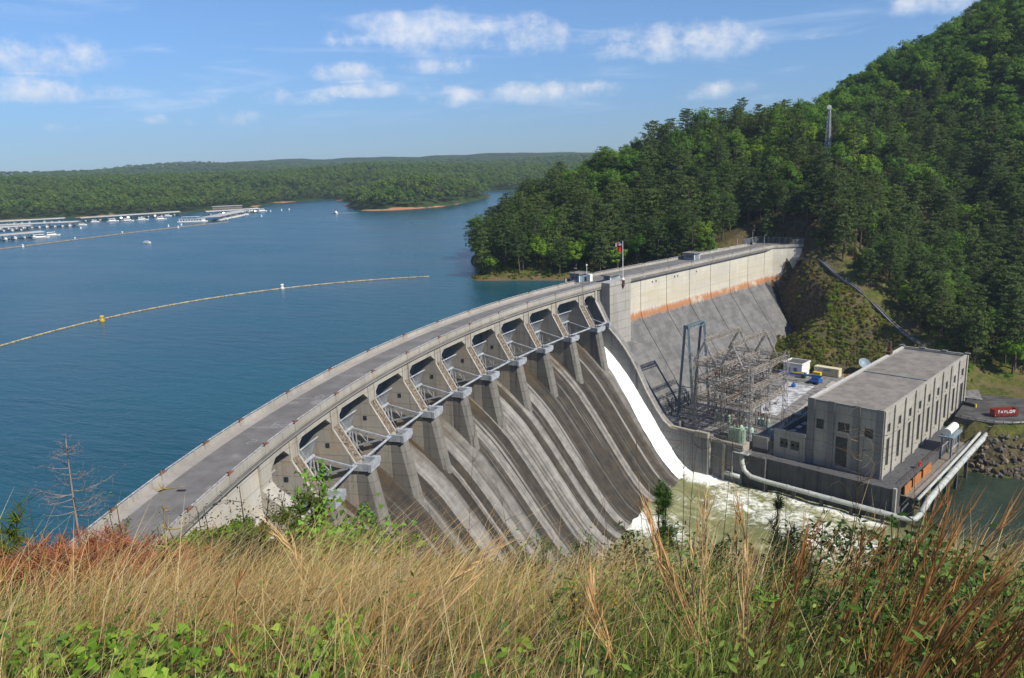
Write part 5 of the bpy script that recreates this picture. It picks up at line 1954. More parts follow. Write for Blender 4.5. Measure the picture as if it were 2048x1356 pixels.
for sd, H, w in ((1, 20, 3.6), (2, 18, 3.2), (3, 22, 3.9), (4, 16, 3.3)):
    vq, tm = pine(sd, H, .30 if sd != 3 else .42, w)
    add_kind('pine', vq, tm, 'pine_needles', 'bark', H)
for sd, H, rx, rz in ((11, 15, 4.4, 5.4), (12, 17, 5.0, 6.0), (13, 13, 4.0, 5.2)):
    vq, tm = broad(sd, H, rx, rz)
    add_kind('dark', vq, tm, 'leaf_dark', 'bark', H)
for sd, H, rx, rz in ((21, 14, 4.2, 5.4), (22, 11, 3.4, 4.6)):
    vq, tm = broad(sd, H, rx, rz)
    add_kind('bright', vq, tm, 'leaf_bright', 'bark', H)


def scatter_nodes(name, coll):
    ng = bpy.data.node_groups.new(name, 'GeometryNodeTree')
    ng.interface.new_socket('Geometry', in_out='INPUT', socket_type='NodeSocketGeometry')
    ng.interface.new_socket('Geometry', in_out='OUTPUT', socket_type='NodeSocketGeometry')
    N, L = ng.nodes, ng.links
    gi, go = N.new('NodeGroupInput'), N.new('NodeGroupOutput')
    ci = N.new('GeometryNodeCollectionInfo')
    ci.inputs['Collection'].default_value = coll
    ci.inputs['Separate Children'].default_value = True
    ci.inputs['Reset Children'].default_value = True
    ip = N.new('GeometryNodeInstanceOnPoints')
    ip.inputs['Pick Instance'].default_value = True

    def na(nm, typ):
        a = N.new('GeometryNodeInputNamedAttribute')
        a.data_type = typ
        a.inputs[0].default_value = nm
        return a.outputs[0]
    L.new(gi.outputs[0], ip.inputs['Points'])
    L.new(ci.outputs[0], ip.inputs['Instance'])
    L.new(na('pid', 'INT'), ip.inputs['Instance Index'])
    L.new(na('rot', 'FLOAT_VECTOR'), ip.inputs['Rotation'])
    L.new(na('scl', 'FLOAT_VECTOR'), ip.inputs['Scale'])
    L.new(ip.outputs[0], go.inputs[0])
    return ng


def scatter(name, coll, P, pid, rot, scl, label, cat):
    me = bpy.data.meshes.new(name)
    me.vertices.add(len(P))
    me.vertices.foreach_set('co', np.asarray(P, np.float32).ravel())
    a = me.attributes.new('pid', 'INT', 'POINT')
    a.data.foreach_set('value', np.asarray(pid, np.int32))
    attr_vec(me, 'rot', rot)
    attr_vec(me, 'scl', scl)
    o = link(name, me)
    md = o.modifiers.new('scatter', 'NODES')
    md.node_group = scatter_nodes(name, coll)
    return tag(o, label, cat, kind='stuff')


def rnd_rs(rng, n, lo=.75, hi=1.2):
    rot = np.stack([rng.normal(0, .035, n), rng.normal(0, .035, n), rng.random(n) * 6.283], 1)
    s = rng.uniform(lo, hi, n)
    scl = np.stack([s * rng.uniform(.9, 1.15, n), s * rng.uniform(.9, 1.15, n), s], 1)
    return rot, scl


def seen(P, top, ground_f, dmin, dmax, keep=3.0):
    """drop trees hidden well behind nearer ground as seen from the overlook (they would cost time and show nowhere)"""
    d = P[:, :2] - np.array([CAM.x, CAM.y])
    R = np.hypot(d[:, 0], d[:, 1])
    tan = (P[:, 2] + top - CAM.z) / R
    az = np.arctan2(d[:, 0], d[:, 1])
    bins = np.round(az / rad(.35)).astype(int)
    ok = np.ones(len(P), bool)
    for b in np.unique(bins):
        i = np.where(bins == b)[0]
        ds = np.arange(dmin, dmax, (dmax - dmin) / 160)
        a = b * rad(.35)
        gz = ground_f(CAM.x + ds * math.sin(a), CAM.y + ds * math.cos(a))
        run = np.maximum.accumulate((gz + keep - CAM.z) / ds)
        ok[i] = tan[i] > np.interp(R[i] - 12, ds, run) - .004
    return ok


rng = np.random.default_rng(77)
gx, gy = np.meshgrid(np.arange(-130, 330, 6.6), np.arange(148, 640, 6.6))
px = (gx + rng.uniform(-2.9, 2.9, gx.shape)).ravel()
py = (gy + rng.uniform(-2.9, 2.9, gy.shape)).ravel()
pz = hill_z(px, py)
dx, dy = px - Q0.x, py - Q0.y
tt, nn = dx * TQ.x + dy * TQ.y, dx * NQ.x + dy * NQ.y
ok = pz > 1.3
flx = np.array([(65, 191), (82, 180), (99, 165), (112, 151), (122, 141)], float)
fly = np.interp(px, flx[:, 0], flx[:, 1])
below_flume = (px < 126) & (px > 20) & (py < fly + 4.2) & (nn > -1)
low_right = (pz > -28.0) & (px > 62) & ~below_flume
ok = (ok | low_right) & ~below_flume
ok &= ~((nn > -15) & (nn < 11) & (tt > -20) & (tt < 120))            # the dam and its far end
ok &= ~((tt > 76) & (tt < 120) & (nn > -25) & (nn < -12) & (pz > 9.5))  # road at the dam end
ok &= ~((np.abs(px - 67 + (262 - py) * .12) < 8.5) & (py > 236) & (py < 268))                # clearing of the mast
ok &= ~((px > 112) & (py < 152))
P = np.stack([px, py, pz], 1)[ok]
vis = seen(P, 20, hill_z, 300, 720)
P = P[vis]
R = np.hypot(P[:, 0] - CAM.x, P[:, 1] - CAM.y)
# kinds: pines on the lower slope and the point, broadleaves high on the ridge, bright young growth in patches
hgt = P[:, 2]
u = rng.random(len(P))
pn = vnoise(P[:, 0], P[:, 1], 22, 61, 2)
p_pine = np.clip(.50 - (hgt - 35) / 75 + .45 * pn, .05, .85)
p_pine = np.where((P[:, 0] < -20) & (hgt > 25), .35, p_pine)
p_bright = np.clip(.16 + .25 * vnoise(P[:, 0], P[:, 1], 14, 62, 2), 0.03, .5)
p_bright = np.where(hgt > 75, .10, p_bright)
kind = np.where(u < p_pine, 0, np.where(u < p_pine + (1 - p_pine) * (1 - p_bright * 1.3), 1, 2))
shore = hgt < 4.0
kind = np.where(shore & (P[:, 0] < 20) & (rng.random(len(P)) < .35), 2, kind)
pid = np.where(kind == 0, rng.integers(0, 4, len(P)), np.where(kind == 1, rng.integers(4, 7, len(P)), rng.integers(7, 9, len(P))))
rot, scl = rnd_rs(rng, len(P), .70, 1.22)
scl[:, :2] *= 1.16
scl[(rng.random(len(P)) < .15) & (hgt < 60)] *= 1.18
scl[(kind == 0) & (hgt > 60)] *= .80
order = np.argsort(R)
single, mass = order[:300], order[300:]


def tree_label(i):
    x, y, z = P[i]
    k = kind[i]
    big = scl[i][2] > .92
    if x < 12:
        side = 'at the lake tip of the point' if x < -68 else 'on the point behind the gates' if x < -30 else 'on the point behind the flagpole'
        band = 'at the waterline' if z < 4 else 'inland' if z < 10 else 'higher up'
    elif x < 75:
        side = 'above the far end of the dam'
        band = 'beside the road' if z < 18 else 'up the slope'
    else:
        side = 'beside the flume' if x < 105 else 'behind the powerhouse roof' if x < 135 else 'above the red skip' if x < 165 else 'at the right edge'
        band = 'at the foot of the slope' if z < -14 else 'low on the slope' if z < 0 else 'half-way up' if z < 20 else 'high up'
    nm = ('dark pine', 'green broadleaf tree', 'bright green tree')[k]
    lab = f"{'tall' if big else 'shorter'} {nm} {band} {side}"
    return lab, lab.split(' ', 1)[1]


for i in single:
    cm, tmesh, kd, h = KIND[pid[i]]
    lab, grp = tree_label(i)
    e = bpy.data.objects.new('pine_tree' if kind[i] == 0 else 'broadleaf_tree', None)
    COL.objects.link(e)
    e.location = P[i]
    e.rotation_euler = rot[i]
    e.scale = scl[i]
    tag(e, lab, 'tree', grp)
    for nm, me in (('crown', cm), ('trunk', tmesh)):
        c = bpy.data.objects.new(nm, me)
        COL.objects.link(c)
        c.parent = e
scatter('hillside_forest', PROTO, P[mass], pid[mass], rot[mass], scl[mass], 'dense mixed forest covering the upper hillside', 'forest')

# undergrowth: shrubs on the point's bank, at the wood's edge and over the rocky slope
SH = bpy.data.collections.new('shrub_protos')
for k, (sd, m) in enumerate(((31, 'leaf_bright'), (32, 'leaf_dark'), (33, 'leaf_olive'), (34, 'leaf_olive'))):
    o = bpy.data.objects.new('shrub_%02d' % k, np_mesh('shrub', *bush(sd, 1.5, 1.3 if k < 3 else .7), mat(m)))
    SH.objects.link(o)
sx, sy = rng.uniform(-110, 250, 16000), rng.uniform(150, 330, 16000)
sx = np.concatenate([sx, rng.uniform(52, 124, 6000)])
sy = np.concatenate([sy, rng.uniform(138, 200, 6000)])
sz = hill_z(sx, sy)
dx, dy = sx - Q0.x, sy - Q0.y
tt, nn = dx * TQ.x + dy * TQ.y, dx * NQ.x + dy * NQ.y
fly = np.interp(sx, flx[:, 0], flx[:, 1])
mound = (sx > 50) & (sx < 122) & (sy < fly - 1.2) & (nn > 2)
bank = (sx < 15) & (sz > .4) & (sz < 9)
wood = (sz > 9) & (sy > fly + 2)
okk = (mound & (sz > -28.5) & (rng.random(len(sx)) < np.clip(.68 + .6 * vnoise(sx, sy, 3.2, 66, 2), .05, .95))) | (bank & (rng.random(len(sx)) < .7)) | (wood & (rng.random(len(sx)) < .16)) | ((np.abs(sx - 67) < 12) & (sy > 230) & (sy < 268)) | ((sx > 112) & (sz > -28) & (sz < 2) & (sy > 140) & (rng.random(len(sx)) < .55))
okk &= ~((nn > -16) & (nn < 12) & (tt > -20) & (tt < 122))
okk &= ~((tt > 60) & (tt < 122) & (nn > -30) & (nn < -12) & (sz > 9.5))
S = np.stack([sx, sy, sz - .1], 1)[okk]
md = mound[okk]
spid = np.where(md, np.where(rng.random(len(S)) < .86, rng.integers(2, 4, len(S)), rng.integers(0, 2, len(S))), rng.integers(0, 3, len(S)))
rot, scl = rnd_rs(rng, len(S), .35, .95)
scl[md] *= .85
scatter('hillside_undergrowth', SH, S, spid, rot, scl, 'low shrubs and weeds on the banks and rocky slope', 'undergrowth')

# woods of the far shore
FP = bpy.data.collections.new('far_tree_protos')
for k in range(5):
    pn_ = k >= 3
    o = bpy.data.objects.new('far_%02d' % k, np_mesh('far_tree', *far_tree(90 + k, 16 + k % 3 * 2, 4.8 if not pn_ else 3.6, 6.2 if not pn_ else 7.0, pn_), mat('leaf_far' if not pn_ else 'leaf_far_pine')))
    FP.objects.link(o)
pts = []
for (x0, x1, y0, y1, st) in ((-1700, -380, 440, 1500, 8.6), (-2900, 500, 440, 2600, 17.0)):
    gx, gy = np.meshgrid(np.arange(x0, x1, st), np.arange(y0, y1, st))
    x_, y_ = (gx + rng.uniform(-.45, .45, gx.shape) * st).ravel(), (gy + rng.uniform(-.45, .45, gy.shape) * st).ravel()
    if st > 10:
        inside = (x_ > -1700) & (x_ < -380) & (y_ < 1500)
        x_, y_ = x_[~inside], y_[~inside]
    z_ = far_z(x_, y_)
    pp = np.stack([x_, y_, z_], 1)[z_ > 0.7]
    pts.append((pp, st))
allP, allS = [], []
for pp, st in pts:
    d = pp[:, :2] - np.array([CAM.x, CAM.y])
    az = np.degrees(np.arctan2(d[:, 0], d[:, 1]))
    pp = pp[(az > -66) & (az < 2)]
    k = seen(pp, 17, far_z, 700, 3000, 2.0)
    pp = pp[k]
    allP.append(pp)
    allS.append(np.full(len(pp), 1.0 if st < 10 else 1.7))
FPn, FS = np.concatenate(allP), np.concatenate(allS)
rot, scl = rnd_rs(rng, len(FPn), .72, 1.15)
scl[:, :2] *= FS[:, None] * 1.12
isl = (FPn[:, 0] > -570) & (FPn[:, 1] < 930)
scl[isl] *= 1.12
pidf = np.where(rng.random(len(FPn)) < .30 + .25 * vnoise(FPn[:, 0], FPn[:, 1], 90, 71, 2), rng.integers(3, 5, len(FPn)), rng.integers(0, 3, len(FPn)))
scatter('far_shore_woods', FP, FPn, pidf, rot, scl, 'unbroken green woods on the far shore of the lake', 'forest')
print('TREES', len(P), len(mass), len(S), len(FPn))
# ------------------------------------------------------------------ foreground vegetation on the overlook
def view_pt(px, py, d):
    """world point along the line of sight through a place in the photo, at horizontal distance d"""
    v = (_r * ((px - 1024) / 1564.58) - _u * ((py - 678) / 1564.58) + _f)
    return CAM + v * (d / math.hypot(v.x, v.y))


def gz(x, y):
    return float(near_z(np.array([x]), np.array([y]))[0])


def ground_at(px, d):
    p = view_pt(px, 1150, d)
    return Vector((p.x, p.y, gz(p.x, p.y)))


def mat_grass():
    m, n = new_mat('grass_blades')
    c = n.attr('col', 0)
    finish(n, c, 0.6, 0.2, trans=(c, 0.30))
mat_grass()


def blades(rng, base, h, lean, bend, width, col, seg=3, tipcol=None):
    n = len(base)
    a = rng.random(n) * 6.283
    w = np.stack([np.cos(a), np.sin(a), np.zeros(n)], 1)
    V, C = [], []
    for k in range(seg + 1):
        s = k / seg
        p = base + np.array([0, 0, 1.0]) * (h * (s - .32 * bend * s * s))[:, None] + lean * (h * (.25 * s + .75 * bend * s * s))[:, None]
        ww = width * ((1 - s) ** .6 if k < seg else 0.08)
        V.append(np.stack([p - w * ww[:, None] * .5, p + w * ww[:, None] * .5], 1))
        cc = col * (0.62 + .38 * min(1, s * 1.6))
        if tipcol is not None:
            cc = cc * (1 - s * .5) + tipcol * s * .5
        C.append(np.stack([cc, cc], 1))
    V = np.stack(V, 1).reshape(n, -1, 3)
    C = np.stack(C, 1).reshape(n, -1, 3)
    m = 2 * (seg + 1)
    q = []
    for k in range(seg):
        q.append([2 * k, 2 * k + 1, 2 * k + 3, 2 * k + 2])
    q = np.array(q)[None] + (np.arange(n) * m)[:, None, None]
    return V.reshape(-1, 3), q.reshape(-1, 4), C.reshape(-1, 3)


rng = np.random.default_rng(5)
STRAW = np.array([(0.60, 0.43, 0.17), (0.68, 0.53, 0.25), (0.48, 0.31, 0.12), (0.64, 0.54, 0.30), (0.50, 0.28, 0.10)])
GREEN = np.array([(0.17, 0.25, 0.040), (0.24, 0.31, 0.06), (0.12, 0.20, 0.035), (0.30, 0.34, 0.09)])
BROWN = np.array([(0.17, 0.095, 0.045), (0.12, 0.075, 0.045), (0.22, 0.14, 0.08)])


def grass_patch(n, u0, u1, name, label, spread=.80, hs=1.0, dens_pow=1.0, matted=False, tall=False, wide=0.0):
    u = u0 + (u1 - u0) * rng.random(n) ** dens_pow
    a = rng.uniform(-spread, spread, n)
    v = a * (u + .6)
    if wide:
        # the rest of the slope, to either side of and behind the viewpoint
        v = rng.uniform(-wide, wide, n)
        out_ = (np.abs(v) > spread * np.maximum(u + .6, 0)) & (np.hypot(u, v) > 1.6)
        u, v = u[out_], v[out_]
        n = len(u)
        a = np.clip(v / np.maximum(u + .6, 2.5), -1.2, 1.2)
    x = CAM.x + UF.x * u + VF.x * v
    y = CAM.y + UF.y * u + VF.y * v
    # clumps
    cl = vnoise(x, y, .34, 81, 2)
    big = vnoise(x, y, 1.7, 82, 2)
    keep = rng.random(n) < np.clip(.58 + .95 * cl, .08, 1)
    # thinner where the leafy vine grows, near on the left
    vine = np.clip((5.9 - u) / 1.6, 0, 1) * np.clip((-.10 - a) / .16, 0, 1) * (0 if wide else 1)
    keep &= rng.random(n) > vine * .62
    u, a, x, y, cl, big = u[keep], a[keep], x[keep], y[keep], cl[keep], big[keep]
    n = len(u)
    z = near_z(x, y)
    # share of dry grass: golden in the middle and left, greener to the right
    dry = .46 + .30 * np.exp(-((a + .12) / .20) ** 2) - .30 * np.clip((a - .02) / .25, 0, 1) + .55 * big
    dry = dry - .22 * np.clip((u - 8) / 4, 0, 1) * (a > -.1)
    isdry = rng.random(n) < np.clip(dry, .12, .95)
    isbr = (rng.random(n) < .10 + .12 * (a > .1)) & ~isdry
    col = np.where(isdry[:, None], STRAW[rng.integers(0, 5, n)], GREEN[rng.integers(0, 4, n)])
    col = np.where(isbr[:, None], BROWN[rng.integers(0, 3, n)], col)
    col = col * (0.75 + .5 * rng.random((n, 1))) * np.clip(1 + .18 * cl[:, None], .7, 1.3)
    brow = np.clip((u - 8.5) / 3, 0, 1)
    cl = cl * (1 + .9 * brow)
    h = np.where(isdry, rng.uniform(.30, 1.0, n), rng.uniform(.22, .72, n)) * hs * (1 + .3 * cl + .25 * big)
    th = np.radians(rng.normal(0, 55, n))
    wind = np.array([VF.x, VF.y, 0]) * .9 + np.array([UF.x, UF.y, 0]) * .25
    lean = wind[None] * (.1 + 1.0 * rng.random((n, 1)) ** 1.3 + .35 * big[:, None]) + np.stack([np.cos(th * 2), np.sin(th * 2), np.zeros(n)], 1) * (1.3 if matted else .62) * rng.normal(0, .8, (n, 1))
    bend = np.where(isdry, rng.uniform(.15, 1.05, n), rng.uniform(.05, .8, n))
    if matted:
        bend = rng.uniform(.7, 1.7, n)
    if tall:
        bend = bend * .45
        col = col * 0 + STRAW[rng.integers(0, 5, n)] * (.7 + .5 * rng.random((n, 1)))
        h = h * rng.uniform(.55, 1.0, n)
    wid = rng.uniform(.0035, .0095, n) * np.where(isdry, 1, 1.5) * np.clip(u / 6, .8, 2.0)
    base = np.stack([x, y, z - .03], 1)
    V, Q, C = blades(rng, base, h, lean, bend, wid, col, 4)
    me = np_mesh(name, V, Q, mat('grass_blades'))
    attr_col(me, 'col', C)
    return tag(link(name, me), label, 'grass', kind='stuff')


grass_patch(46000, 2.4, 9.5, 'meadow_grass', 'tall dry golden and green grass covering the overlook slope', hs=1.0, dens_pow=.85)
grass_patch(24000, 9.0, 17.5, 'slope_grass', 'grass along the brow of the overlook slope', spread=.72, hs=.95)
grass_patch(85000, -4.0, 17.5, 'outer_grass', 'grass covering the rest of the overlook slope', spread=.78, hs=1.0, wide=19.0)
grass_patch(15000, 2.4, 12.0, 'matted_grass', 'bent and matted straw low in the meadow', hs=.62, dens_pow=.8, matted=True)
grass_patch(1500, 3.0, 13.5, 'seed_stalks', 'scattered tall pale seed stalks above the meadow', hs=1.35, dens_pow=.9, tall=True)

# broad-leaved vine, bottom left
def leaf_shape():
    pts = [(0, 0), (-.38, -.10), (-.52, .18), (-.34, .42), (-.20, .46), (0, .92), (.20, .46), (.34, .42), (.52, .18), (.38, -.10)]
    return [(x, y, -.10 * abs(x) + .05 * y) for x, y in pts]


LS = np.array(leaf_shape())
LOV = np.array([(0, 0, 0), (-.10, .12, -.02), (-.20, .40, .02), (-.21, .62, .03), (-.12, .88, .0), (0, 1.15, -.05), (.12, .88, .0), (.21, .62, .03), (.20, .40, .02), (.10, .12, -.02)])


def leaves(rng, P, size, col, tilt=.55, LS=LS):
    n = len(P)
    az = rng.random(n) * 6.283
    nx, ny = rng.normal(0, tilt, n), rng.normal(0, tilt, n) - .15
    nm = np.stack([nx, ny, np.ones(n)], 1)
    nm /= np.linalg.norm(nm, axis=1, keepdims=True)
    a = np.cross(nm, np.stack([np.cos(az), np.sin(az), np.zeros(n)], 1))
    a /= np.linalg.norm(a, axis=1, keepdims=True)
    b = np.cross(nm, a)
    V = P[:, None] + size[:, None, None] * (LS[None, :, 0:1] * a[:, None] + LS[None, :, 1:2] * b[:, None] + LS[None, :, 2:3] * nm[:, None])
    m = len(LS)
    F = np.array([[0, 1, 2, 3], [0, 3, 4, 5], [0, 5, 6, 7], [0, 7, 8, 9]])
    Q = F[None] + (np.arange(n) * m)[:, None, None]
    C = np.repeat(col, m, axis=0)
    return V.reshape(-1, 3), Q.reshape(-1, 4), C


n = 2600
u = rng.uniform(2.9, 6.6, n)
a = np.where(rng.random(n) < .93, rng.uniform(-.80, -.20, n), rng.uniform(-.25, .12, n))
keep = rng.random(n) < np.clip(.55 + .9 * vnoise(u * 3, a * 12, 1.4, 91, 2) - .9 * np.clip((u - 5.4) / 1.6, 0, 1), 0, 1)
u, a = u[keep], a[keep]
v = a * (u + .6)
x, y = CAM.x + UF.x * u + VF.x * v, CAM.y + UF.y * u + VF.y * v
P_ = np.stack([x, y, near_z(x, y) + rng.uniform(.05, .36, len(u))], 1)
VC = np.array([(0.13, 0.27, 0.018), (0.20, 0.34, 0.028), (0.10, 0.22, 0.02), (0.26, 0.38, 0.05)])
col = VC[rng.integers(0, 4, len(u))] * (0.7 + .5 * rng.random((len(u), 1)))
V, Q, C = leaves(rng, P_, rng.uniform(.045, .10, len(u)), col)
me = np_mesh('vine_leaves', V, Q, mat('grass_blades'))
attr_col(me, 'col', C)
tag(link('vine_leaves', me), 'bright green lobed vine leaves low on the left foreground', 'vine', kind='stuff')


# small-leaved weeds mixed through the greener right half and the brow
n = 16000
u = rng.uniform(3.0, 12.5, n)
a = rng.uniform(-.78, .78, n)
v = a * (u + .6)
x, y = CAM.x + UF.x * u + VF.x * v, CAM.y + UF.y * u + VF.y * v
keep = rng.random(n) < np.clip(.30 + .8 * vnoise(x, y, .8, 93, 2) + .45 * (a > .04), 0, 1)
u, a, x, y = u[keep], a[keep], x[keep], y[keep]
P_ = np.stack([x, y, near_z(x, y) + rng.uniform(.05, .58, len(u)) * (1 + .4 * vnoise(x, y, .6, 94, 2))], 1)
WC = np.array([(0.11, 0.20, 0.025), (0.17, 0.27, 0.04), (0.07, 0.14, 0.025), (0.22, 0.28, 0.06)])
col = WC[rng.integers(0, 4, len(u))] * (0.6 + .6 * rng.random((len(u), 1)))
V, Q, C = leaves(rng, P_, rng.uniform(.025, .07, len(u)), col, .9, LOV)
me = np_mesh('meadow_weeds', V, Q, mat('grass_blades'))
attr_col(me, 'col', C)
tag(link('meadow_weeds', me), 'small-leaved green weeds mixed through the grass', 'weeds', kind='stuff')


def stems_mesh(name, lines, parent, m='grass_blades'):
    """tapered tubes with per-line colour: (points, radius, colour)"""
    mb = MB()
    cols = []
    for pts, r, c in lines:
        n0 = len(mb.v)
        mb.tube(pts, [r * (1 - .8 * k / (len(pts) - 1)) for k in range(len(pts))], 5)
        cols += [c] * (len(mb.v) - n0)
    me = mb.mesh(name, mat(m), smooth=True, fix=False)
    attr_col(me, 'col', np.array(cols))
    return link(name, me, parent)


def curve_pts(p, q, sag, k=7, side=Vector((0, 0, 0))):
    p, q = Vector(p), Vector(q)
    return [p + (q - p) * (i / k) + Vector((0, 0, 1)) * sag * math.sin(math.pi * i / k) + side * math.sin(math.pi * i / k) for i in range(k + 1)]


def plume_clump(name, label, base_px, tip, d, nst, spreadpx, col, seed, group=None, fuzz=60, rad_=.006, dtip=None, fl=(.10, .30)):
    """dry bunch-grass stalks with feathery sheaths, rooted in the ground"""
    r = np.random.default_rng(seed)
    g = ground_at(base_px, d)
    e = thing(name, g, label, 'grass clump', group)
    for s in range(nst):
        b = ground_at(base_px + r.normal() * spreadpx * .25, d + r.normal() * .12)
        t = view_pt(tip[0] + r.normal() * spreadpx, tip[1] + abs(r.normal()) * spreadpx * .9, (dtip or d) + r.normal() * .1)
        side = VF * r.normal() * .05
        pts = curve_pts(b, t, .05 + .05 * r.random(), 8, side)
        c = np.array(col) * (.75 + .5 * r.random())
        lines = [(pts, rad_ * (.8 + .5 * r.random()), tuple(c))]
        o = stems_mesh('stalk', lines, e)
        # sheaths: narrow blades hugging the stalk
        m = fuzz
        f = r.uniform(.12, 1.0, m)
        idx = f * 8
        k0 = np.minimum(idx.astype(int), 7)
        fr = idx - k0
        PA = np.array([list(q) for q in pts])
        pos = PA[k0] * (1 - fr[:, None]) + PA[k0 + 1] * fr[:, None]
        dirv = PA[k0 + 1] - PA[k0]
        dirv /= np.linalg.norm(dirv, axis=1, keepdims=True)
        hh = r.uniform(fl[0], fl[1], m) * (1.2 - .4 * f)
        out = r.normal(size=(m, 3)) * .16
        tip_ = pos + dirv * hh[:, None] + out * hh[:, None]
        wv = np.cross(dirv, r.normal(size=(m, 3)))
        wv /= np.linalg.norm(wv, axis=1, keepdims=True)
        wd = r.uniform(.0014, .0038, m)[:, None] * (rad_ / .006)
        mid = (pos + tip_) / 2 + out * hh[:, None] * .15
        V = np.stack([pos - wv * wd, pos + wv * wd, mid + wv * wd * .9, mid - wv * wd * .9, mid - wv * wd * .9, mid + wv * wd * .9, tip_ + wv * wd * .1, tip_ - wv * wd * .1], 1).reshape(-1, 3)
        Q = np.arange(len(V)).reshape(-1, 4)
        CC = np.repeat(np.array(col)[None] * r.uniform(.7, 1.5, (m, 1)), 8, axis=0)
        me = np_mesh('sheath', V, Q, mat('grass_blades'))
        attr_col(me, 'col', CC)
        tag(link('sheath', me, o), kind='stuff')
    return e


TAN = (0.56, 0.34, 0.15)
ORG = (0.45, 0.235, 0.085)
PALE = (0.62, 0.43, 0.21)
pl_specs = [
    ('tan bunch-grass stalk leaning left over the green slope', 1440, (1296, 1012), 4.4, 3, 14, TAN),
    ('upright tan bunch-grass stalk in front of the foaming water', 1425, (1424, 1000), 4.6, 3, 10, PALE),
    ('tan bunch-grass stalk leaning right, beside the upright one', 1462, (1496, 1012), 4.9, 2, 8, TAN),
    ('orange bunch-grass stalk pointing at the powerhouse', 1520, (1618, 1052), 4.4, 3, 14, ORG),
    ('short tan grass stalk in the middle of the slope', 1502, (1508, 1120), 4.3, 2, 8, PALE),
    ('long pale grass plume arching right in the centre', 720, (1000, 1082), 4.6, 3, 12, PALE),
    ('tan grass stalk leaning left below the spillway', 1258, (1188, 1165), 4.2, 2, 10, TAN),
    ('orange grass stalk standing upright left of centre', 476, (478, 1150), 4.2, 1, 6, ORG),
    ('golden grass plume waving over the left roadway end', 660, (560, 1040), 6.4, 3, 20, PALE),
    ('big orange-brown bunch of grass leaning right at the right edge, lowest', 1790, (2040, 1085), 3.7, 6, 34, ORG),
    ('big orange-brown bunch of grass at the right edge reaching the river', 1735, (1965, 1010), 4.0, 6, 40, ORG),
    ('upright orange grass bunch before the far end of the river pipe', 1755, (1878, 1000), 4.2, 4, 16, ORG),
    ('brown grass bunch sweeping across the right corner', 1880, (2100, 1180), 3.5, 6, 50, (0.30, 0.15, 0.06)),
    ('brown feathery grass leaning right below the river deck', 1640, (1755, 1060), 4.4, 4, 30, (0.33, 0.17, 0.07)),
]
for k, (lab, bx, tp, d, ns, sp, c) in enumerate(pl_specs):
    plume_clump('bunch_grass', lab, bx, tp, d, ns, sp, c, 300 + k, 'tall dry bunch-grass stalks', fuzz=46 if bx < 1600 else 40)

# thin bare weed stems standing above the slope
weeds = [(1350, 1130, (1362, 760), 7.0), (1388, 1130, (1412, 780), 7.4), (1428, 1130, (1470, 830), 7.0), (1482, 1130, (1500, 880), 7.8), (1300, 1130, (1270, 850), 7.4), (1660, 1150, (1716, 800), 6.4), (1690, 1150, (1730, 850), 7.0),
         (1240, 1140, (1205, 960), 8.0), (1010, 1130, (985, 940), 8.6), (925, 1120, (950, 830), 9.0), (880, 1120, (845, 960), 8.4), (1590, 1140, (1575, 960), 7.4), (310, 1130, (322, 940), 7.5), (80, 1110, (50, 965), 8.5), (1850, 1130, (1832, 985), 6.5)]
wl = ['thin bare weed stem left of the white chute', 'thin bare weed stem beside the foot of the white water', 'thin bare stem crossing the retaining wall', 'thin bare stem over the pipe bend', 'bare stem in front of the darkest spillway bays', 'tall curled stem in front of the powerhouse end wall',
      'second curled stem in front of the powerhouse', 'short bare stem by the spillway toe', 'short bare stem left of the spillway toe', 'tall bare stem in front of the middle spillway bays', 'bent bare stem in front of the pale spillway bay', 'bare stem beside the pine sapling', 'pale seeding stalk over the roadway end', 'arched bare stem over the lake at the far left', 'bare stem in front of the river deck']
for k, (bx, by, tp, d) in enumerate(weeds):
    r = np.random.default_rng(500 + k)
    g = ground_at(bx, d)
    e = thing('weed_stem', g, wl[k], 'weed', 'bare weed stems')
    t = view_pt(tp[0], tp[1], d - .2)
    pts = curve_pts(g, t, .0, 9, VF * r.normal() * .08)
    c = (0.13, 0.085, 0.05) if k not in (12,) else (0.42, 0.33, 0.12)
    stems_mesh('stem', [(pts, .005 if k < 12 else .007, c)], e)
    tw = []
    for j in range(9 if k != 12 else 16):
        f = r.uniform(.35, 1.0) if k != 12 else r.uniform(.5, 1.0)
        p = pts[int(f * 9)]
        L = r.uniform(.12, .42) if k != 12 else r.uniform(.04, .1)
        q = p + VF * r.normal() * L + Vector((0, 0, L * r.uniform(.1, .9))) + UF * r.normal() * L * .5
        tw.append((curve_pts(p, q, L * .25 * r.normal(), 5), .0026 if k != 12 else .008, c))
    if k in (5, 6):
        for j in range(2):
            p = pts[8 - j]
            loop = [p + VF * (.11 * math.sin(a_)) * (1 if j else -1) + Vector((0, 0, .14 - .14 * math.cos(a_))) - Vector((0, 0, .1)) for a_ in np.linspace(0, 4.6, 10)]
            tw.append((loop, .0022, (0.34, 0.27, 0.18)))
    tag(stems_mesh('twigs', tw, e), kind='stuff')


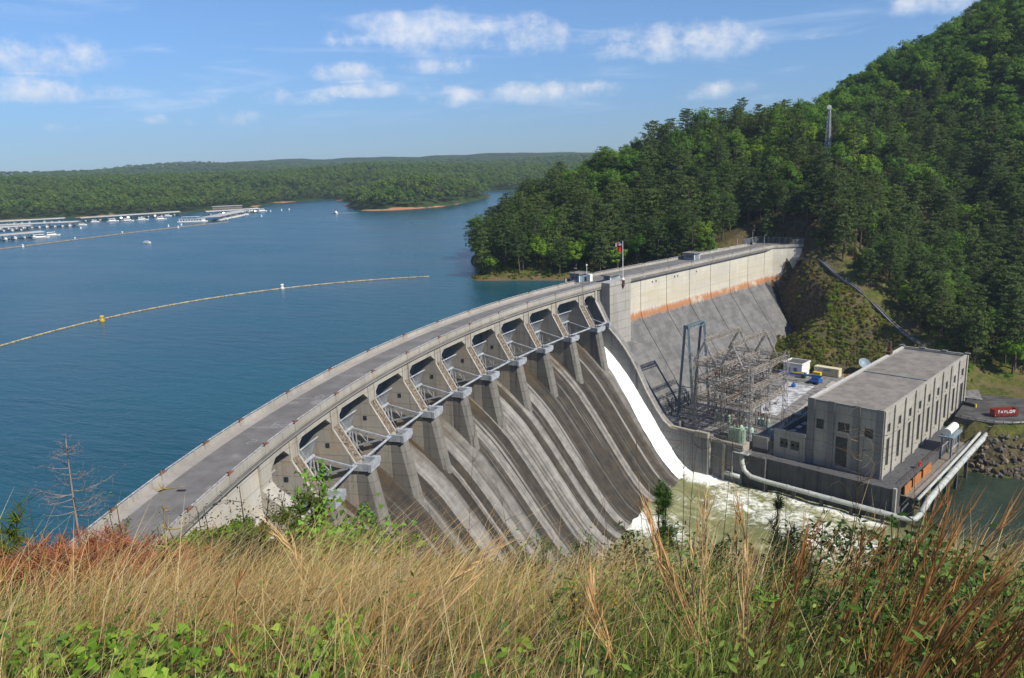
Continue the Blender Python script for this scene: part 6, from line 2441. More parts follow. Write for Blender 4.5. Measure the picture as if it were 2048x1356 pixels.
# leafy saplings and shrubs on the brow
def leaf_shrub(name, label, px, d, top_py, width, col, seed, nleaf=420, size=.07, cat='shrub', group=None, needle=False, bark=(0.10, 0.075, 0.05), nst=7, low=.25):
    r = np.random.default_rng(seed)
    g = ground_at(px, d)
    top = view_pt(px, top_py, d)
    H = max(.5, top.z - g.z)
    e = thing(name, g, label, cat, group)
    lines, tips = [], []
    for s in range(nst):
        a_ = r.random() * 6.283
        rr = width * (.25 + .75 * r.random()) * (.5 if s == 0 else 1)
        h = H * (1.0 if s == 0 else r.uniform(.55, .98))
        q = g + Vector((math.cos(a_) * rr, math.sin(a_) * rr, h))
        if s == 0:
            q = g + Vector((0, 0, H))
        pts = curve_pts(g, q, h * .10, 6, Vector((math.cos(a_), math.sin(a_), 0)) * rr * .12)
        lines.append((pts, .012 + .010 * H / 2, bark))
        for j in range(5):
            f = r.uniform(low, 1.0)
            p = pts[min(6, int(f * 6))]
            L = width * .5 * (1.15 - f * .7)
            t = p + Vector((r.normal() * L, r.normal() * L, abs(r.normal()) * L * .6))
            lines.append((curve_pts(p, t, .04, 3), .006, bark))
            tips += [p + (t - p) * k_ for k_ in ((.45, .75, 1.0) if not needle else (.2, .35, .5, .65, .8, .9, 1.0))]
        tips.append(q)
        if needle:
            tips += [pts[k_].lerp(pts[k_ + 1], r.random()) for k_ in range(2, 6) for _ in range(3)]
    tag(stems_mesh('branches', lines, e), kind='stuff')
    T = np.array([list(t) for t in tips])
    i = r.integers(0, len(T), nleaf)
    C = np.array(col)[None] * r.uniform(.55, 1.35, (nleaf, 1)) * (1 + r.normal(0, .08, (nleaf, 3)))
    if needle:
        P0 = T[i] + r.normal(0, width * .03, (nleaf, 3))
        n_ = nleaf
        dirs = r.normal(size=(n_, 3)) + np.array([0, 0, .7])
        dirs /= np.linalg.norm(dirs, axis=1, keepdims=True)
        wv = np.cross(dirs, r.normal(size=(n_, 3)))
        wv /= np.linalg.norm(wv, axis=1, keepdims=True)
        L = r.uniform(.5, 1.0, (n_, 1)) * size
        wd = size * .035
        V = np.stack([P0 - wv * wd, P0 + wv * wd, P0 + dirs * L + wv * wd * .3, P0 + dirs * L - wv * wd * .3], 1).reshape(-1, 3)
        Q = np.arange(len(V)).reshape(-1, 4)
        CC = np.repeat(C, 4, axis=0)
    else:
        V, Q, CC = leaves(r, T[i] + r.normal(0, width * .10, (nleaf, 3)), r.uniform(.6, 1.25, nleaf) * size, C, .9, LS if name == 'oak_sapling' else LOV)
    me = np_mesh('foliage', V, Q, mat('grass_blades'))
    attr_col(me, 'col', np.clip(CC, .002, 1))
    tag(link('foliage', me, e), kind='stuff')
    return e


G1, G2, G3 = (0.12, 0.23, 0.03), (0.075, 0.16, 0.025), (0.035, 0.075, 0.020)
leaf_shrub('oak_sapling', 'bright green oak sapling in front of the nearest gate', 655, 11.5, 958, .95, (0.13, 0.27, 0.028), 601, 1500, .09)
leaf_shrub('oak_sapling', 'bright green leafy sapling right of the oak, over the first chute', 720, 12.0, 1025, .9, (0.12, 0.25, 0.03), 602, 1200, .085)
leaf_shrub('pine_sapling', 'young pine with long soft needles beside the oak sapling', 612, 11.8, 975, .62, (0.13, 0.18, 0.035), 603, 3600, .18, needle=True)
leaf_shrub('seed_shrub', 'dark brown seed-headed shrub against the pale abutment wall', 500, 13.5, 968, .9, (0.045, 0.034, 0.026), 604, 900, .055, nst=14, low=.4)
leaf_shrub('seed_shrub', 'smaller dark seed-headed shrub left of the other one', 425, 14.5, 1010, .8, (0.05, 0.04, 0.03), 605, 500, .05, nst=9)
leaf_shrub('seed_shrub', 'dark leafy thicket under the oak sapling', 560, 12.0, 1040, 1.0, (0.03, 0.04, 0.018), 606, 1000, .09)
leaf_shrub('pine_sapling', 'slim pine sapling at the toe of the spillway', 1318, 9.5, 962, .30, (0.060, 0.125, 0.028), 607, 3400, .12, needle=True, nst=4, low=.45)
leaf_shrub('pine_sapling', 'dark pine sapling in front of the foaming river', 1552, 9.0, 985, .40, (0.030, 0.055, 0.022), 608, 4200, .12, needle=True, nst=7, low=.3)
leaf_shrub('leafy_weed', 'dark leafy shrub right of the dark pine sapling', 1640, 8.6, 1040, .55, G3, 609, 700, .07)
leaf_shrub('leafy_weed', 'dark leafy shrub in the middle of the brow', 1720, 8.4, 1055, .55, (0.04, 0.085, 0.022), 610, 700, .07)
leaf_shrub('leafy_weed', 'glossy green shrub below the river pipe corner', 1790, 8.0, 1035, .42, (0.045, 0.12, 0.022), 611, 420, .11)
leaf_shrub('leafy_weed', 'low dark green shrub left of the dark pine sapling', 1470, 9.2, 1062, .6, G3, 612, 700, .07)
leaf_shrub('leafy_weed', 'low green shrub at the foot of the slim pine sapling', 1385, 9.4, 1072, .55, G2, 613, 600, .07)
leaf_shrub('leafy_weed', 'green shrub at the spillway toe left of the slim pine sapling', 1262, 10.0, 1068, .5, G3, 614, 500, .07)
leaf_shrub('leafy_weed', 'yellow-green weed patch in front of the pale chutes', 900, 10.5, 1085, .7, (0.19, 0.22, 0.05), 615, 700, .05, nst=12)
leaf_shrub('leafy_weed', 'green weed clump right of the yellow patch', 1090, 9.8, 1080, .6, (0.11, 0.17, 0.04), 616, 700, .05, nst=12)
leaf_shrub('leafy_weed', 'green shrub below the river at far right', 1950, 6.4, 1120, .6, G2, 617, 800, .07)
leaf_shrub('leafy_weed', 'bright green leafy weed low in the right foreground', 1510, 5.6, 1180, .35, G1, 618, 420, .05)
leaf_shrub('leafy_weed', 'dark green leafy weed between the bunch grasses', 1730, 5.2, 1170, .4, G2, 619, 420, .06)
leaf_shrub('leafy_weed', 'green weed in the dip right of centre', 1370, 6.2, 1130, .45, G2, 620, 500, .05)
leaf_shrub('leafy_weed', 'small green shrub on the bank at the roadway end', 330, 24, 1048, .9, (0.09, 0.17, 0.04), 621, 500, .12)
leaf_shrub('leafy_weed', 'thin green shrub growing over the roadway parapet end', 255, 26, 985, .8, (0.10, 0.15, 0.05), 622, 380, .12, nst=6)
leaf_shrub('pine_sapling', 'green pine branches at the far left edge', -12, 13, 1000, .5, (0.11, 0.16, 0.02), 623, 2200, .25, needle=True, nst=7)
for k, (px, d, py, c, lab) in enumerate(((80, 11.0, 1098, (0.12, 0.17, 0.04), 'low green weed in the dead boughs at far left'), (400, 11.5, 1075, (0.10, 0.17, 0.035), 'green weed left of the dark thicket'), (790, 11.0, 1080, (0.13, 0.20, 0.04), 'green weed in front of the first pale chute'),
                                              (960, 9.6, 1095, (0.14, 0.20, 0.045), 'green weed left of the centre brow'), (1030, 9.2, 1100, (0.09, 0.15, 0.03), 'dark green weed at the centre brow'), (1180, 9.6, 1075, (0.10, 0.18, 0.03), 'green weed right of the centre brow'),
                                              (1330, 7.4, 1105, (0.12, 0.21, 0.035), 'green weed below the slim pine sapling'), (1600, 7.0, 1085, (0.06, 0.12, 0.025), 'dark weed under the dark pine sapling'), (1860, 6.2, 1095, (0.08, 0.15, 0.03), 'green weed among the orange bunch grass'), (2010, 5.4, 1150, (0.11, 0.20, 0.04), 'pale green weed at the right edge'))):
    leaf_shrub('leafy_weed', lab, px, d, py, .5, c, 680 + k, 650, .05, nst=11)
for k, (px, d, py, lab) in enumerate(((395, 42, 1068, 'rounded green bush on the bank below the abutment wall'), (455, 40, 1062, 'leafy bush below the pale abutment wall'), (520, 38, 1072, 'dark bush at the foot of the first gate bay'), (560, 34, 1078, 'low bush beside the first chute'))):
    leaf_shrub('bank_bush', lab, px, d, py, 1.9, (0.09, 0.14, 0.035), 720 + k, 1500, .17, nst=14)
# goldenrod heads
for k, (px, py, d, lab) in enumerate(((905, 1108, 9.6, 'yellow flowering weed in front of the pale chutes'), (850, 1116, 10, 'smaller yellow flowering weed to its left'), (1150, 1190, 5.6, 'low yellow flowering weed in the middle of the slope'))):
    leaf_shrub('flowering_weed', lab, px, d, py, .3, (0.42, 0.30, 0.02), 640 + k, 380, .022, cat='flower', nst=9, low=.75)

# bare grey dead tree
g = ground_at(178, 30)
dt = thing('dead_tree', g, 'bare grey dead pine snag standing over the lake at left', 'tree')
top = view_pt(130, 868, 30)
tr = curve_pts(g, top, 0, 10, VF * -.12)
GREY = (0.36, 0.30, 0.27)
stems_mesh('trunk', [(tr, .085, GREY)], dt)
r = np.random.default_rng(9)
tw = []
zb = view_pt(178, 1040, 30).z
k = 0
for i in range(34):
    f = r.uniform(0, 1)
    p = tr[0].lerp(tr[-1], ((zb - g.z) + f * (top.z - zb)) / (top.z - g.z))
    p = Vector((np.interp(p.z, [q.z for q in tr], [q.x for q in tr]), np.interp(p.z, [q.z for q in tr], [q.y for q in tr]), p.z))
    L = (1.35 - f * .95) * r.uniform(.5, 1.1)
    a_ = r.choice([-1, 1]) * 1.0
    d_ = VF * a_ * L + UF * r.normal() * L * .6 + Vector((0, 0, L * r.uniform(.05, .45)))
    q = p + d_
    bp = curve_pts(p, q, -.10 * L, 5)
    tw.append((bp, .015, GREY))
    for j in range(7):
        b0 = bp[r.integers(2, 6)]
        L2 = L * r.uniform(.2, .45)
        b1 = b0 + d_.normalized() * L2 * .7 + Vector(r.normal(size=3)) * L2 * .5
        tw.append((curve_pts(b0, b1, .02, 3), .005, GREY))
        tw.append((curve_pts(b1, b1 + Vector(r.normal(size=3)) * L2 * .5, .02, 2), .005, GREY))
tag(stems_mesh('branches', tw, dt), kind='stuff')

# felled pine with rust-red needles along the left brow
RED = (0.36, 0.135, 0.065)
specs = [(-20, 12.5, 1085, 'rust-red dead pine bough at the far left of the brow'), (75, 12.0, 1092, 'rust-red dead pine bough below the bare snag'), (185, 12.5, 1058, 'tallest rust-red dead pine bough below the roadway end'), (262, 12.0, 1080, 'rust-red dead pine bough right of the tallest one'),
         (340, 11.5, 1098, 'rust-red dead pine bough nearest the abutment wall'), (130, 10.8, 1105, 'low rust-red dead pine bough in the grass at left')]
for k, (px, d, py, lab) in enumerate(specs):
    leaf_shrub('dead_pine_bough', lab, px, d, py, .78, RED, 660 + k, 4200, .20, cat='branch', group='rust-red dead pine boughs', needle=True, bark=(0.16, 0.11, 0.09), nst=12, low=.35)

# scrub over the rest of the slope between the meadow, the abutment and the river
rng = np.random.default_rng(99)
n = 5200
u, v = rng.uniform(-30, 110, n), rng.uniform(-95, 100, n)
x, y = CAM.x + UF.x * u + VF.x * v, CAM.y + UF.y * u + VF.y * v
z = near_z(x, y)
rr_ = R0 - np.hypot(x - R0, y)
ss_ = np.arctan2(y, R0 - x) * R0
ok = (z > np.where(rr_ < -9, 1.0, -41)) & ~((rr_ > -12) & (rr_ < 3) & (ss_ > -118)) & ~((rr_ > 0) & (rr_ < 38) & (ss_ > -82)) & ~((rr_ < -9) & (ss_ > -112))
ok &= ~((u < 17.5) & (u > -6) & (np.abs(v) < 19.5))
S2 = np.stack([x, y, z - .1], 1)[ok]
rot, scl = rnd_rs(rng, len(S2), .45, 1.05)
ub = u[ok]
scl *= np.where(ub < 30, .75, 1.1)[:, None]
scatter('slope_scrub', SH, S2, rng.integers(0, 4, len(S2)), rot, scl, 'scrub and weeds over the slope below the overlook', 'scrub')
# ------------------------------------------------------------------ crest furniture
def local_box(mb, M, x0, x1, y0, y1, z0, z1):
    mb.box(lambda x, y, z: M @ Vector((x, y, z)), x0, x1, y0, y1, z0, z1)


fp = thing('flagpole', D(86.8, 3.25, 13.3), 'white flagpole on the tower block with two flags blown to the left', 'flagpole')
pb = D(86.8, 3.25, 0)
mb = MB()
mb.tube([pb + Vector((0, 0, 13.3)), pb + Vector((0, 0, 26.0))], [.13, .08], 8)
mb.build('pole', mat('white_paint'), fp)
mb = MB()
mb.lathe(pb + Vector((0, 0, 13.3)), [(.55, 0), (.55, .35), (.3, .5), (.3, .9)], 8)
mb.build('base', mat('white_paint'), fp)
FD = (-_r * .93 + _f * .35)
FD.z = 0
FD.normalize()
FN = FD.cross(Vector((0, 0, 1)))


def flag_patch(x0, x1, z0, z1, ztop, k=6):
    vs, fs = [], []
    for i in range(k + 1):
        x = x0 + (x1 - x0) * i / k
        off = FN * (.14 * math.sin(x * 4.2)) - Vector((0, 0, .10 * x * x))
        for z in (z0, z1):
            vs.append(pb + FD * (x + .08) + off + Vector((0, 0, ztop + z)))
    for i in range(k):
        fs.append((2 * i, 2 * i + 1, 2 * i + 3, 2 * i + 2))
    return vs, fs


fl = MB()
fl.add(*flag_patch(0, .02, -1.3, 0, 25.8, 1))
us = fl.build('flag', mat('flag_white'), fp, fix=False)
for k in range(13):
    q = MB()
    q.add(*flag_patch(.95 if k >= 6 else 0.0, 2.3, -1.3 + k * .1, -1.2 + k * .1, 25.8) if k >= 6 else flag_patch(0.0, 2.3, -1.3 + k * .1, -1.2 + k * .1, 25.8))
    q.build('stripe', mat('flag_red' if k % 2 == 0 else 'flag_white'), us, fix=False)
q = MB()
q.add(*flag_patch(0, .95, -.7, 0, 25.8))
q.build('canton', mat('flag_blue'), us, fix=False)
q = MB()
q.add(*flag_patch(0, 1.6, -1.5, 0, 24.0))
q.build('flag', mat('flag_red'), fp, fix=False)


def kiosk(label, mp, a0, a1, o0, o1, h, z=12.21, over=.6, m='grey_blue_paint'):
    c = mp((a0 + a1) / 2, (o0 + o1) / 2, z)
    k = thing('deck_kiosk', c, label, 'kiosk', 'kiosks on the dam crest')
    mb = MB()
    mb.box(mp, a0, a1, o0, o1, z, z + h)
    b = mb.build('wall', mat(m), k)
    mb = MB()
    mb.box(mp, a0 - over, a1 + over, o0 - over, o1 + over, z + h + .002, z + h + .35)
    mb.build('roof', mat('roof_gravel'), k)
    mb = MB()
    mb.box(mp, (a0 + a1) / 2 - .5, (a0 + a1) / 2 + .5, o1 + .002, o1 + .06, z + .05, z + 2.0)
    mb.build('door', mat('steel_frame'), k)
    for q in (a0, a1 - .3):
        mb = MB()
        mb.box(mp, q, q + .3, o1 + .002, o1 + .12, z, z + h)
        mb.build('corner_post', mat('white_paint'), k)
    mb = MB()
    mb.box(mp, a0 - .05, a0 - .002, o0 + .6, o1 - .6, z + .9, z + 1.9)
    mb.build('window', mat('window_glass'), k)
    return k


kiosk('blue-grey kiosk at the lake side of the roadway, near the tower', D, 81.5, 86.0, -14.2, -10.6, 2.6)
kiosk('flat-roofed kiosk behind the flagpole on the tower', D, 85.5, 90.6, -3.6, -0.9, 2.1)
kiosk('pale roofed kiosk half-way along the straight wing', Yd, 52.0, 56.2, -11.0, -6.6, 2.5)
el = thing('electrical_cabinet', D(85, -9.5, 12.2), 'light grey cabinet and mast beside the lake-side kiosk', 'cabinet')
mb = MB()
mb.box(D, 84.4, 85.8, -9.6, -8.2, 12.21, 14.6)
mb.build('body', mat('white_paint'), el)
mb = MB()
mb.tube([D(85, -10.0, 12.2), D(85, -10.0, 17.2)], .09, 6)
mb.lathe(D(85, -10.0, 17.2), [(.1, 0), (.3, .2), (.3, .5), (.1, .7)], 8)
mb.build('mast', mat('white_paint'), el)
lampl = ['dark lamp post on the lake-side parapet left of the kiosk', 'slim lamp post near the far end of the roadway', 'slim lamp post just before the end gate', 'slim lamp post beside the end fence']
for k, (mp, a, o, h) in enumerate(((D, 77.6, -9.4, 5.2), (Yd, 94.0, -10.8, 5.5), (Yd, 101.0, -2.0, 5.5), (Yd, 108.0, -11.0, 6.5))):
    l = thing('lamp_post', mp(a, o, 12.2), lampl[k], 'lamp post', 'lamp posts on the crest')
    mb = MB()
    mb.tube([mp(a, o, 12.2), mp(a, o, 12.2 + h)], .09, 6)
    mb.build('post', mat('rust_dark' if k == 0 else 'rail_steel'), l)
    mb = MB()
    mb.box(mp, a - .2, a + .2, o - .1, o + .8, 12.2 + h, 12.35 + h)
    mb.build('lamp_head', mat('rail_steel'), l)

# fence, gate and road at the far end
mb = MB()
pl = [(76, -24.0), (96, -20.0), (118, -19.0), (126, -8.0), (126, 8.6), (118.7, 8.8), (118.7, -13.7), (105.2, -12.0), (80, -13.2)]
mb.prism([Yd(a, b, 8.0) for a, b in pl], [Yd(a, b, 12.15) for a, b in pl])
tag(mb.build('access_road', mat('conc_pale')), 'pale access road meeting the far end of the dam', 'road', kind='structure')
fe = thing('security_fence', Yd(112, 0, 12.2), 'tall chain-link fence closing the far end of the dam', 'fence')
fpts = [(104.0, -13.0), (112.0, -13.5), (118.0, -13.2), (118.0, -6), (118.0, 2), (118.2, 9.0), (113.6, 9.3), (110.6, 6.0)]
for (a, b) in zip(fpts[:-1], fpts[1:]):
    L = math.hypot(b[0] - a[0], b[1] - a[1])
    k = max(2, int(L / 2.2))
    wires = MB()
    for i in range(k):
        t_, n_ = a[0] + (b[0] - a[0]) * i / k, a[1] + (b[1] - a[1]) * i / k
        q = MB()
        q.tube([Yd(t_, n_, 12.16), Yd(t_, n_, 15.2)], .07, 5)
        q.build('post', mat('fence_mesh'), fe)
        for j in range(6):
            f0, f1 = (i + j / 6) / k, (i + (j + 1) / 6) / k
            pa = lambda f, z: Yd(a[0] + (b[0] - a[0]) * f, a[1] + (b[1] - a[1]) * f, z)
            wires.beam(pa(f0, 12.25), pa(f0, 15.0), .035)
            if j % 2 == 0:
                wires.beam(pa(f0, 12.3), pa(min(1, f0 + 1.2 / k), 15.0), .025)
    tag(wires.build('mesh_wire', mat('fence_mesh'), fe), kind='stuff')
    q = MB()
    for z in (12.4, 15.1):
        q.beam(Yd(*a, z), Yd(*b, z), .07)
    q.build('rail', mat('fence_mesh'), fe)
gh = thing('gate_enclosure', Yd(112, -14.5, 12.2), 'grey corrugated gate enclosure at the far end of the roadway', 'enclosure')
for k in range(7):
    mb = MB()
    mb.box(Yd, 110.6, 110.75, -16.4 + k * .62, -15.84 + k * .62, 12.16, 14.6)
    mb.build('panel', mat('fence_mesh'), gh)
mb = MB()
mb.box(Yd, 110.4, 110.58, -16.5, -12.2, 12.16, 13.0)
mb.build('plinth', mat('steel_dark'), gh)

# lattice radio mast on the hill
mx, my = 67.0, 262.0
mzb = float(hill_z(np.array([mx]), np.array([my]))[0]) - .3
ms = thing('radio_mast', (mx, my, mzb), 'tapered steel lattice radio mast rising from the trees', 'mast')
H = 73.0 - mzb


def mpt(k, f):
    r = 1.75 * (1 - f) + .55 * f
    return Vector((mx + r * math.cos(k * math.pi / 2 + .4), my + r * math.sin(k * math.pi / 2 + .4), mzb + H * f))


for k in range(4):
    q = MB()
    q.beam(mpt(k, 0), mpt(k, 1), .2)
    q.build('leg', mat('mast_steel'), ms)
q = MB()
for i in range(11):
    for k in range(4):
        q.beam(mpt(k, i / 11), mpt(k + 1, (i + 1) / 11), .11)
        q.beam(mpt(k + 1, i / 11), mpt(k, (i + 1) / 11), .11)
        q.beam(mpt(k, i / 11), mpt(k + 1, i / 11), .1)
tag(q.build('bracing', mat('mast_steel'), ms), kind='stuff')
q = MB()
c = Vector((mx - .2, my - 1.1, mzb + H - 1.0))
q.lathe((0, 0, 0), [(.3, 0), (1.0, .25), (1.1, .35), (.9, .45)], 12)
Mx = Matrix.Translation(c) @ Matrix.Rotation(rad(80), 4, 'X')
q.v = [tuple(Mx @ Vector(v)) for v in q.v]
q.build('dish', mat('mast_steel'), ms)

# concrete flume down the slope
fl_ = thing('drainage_flume', Vector((90, 172, -8)), 'narrow concrete drainage flume running down the hillside', 'flume')
fp_ = np.array([(60.5, 196.5), (65, 192.5), (74, 185.5), (82, 180), (91, 172.5), (99, 165), (106, 157.5), (112, 151), (119, 144)])
ln_ = np.concatenate([[0], np.cumsum(np.hypot(*np.diff(fp_, axis=0).T))])
ks = np.arange(0, ln_[-1], 2.4)
cx, cy = np.interp(ks, ln_, fp_[:, 0]), np.interp(ks, ln_, fp_[:, 1])
cz = hill_z(cx, cy)
kk = np.ones(7) / 7
cz = np.convolve(np.pad(cz, 3, mode='edge'), kk, 'valid') + .45
for i in range(len(ks) - 1):
    a, b = Vector((cx[i], cy[i], cz[i])), Vector((cx[i + 1], cy[i + 1], cz[i + 1]))
    d = (b - a).normalized()
    sd = d.cross(Vector((0, 0, 1))).normalized()
    q = MB()
    for o, w, h in ((-.62, .24, .8), (.62, .24, .8), (0, 1.1, .35)):
        q.beam(a + sd * o + Vector((0, 0, -.2 if o == 0 else 0)), b - d * .05 + sd * o + Vector((0, 0, -.2 if o == 0 else 0)), w, h)
    q.build('flume_segment', mat('conc_wall'), fl_)

# ------------------------------------------------------------------ river road, skip, riprap
mb = MB()
rp = [(69.2, 87.5), (47.0, 89.5), (46.2, 92.5), (46.9, 101.5), (52.5, 108.0), (60, 125), (66, 175), (92, 175), (82, 128), (78.5, 100.0), (76.0, 87.5)]
mb.prism([Yd(a, b, -36.0) for a, b in rp], [Yd(a, b, -30.35) for a, b in rp])
tag(mb.build('river_road', mat('asphalt')), 'grey asphalt service road beyond the powerhouse', 'road', kind='structure')
RZ_ = -30.35
sk = thing('roll_off_skip', Vector((130.3, 111.6, RZ_)), 'red open-topped roll-off skip lettered TAYLOR on the service road', 'skip')
a, b = Vector((126.9, 110.0, RZ_)), Vector((133.6, 113.2, RZ_))
d = (b - a).normalized()
s_ = Vector((-d.y, d.x, 0))
L = (b - a).length
SK = lambda x, y, z: a + d * x + s_ * y + Vector((0, 0, z))
for (x0, x1, y0, y1) in ((0, L, 0, .12), (0, L, 2.3, 2.42), (0, .12, .12, 2.3), (L - .12, L, .12, 2.3)):
    q = MB()
    q.box(SK, x0, x1, y0, y1, .25, 2.3)
    q.build('side', mat('red_paint'), sk)
q = MB()
q.box(SK, 0.1, L - .1, .1, 2.3, .2, .35)
q.build('floor', mat('rust_dark'), sk)
for k in range(13):
    x = .15 + k * (L - .42) / 12
    q = MB()
    q.box(SK, x, x + .13, -.09, -.002, .25, 1.25)
    q.build('rib', mat('red_paint'), sk)
for y in (-.06, 2.35):
    q = MB()
    q.box(SK, -.05, L + .05, y, y + .14, 2.3, 2.46)
    q.build('rim', mat('red_paint'), sk)
q = MB()
for y in (.4, 1.9):
    q.box(SK, .1, L - .1, y, y + .2, 0.0, .2)
q.build('runner', mat('black_rubber'), sk)
LET = {'T': [((0, 1), (1, 1)), ((.5, 0), (.5, 1))], 'A': [((0, 0), (.5, 1)), ((.5, 1), (1, 0)), ((.22, .4), (.78, .4))], 'Y': [((0, 1), (.5, .5)), ((1, 1), (.5, .5)), ((.5, .5), (.5, 0))],
       'L': [((0, 0), (0, 1)), ((0, 0), (1, 0))], 'O': [((0, 0), (1, 0)), ((1, 0), (1, 1)), ((1, 1), (0, 1)), ((0, 1), (0, 0))], 'R': [((0, 0), (0, 1)), ((0, 1), (1, 1)), ((1, 1), (1, .5)), ((1, .5), (0, .5)), ((.4, .5), (1, 0))]}
for i, chx in enumerate('TAYLOR'):
    q = MB()
    for (x0, z0), (x1, z1) in LET[chx]:
        q.beam(SK(.95 + i * .93 + x0 * .6, -.05, 1.36 + z0 * .78), SK(.95 + i * .93 + x1 * .6, -.05, 1.36 + z1 * .78), .19, .08, up=s_)
    q.build('letter', mat('white_paint'), sk)
q = MB()
q.box(SK, .22, .38, -.09, -.05, .5, .8)
q.build('number_plate', mat('white_paint'), sk)
# wooden barrier at the road edge and guard rail
ba = thing('road_barrier', Yd(62, 90, RZ_), 'black and yellow barrier block at the back of the service road', 'barrier')
q = MB()
q.beam(Vector((119.2, 122.2, RZ_ + .5)), Vector((122.6, 119.6, RZ_ + .5)), .6, 1.0)
q.build('block', mat('steel_dark'), ba)
q = MB()
q.beam(Vector((122.66, 119.55, RZ_ + .5)), Vector((123.0, 119.3, RZ_ + .5)), .62, 1.02)
q.build('yellow_end', mat('yellow_paint'), ba)
gr = thing('guard_rail', Vector((126, 104, RZ_)), 'low steel guard rail along the river edge of the road', 'guard rail')
gp = [Vector((117.6, 107.6, RZ_)), Vector((121.5, 105.0, RZ_)), Vector((126.2, 103.9, RZ_)), Vector((131.0, 104.6, RZ_)), Vector((135.5, 106.8, RZ_)), Vector((141, 110, RZ_))]
for p0, p1 in zip(gp[:-1], gp[1:]):
    q = MB()
    q.beam(p0 + Vector((0, 0, .6)), p1 + Vector((0, 0, .6)), .1, .34)
    q.build('rail', mat('rail_steel'), gr)
    for f in (0, .5):
        q = MB()
        c = p0.lerp(p1, f)
        q.beam(c, c + Vector((0, 0, .75)), .18)
        q.build('post', mat('rust_dark'), gr)
stp = thing('timber_steps', Vector((123, 138, -28)), 'weathered timber steps climbing the grassy bank', 'steps')
for k in range(9):
    q = MB()
    c = Vector((121.5 - k * .5, 134.5 + k * .9, -30.2 + k * .42))
    q.beam(c - Vector((.9, .5, 0)), c + Vector((.9, .5, 0)), .5, .3)
    q.build('step', mat('dock_wood'), stp)
rb = thing('riprap_bank', Vector((128, 98, -38)), 'bank of broken grey and brown riprap rock above the river', 'rocks')
rng = np.random.default_rng(12)
rocks = []
simple('rock_grey', (0.125, 0.115, 0.105), .95, .15, var=.3, scale=.8)
simple('rock_tan', (0.24, 0.185, 0.125), .95, .15, var=.25, scale=.8)
simple('rock_brown', (0.115, 0.082, 0.058), .95, .15, var=.3, scale=.8)
for k in range(9):
    bm = bmesh.new()
    bmesh.ops.create_icosphere(bm, subdivisions=1, radius=1.0)
    for v in bm.verts:
        v.co *= 1 + rng.normal() * .2
        v.co.x *= 1.25
        v.co.z *= .75
    me = bpy.data.meshes.new('rock')
    bm.to_mesh(me)
    bm.free()
    me.materials.append(mat(('rock_grey', 'rock_grey', 'rock_brown', 'rock_tan')[k % 4]))
    rocks.append(me)
cnt = 0
while cnt < 285:
    x, y = rng.uniform(117.5, 150), rng.uniform(92.5, 104.5)
    z = float(hill_z(np.array([x]), np.array([y]))[0])
    if z > -31.5 or z < -44.2 or (x < 122 and y > 99.5):
        continue
    o = bpy.data.objects.new('rock', rocks[rng.integers(0, 9)])
    COL.objects.link(o)
    o.parent = rb
    s = rng.uniform(.32, .95) * (1.25 if rng.random() < .12 else 1)
    o.location = Vector((x, y, z + .1)) - rb.location
    o.rotation_euler = rng.random(3) * 6.28
    o.scale = (s, s, s)
    cnt += 1

# ------------------------------------------------------------------ lake: booms, marina, boats
def boom(name, label, pts, seg, r, m, buoys=(), group=None):
    pts = np.array(pts, float)
    ln = np.concatenate([[0], np.cumsum(np.hypot(*np.diff(pts, axis=0).T))])
    # smooth the line
    d = np.arange(0, ln[-1], seg)
    t_ = np.linspace(0, 1, len(pts))
    xs = np.interp(d, ln, pts[:, 0])
    ys = np.interp(d, ln, pts[:, 1])
    e = thing(name, (xs[0], ys[0], 0), label, 'boom', group)
    for i in range(len(d) - 1):
        p, q = Vector((xs[i], ys[i], .12)), Vector((xs[i + 1], ys[i + 1], .12))
        mb = MB()
        mb.tube([p, p.lerp(q, .5), p.lerp(q, .95)], [r * .8, r, r * .8], 7)
        mb.build('float', mat(m), e)
    for b in buoys:
        mb = MB()
        mb.lathe((b[0], b[1], 0), [(.9, -.2), (.95, .5), (.5, .6), (.45, 1.4), (.75, 1.5), (.75, 2.1), (.2, 2.2)], 10)
        mb.build('marker_buoy', mat('yellow_paint' if b[2] else 'white_paint'), e)


def smooth(pts, k=24):
    pts = np.array(pts, float)
    t_ = np.arange(len(pts))
    c = np.polyfit(t_, pts[:, 0], min(3, len(pts) - 1)), np.polyfit(t_, pts[:, 1], min(3, len(pts) - 1))
    tt = np.linspace(0, len(pts) - 1, k)
    return np.stack([np.polyval(c[0], tt), np.polyval(c[1], tt)], 1)


boom('log_boom', 'long tan floating boom curving across the near lake', smooth([(-140, -62), (-165.9, -4.7), (-171, 35.6), (-168, 80), (-153.6, 115.4), (-128, 143), (-99.8, 162.4)], 40), 5.0, .32, 'boom_float', [(-169, 35.6, 1), (-152, 115, 0)])
boom('floating_breakwater', 'pale floating breakwater in front of the marina', smooth([(-535, 190), (-533, 232), (-531, 262), (-545, 306), (-556, 356), (-548, 401), (-540, 443), (-545, 497)], 40), 9.0, .9, 'dock_wood', [(-532, 250, 0), (-545, 306, 0), (-552, 360, 0), (-545, 420, 0)])


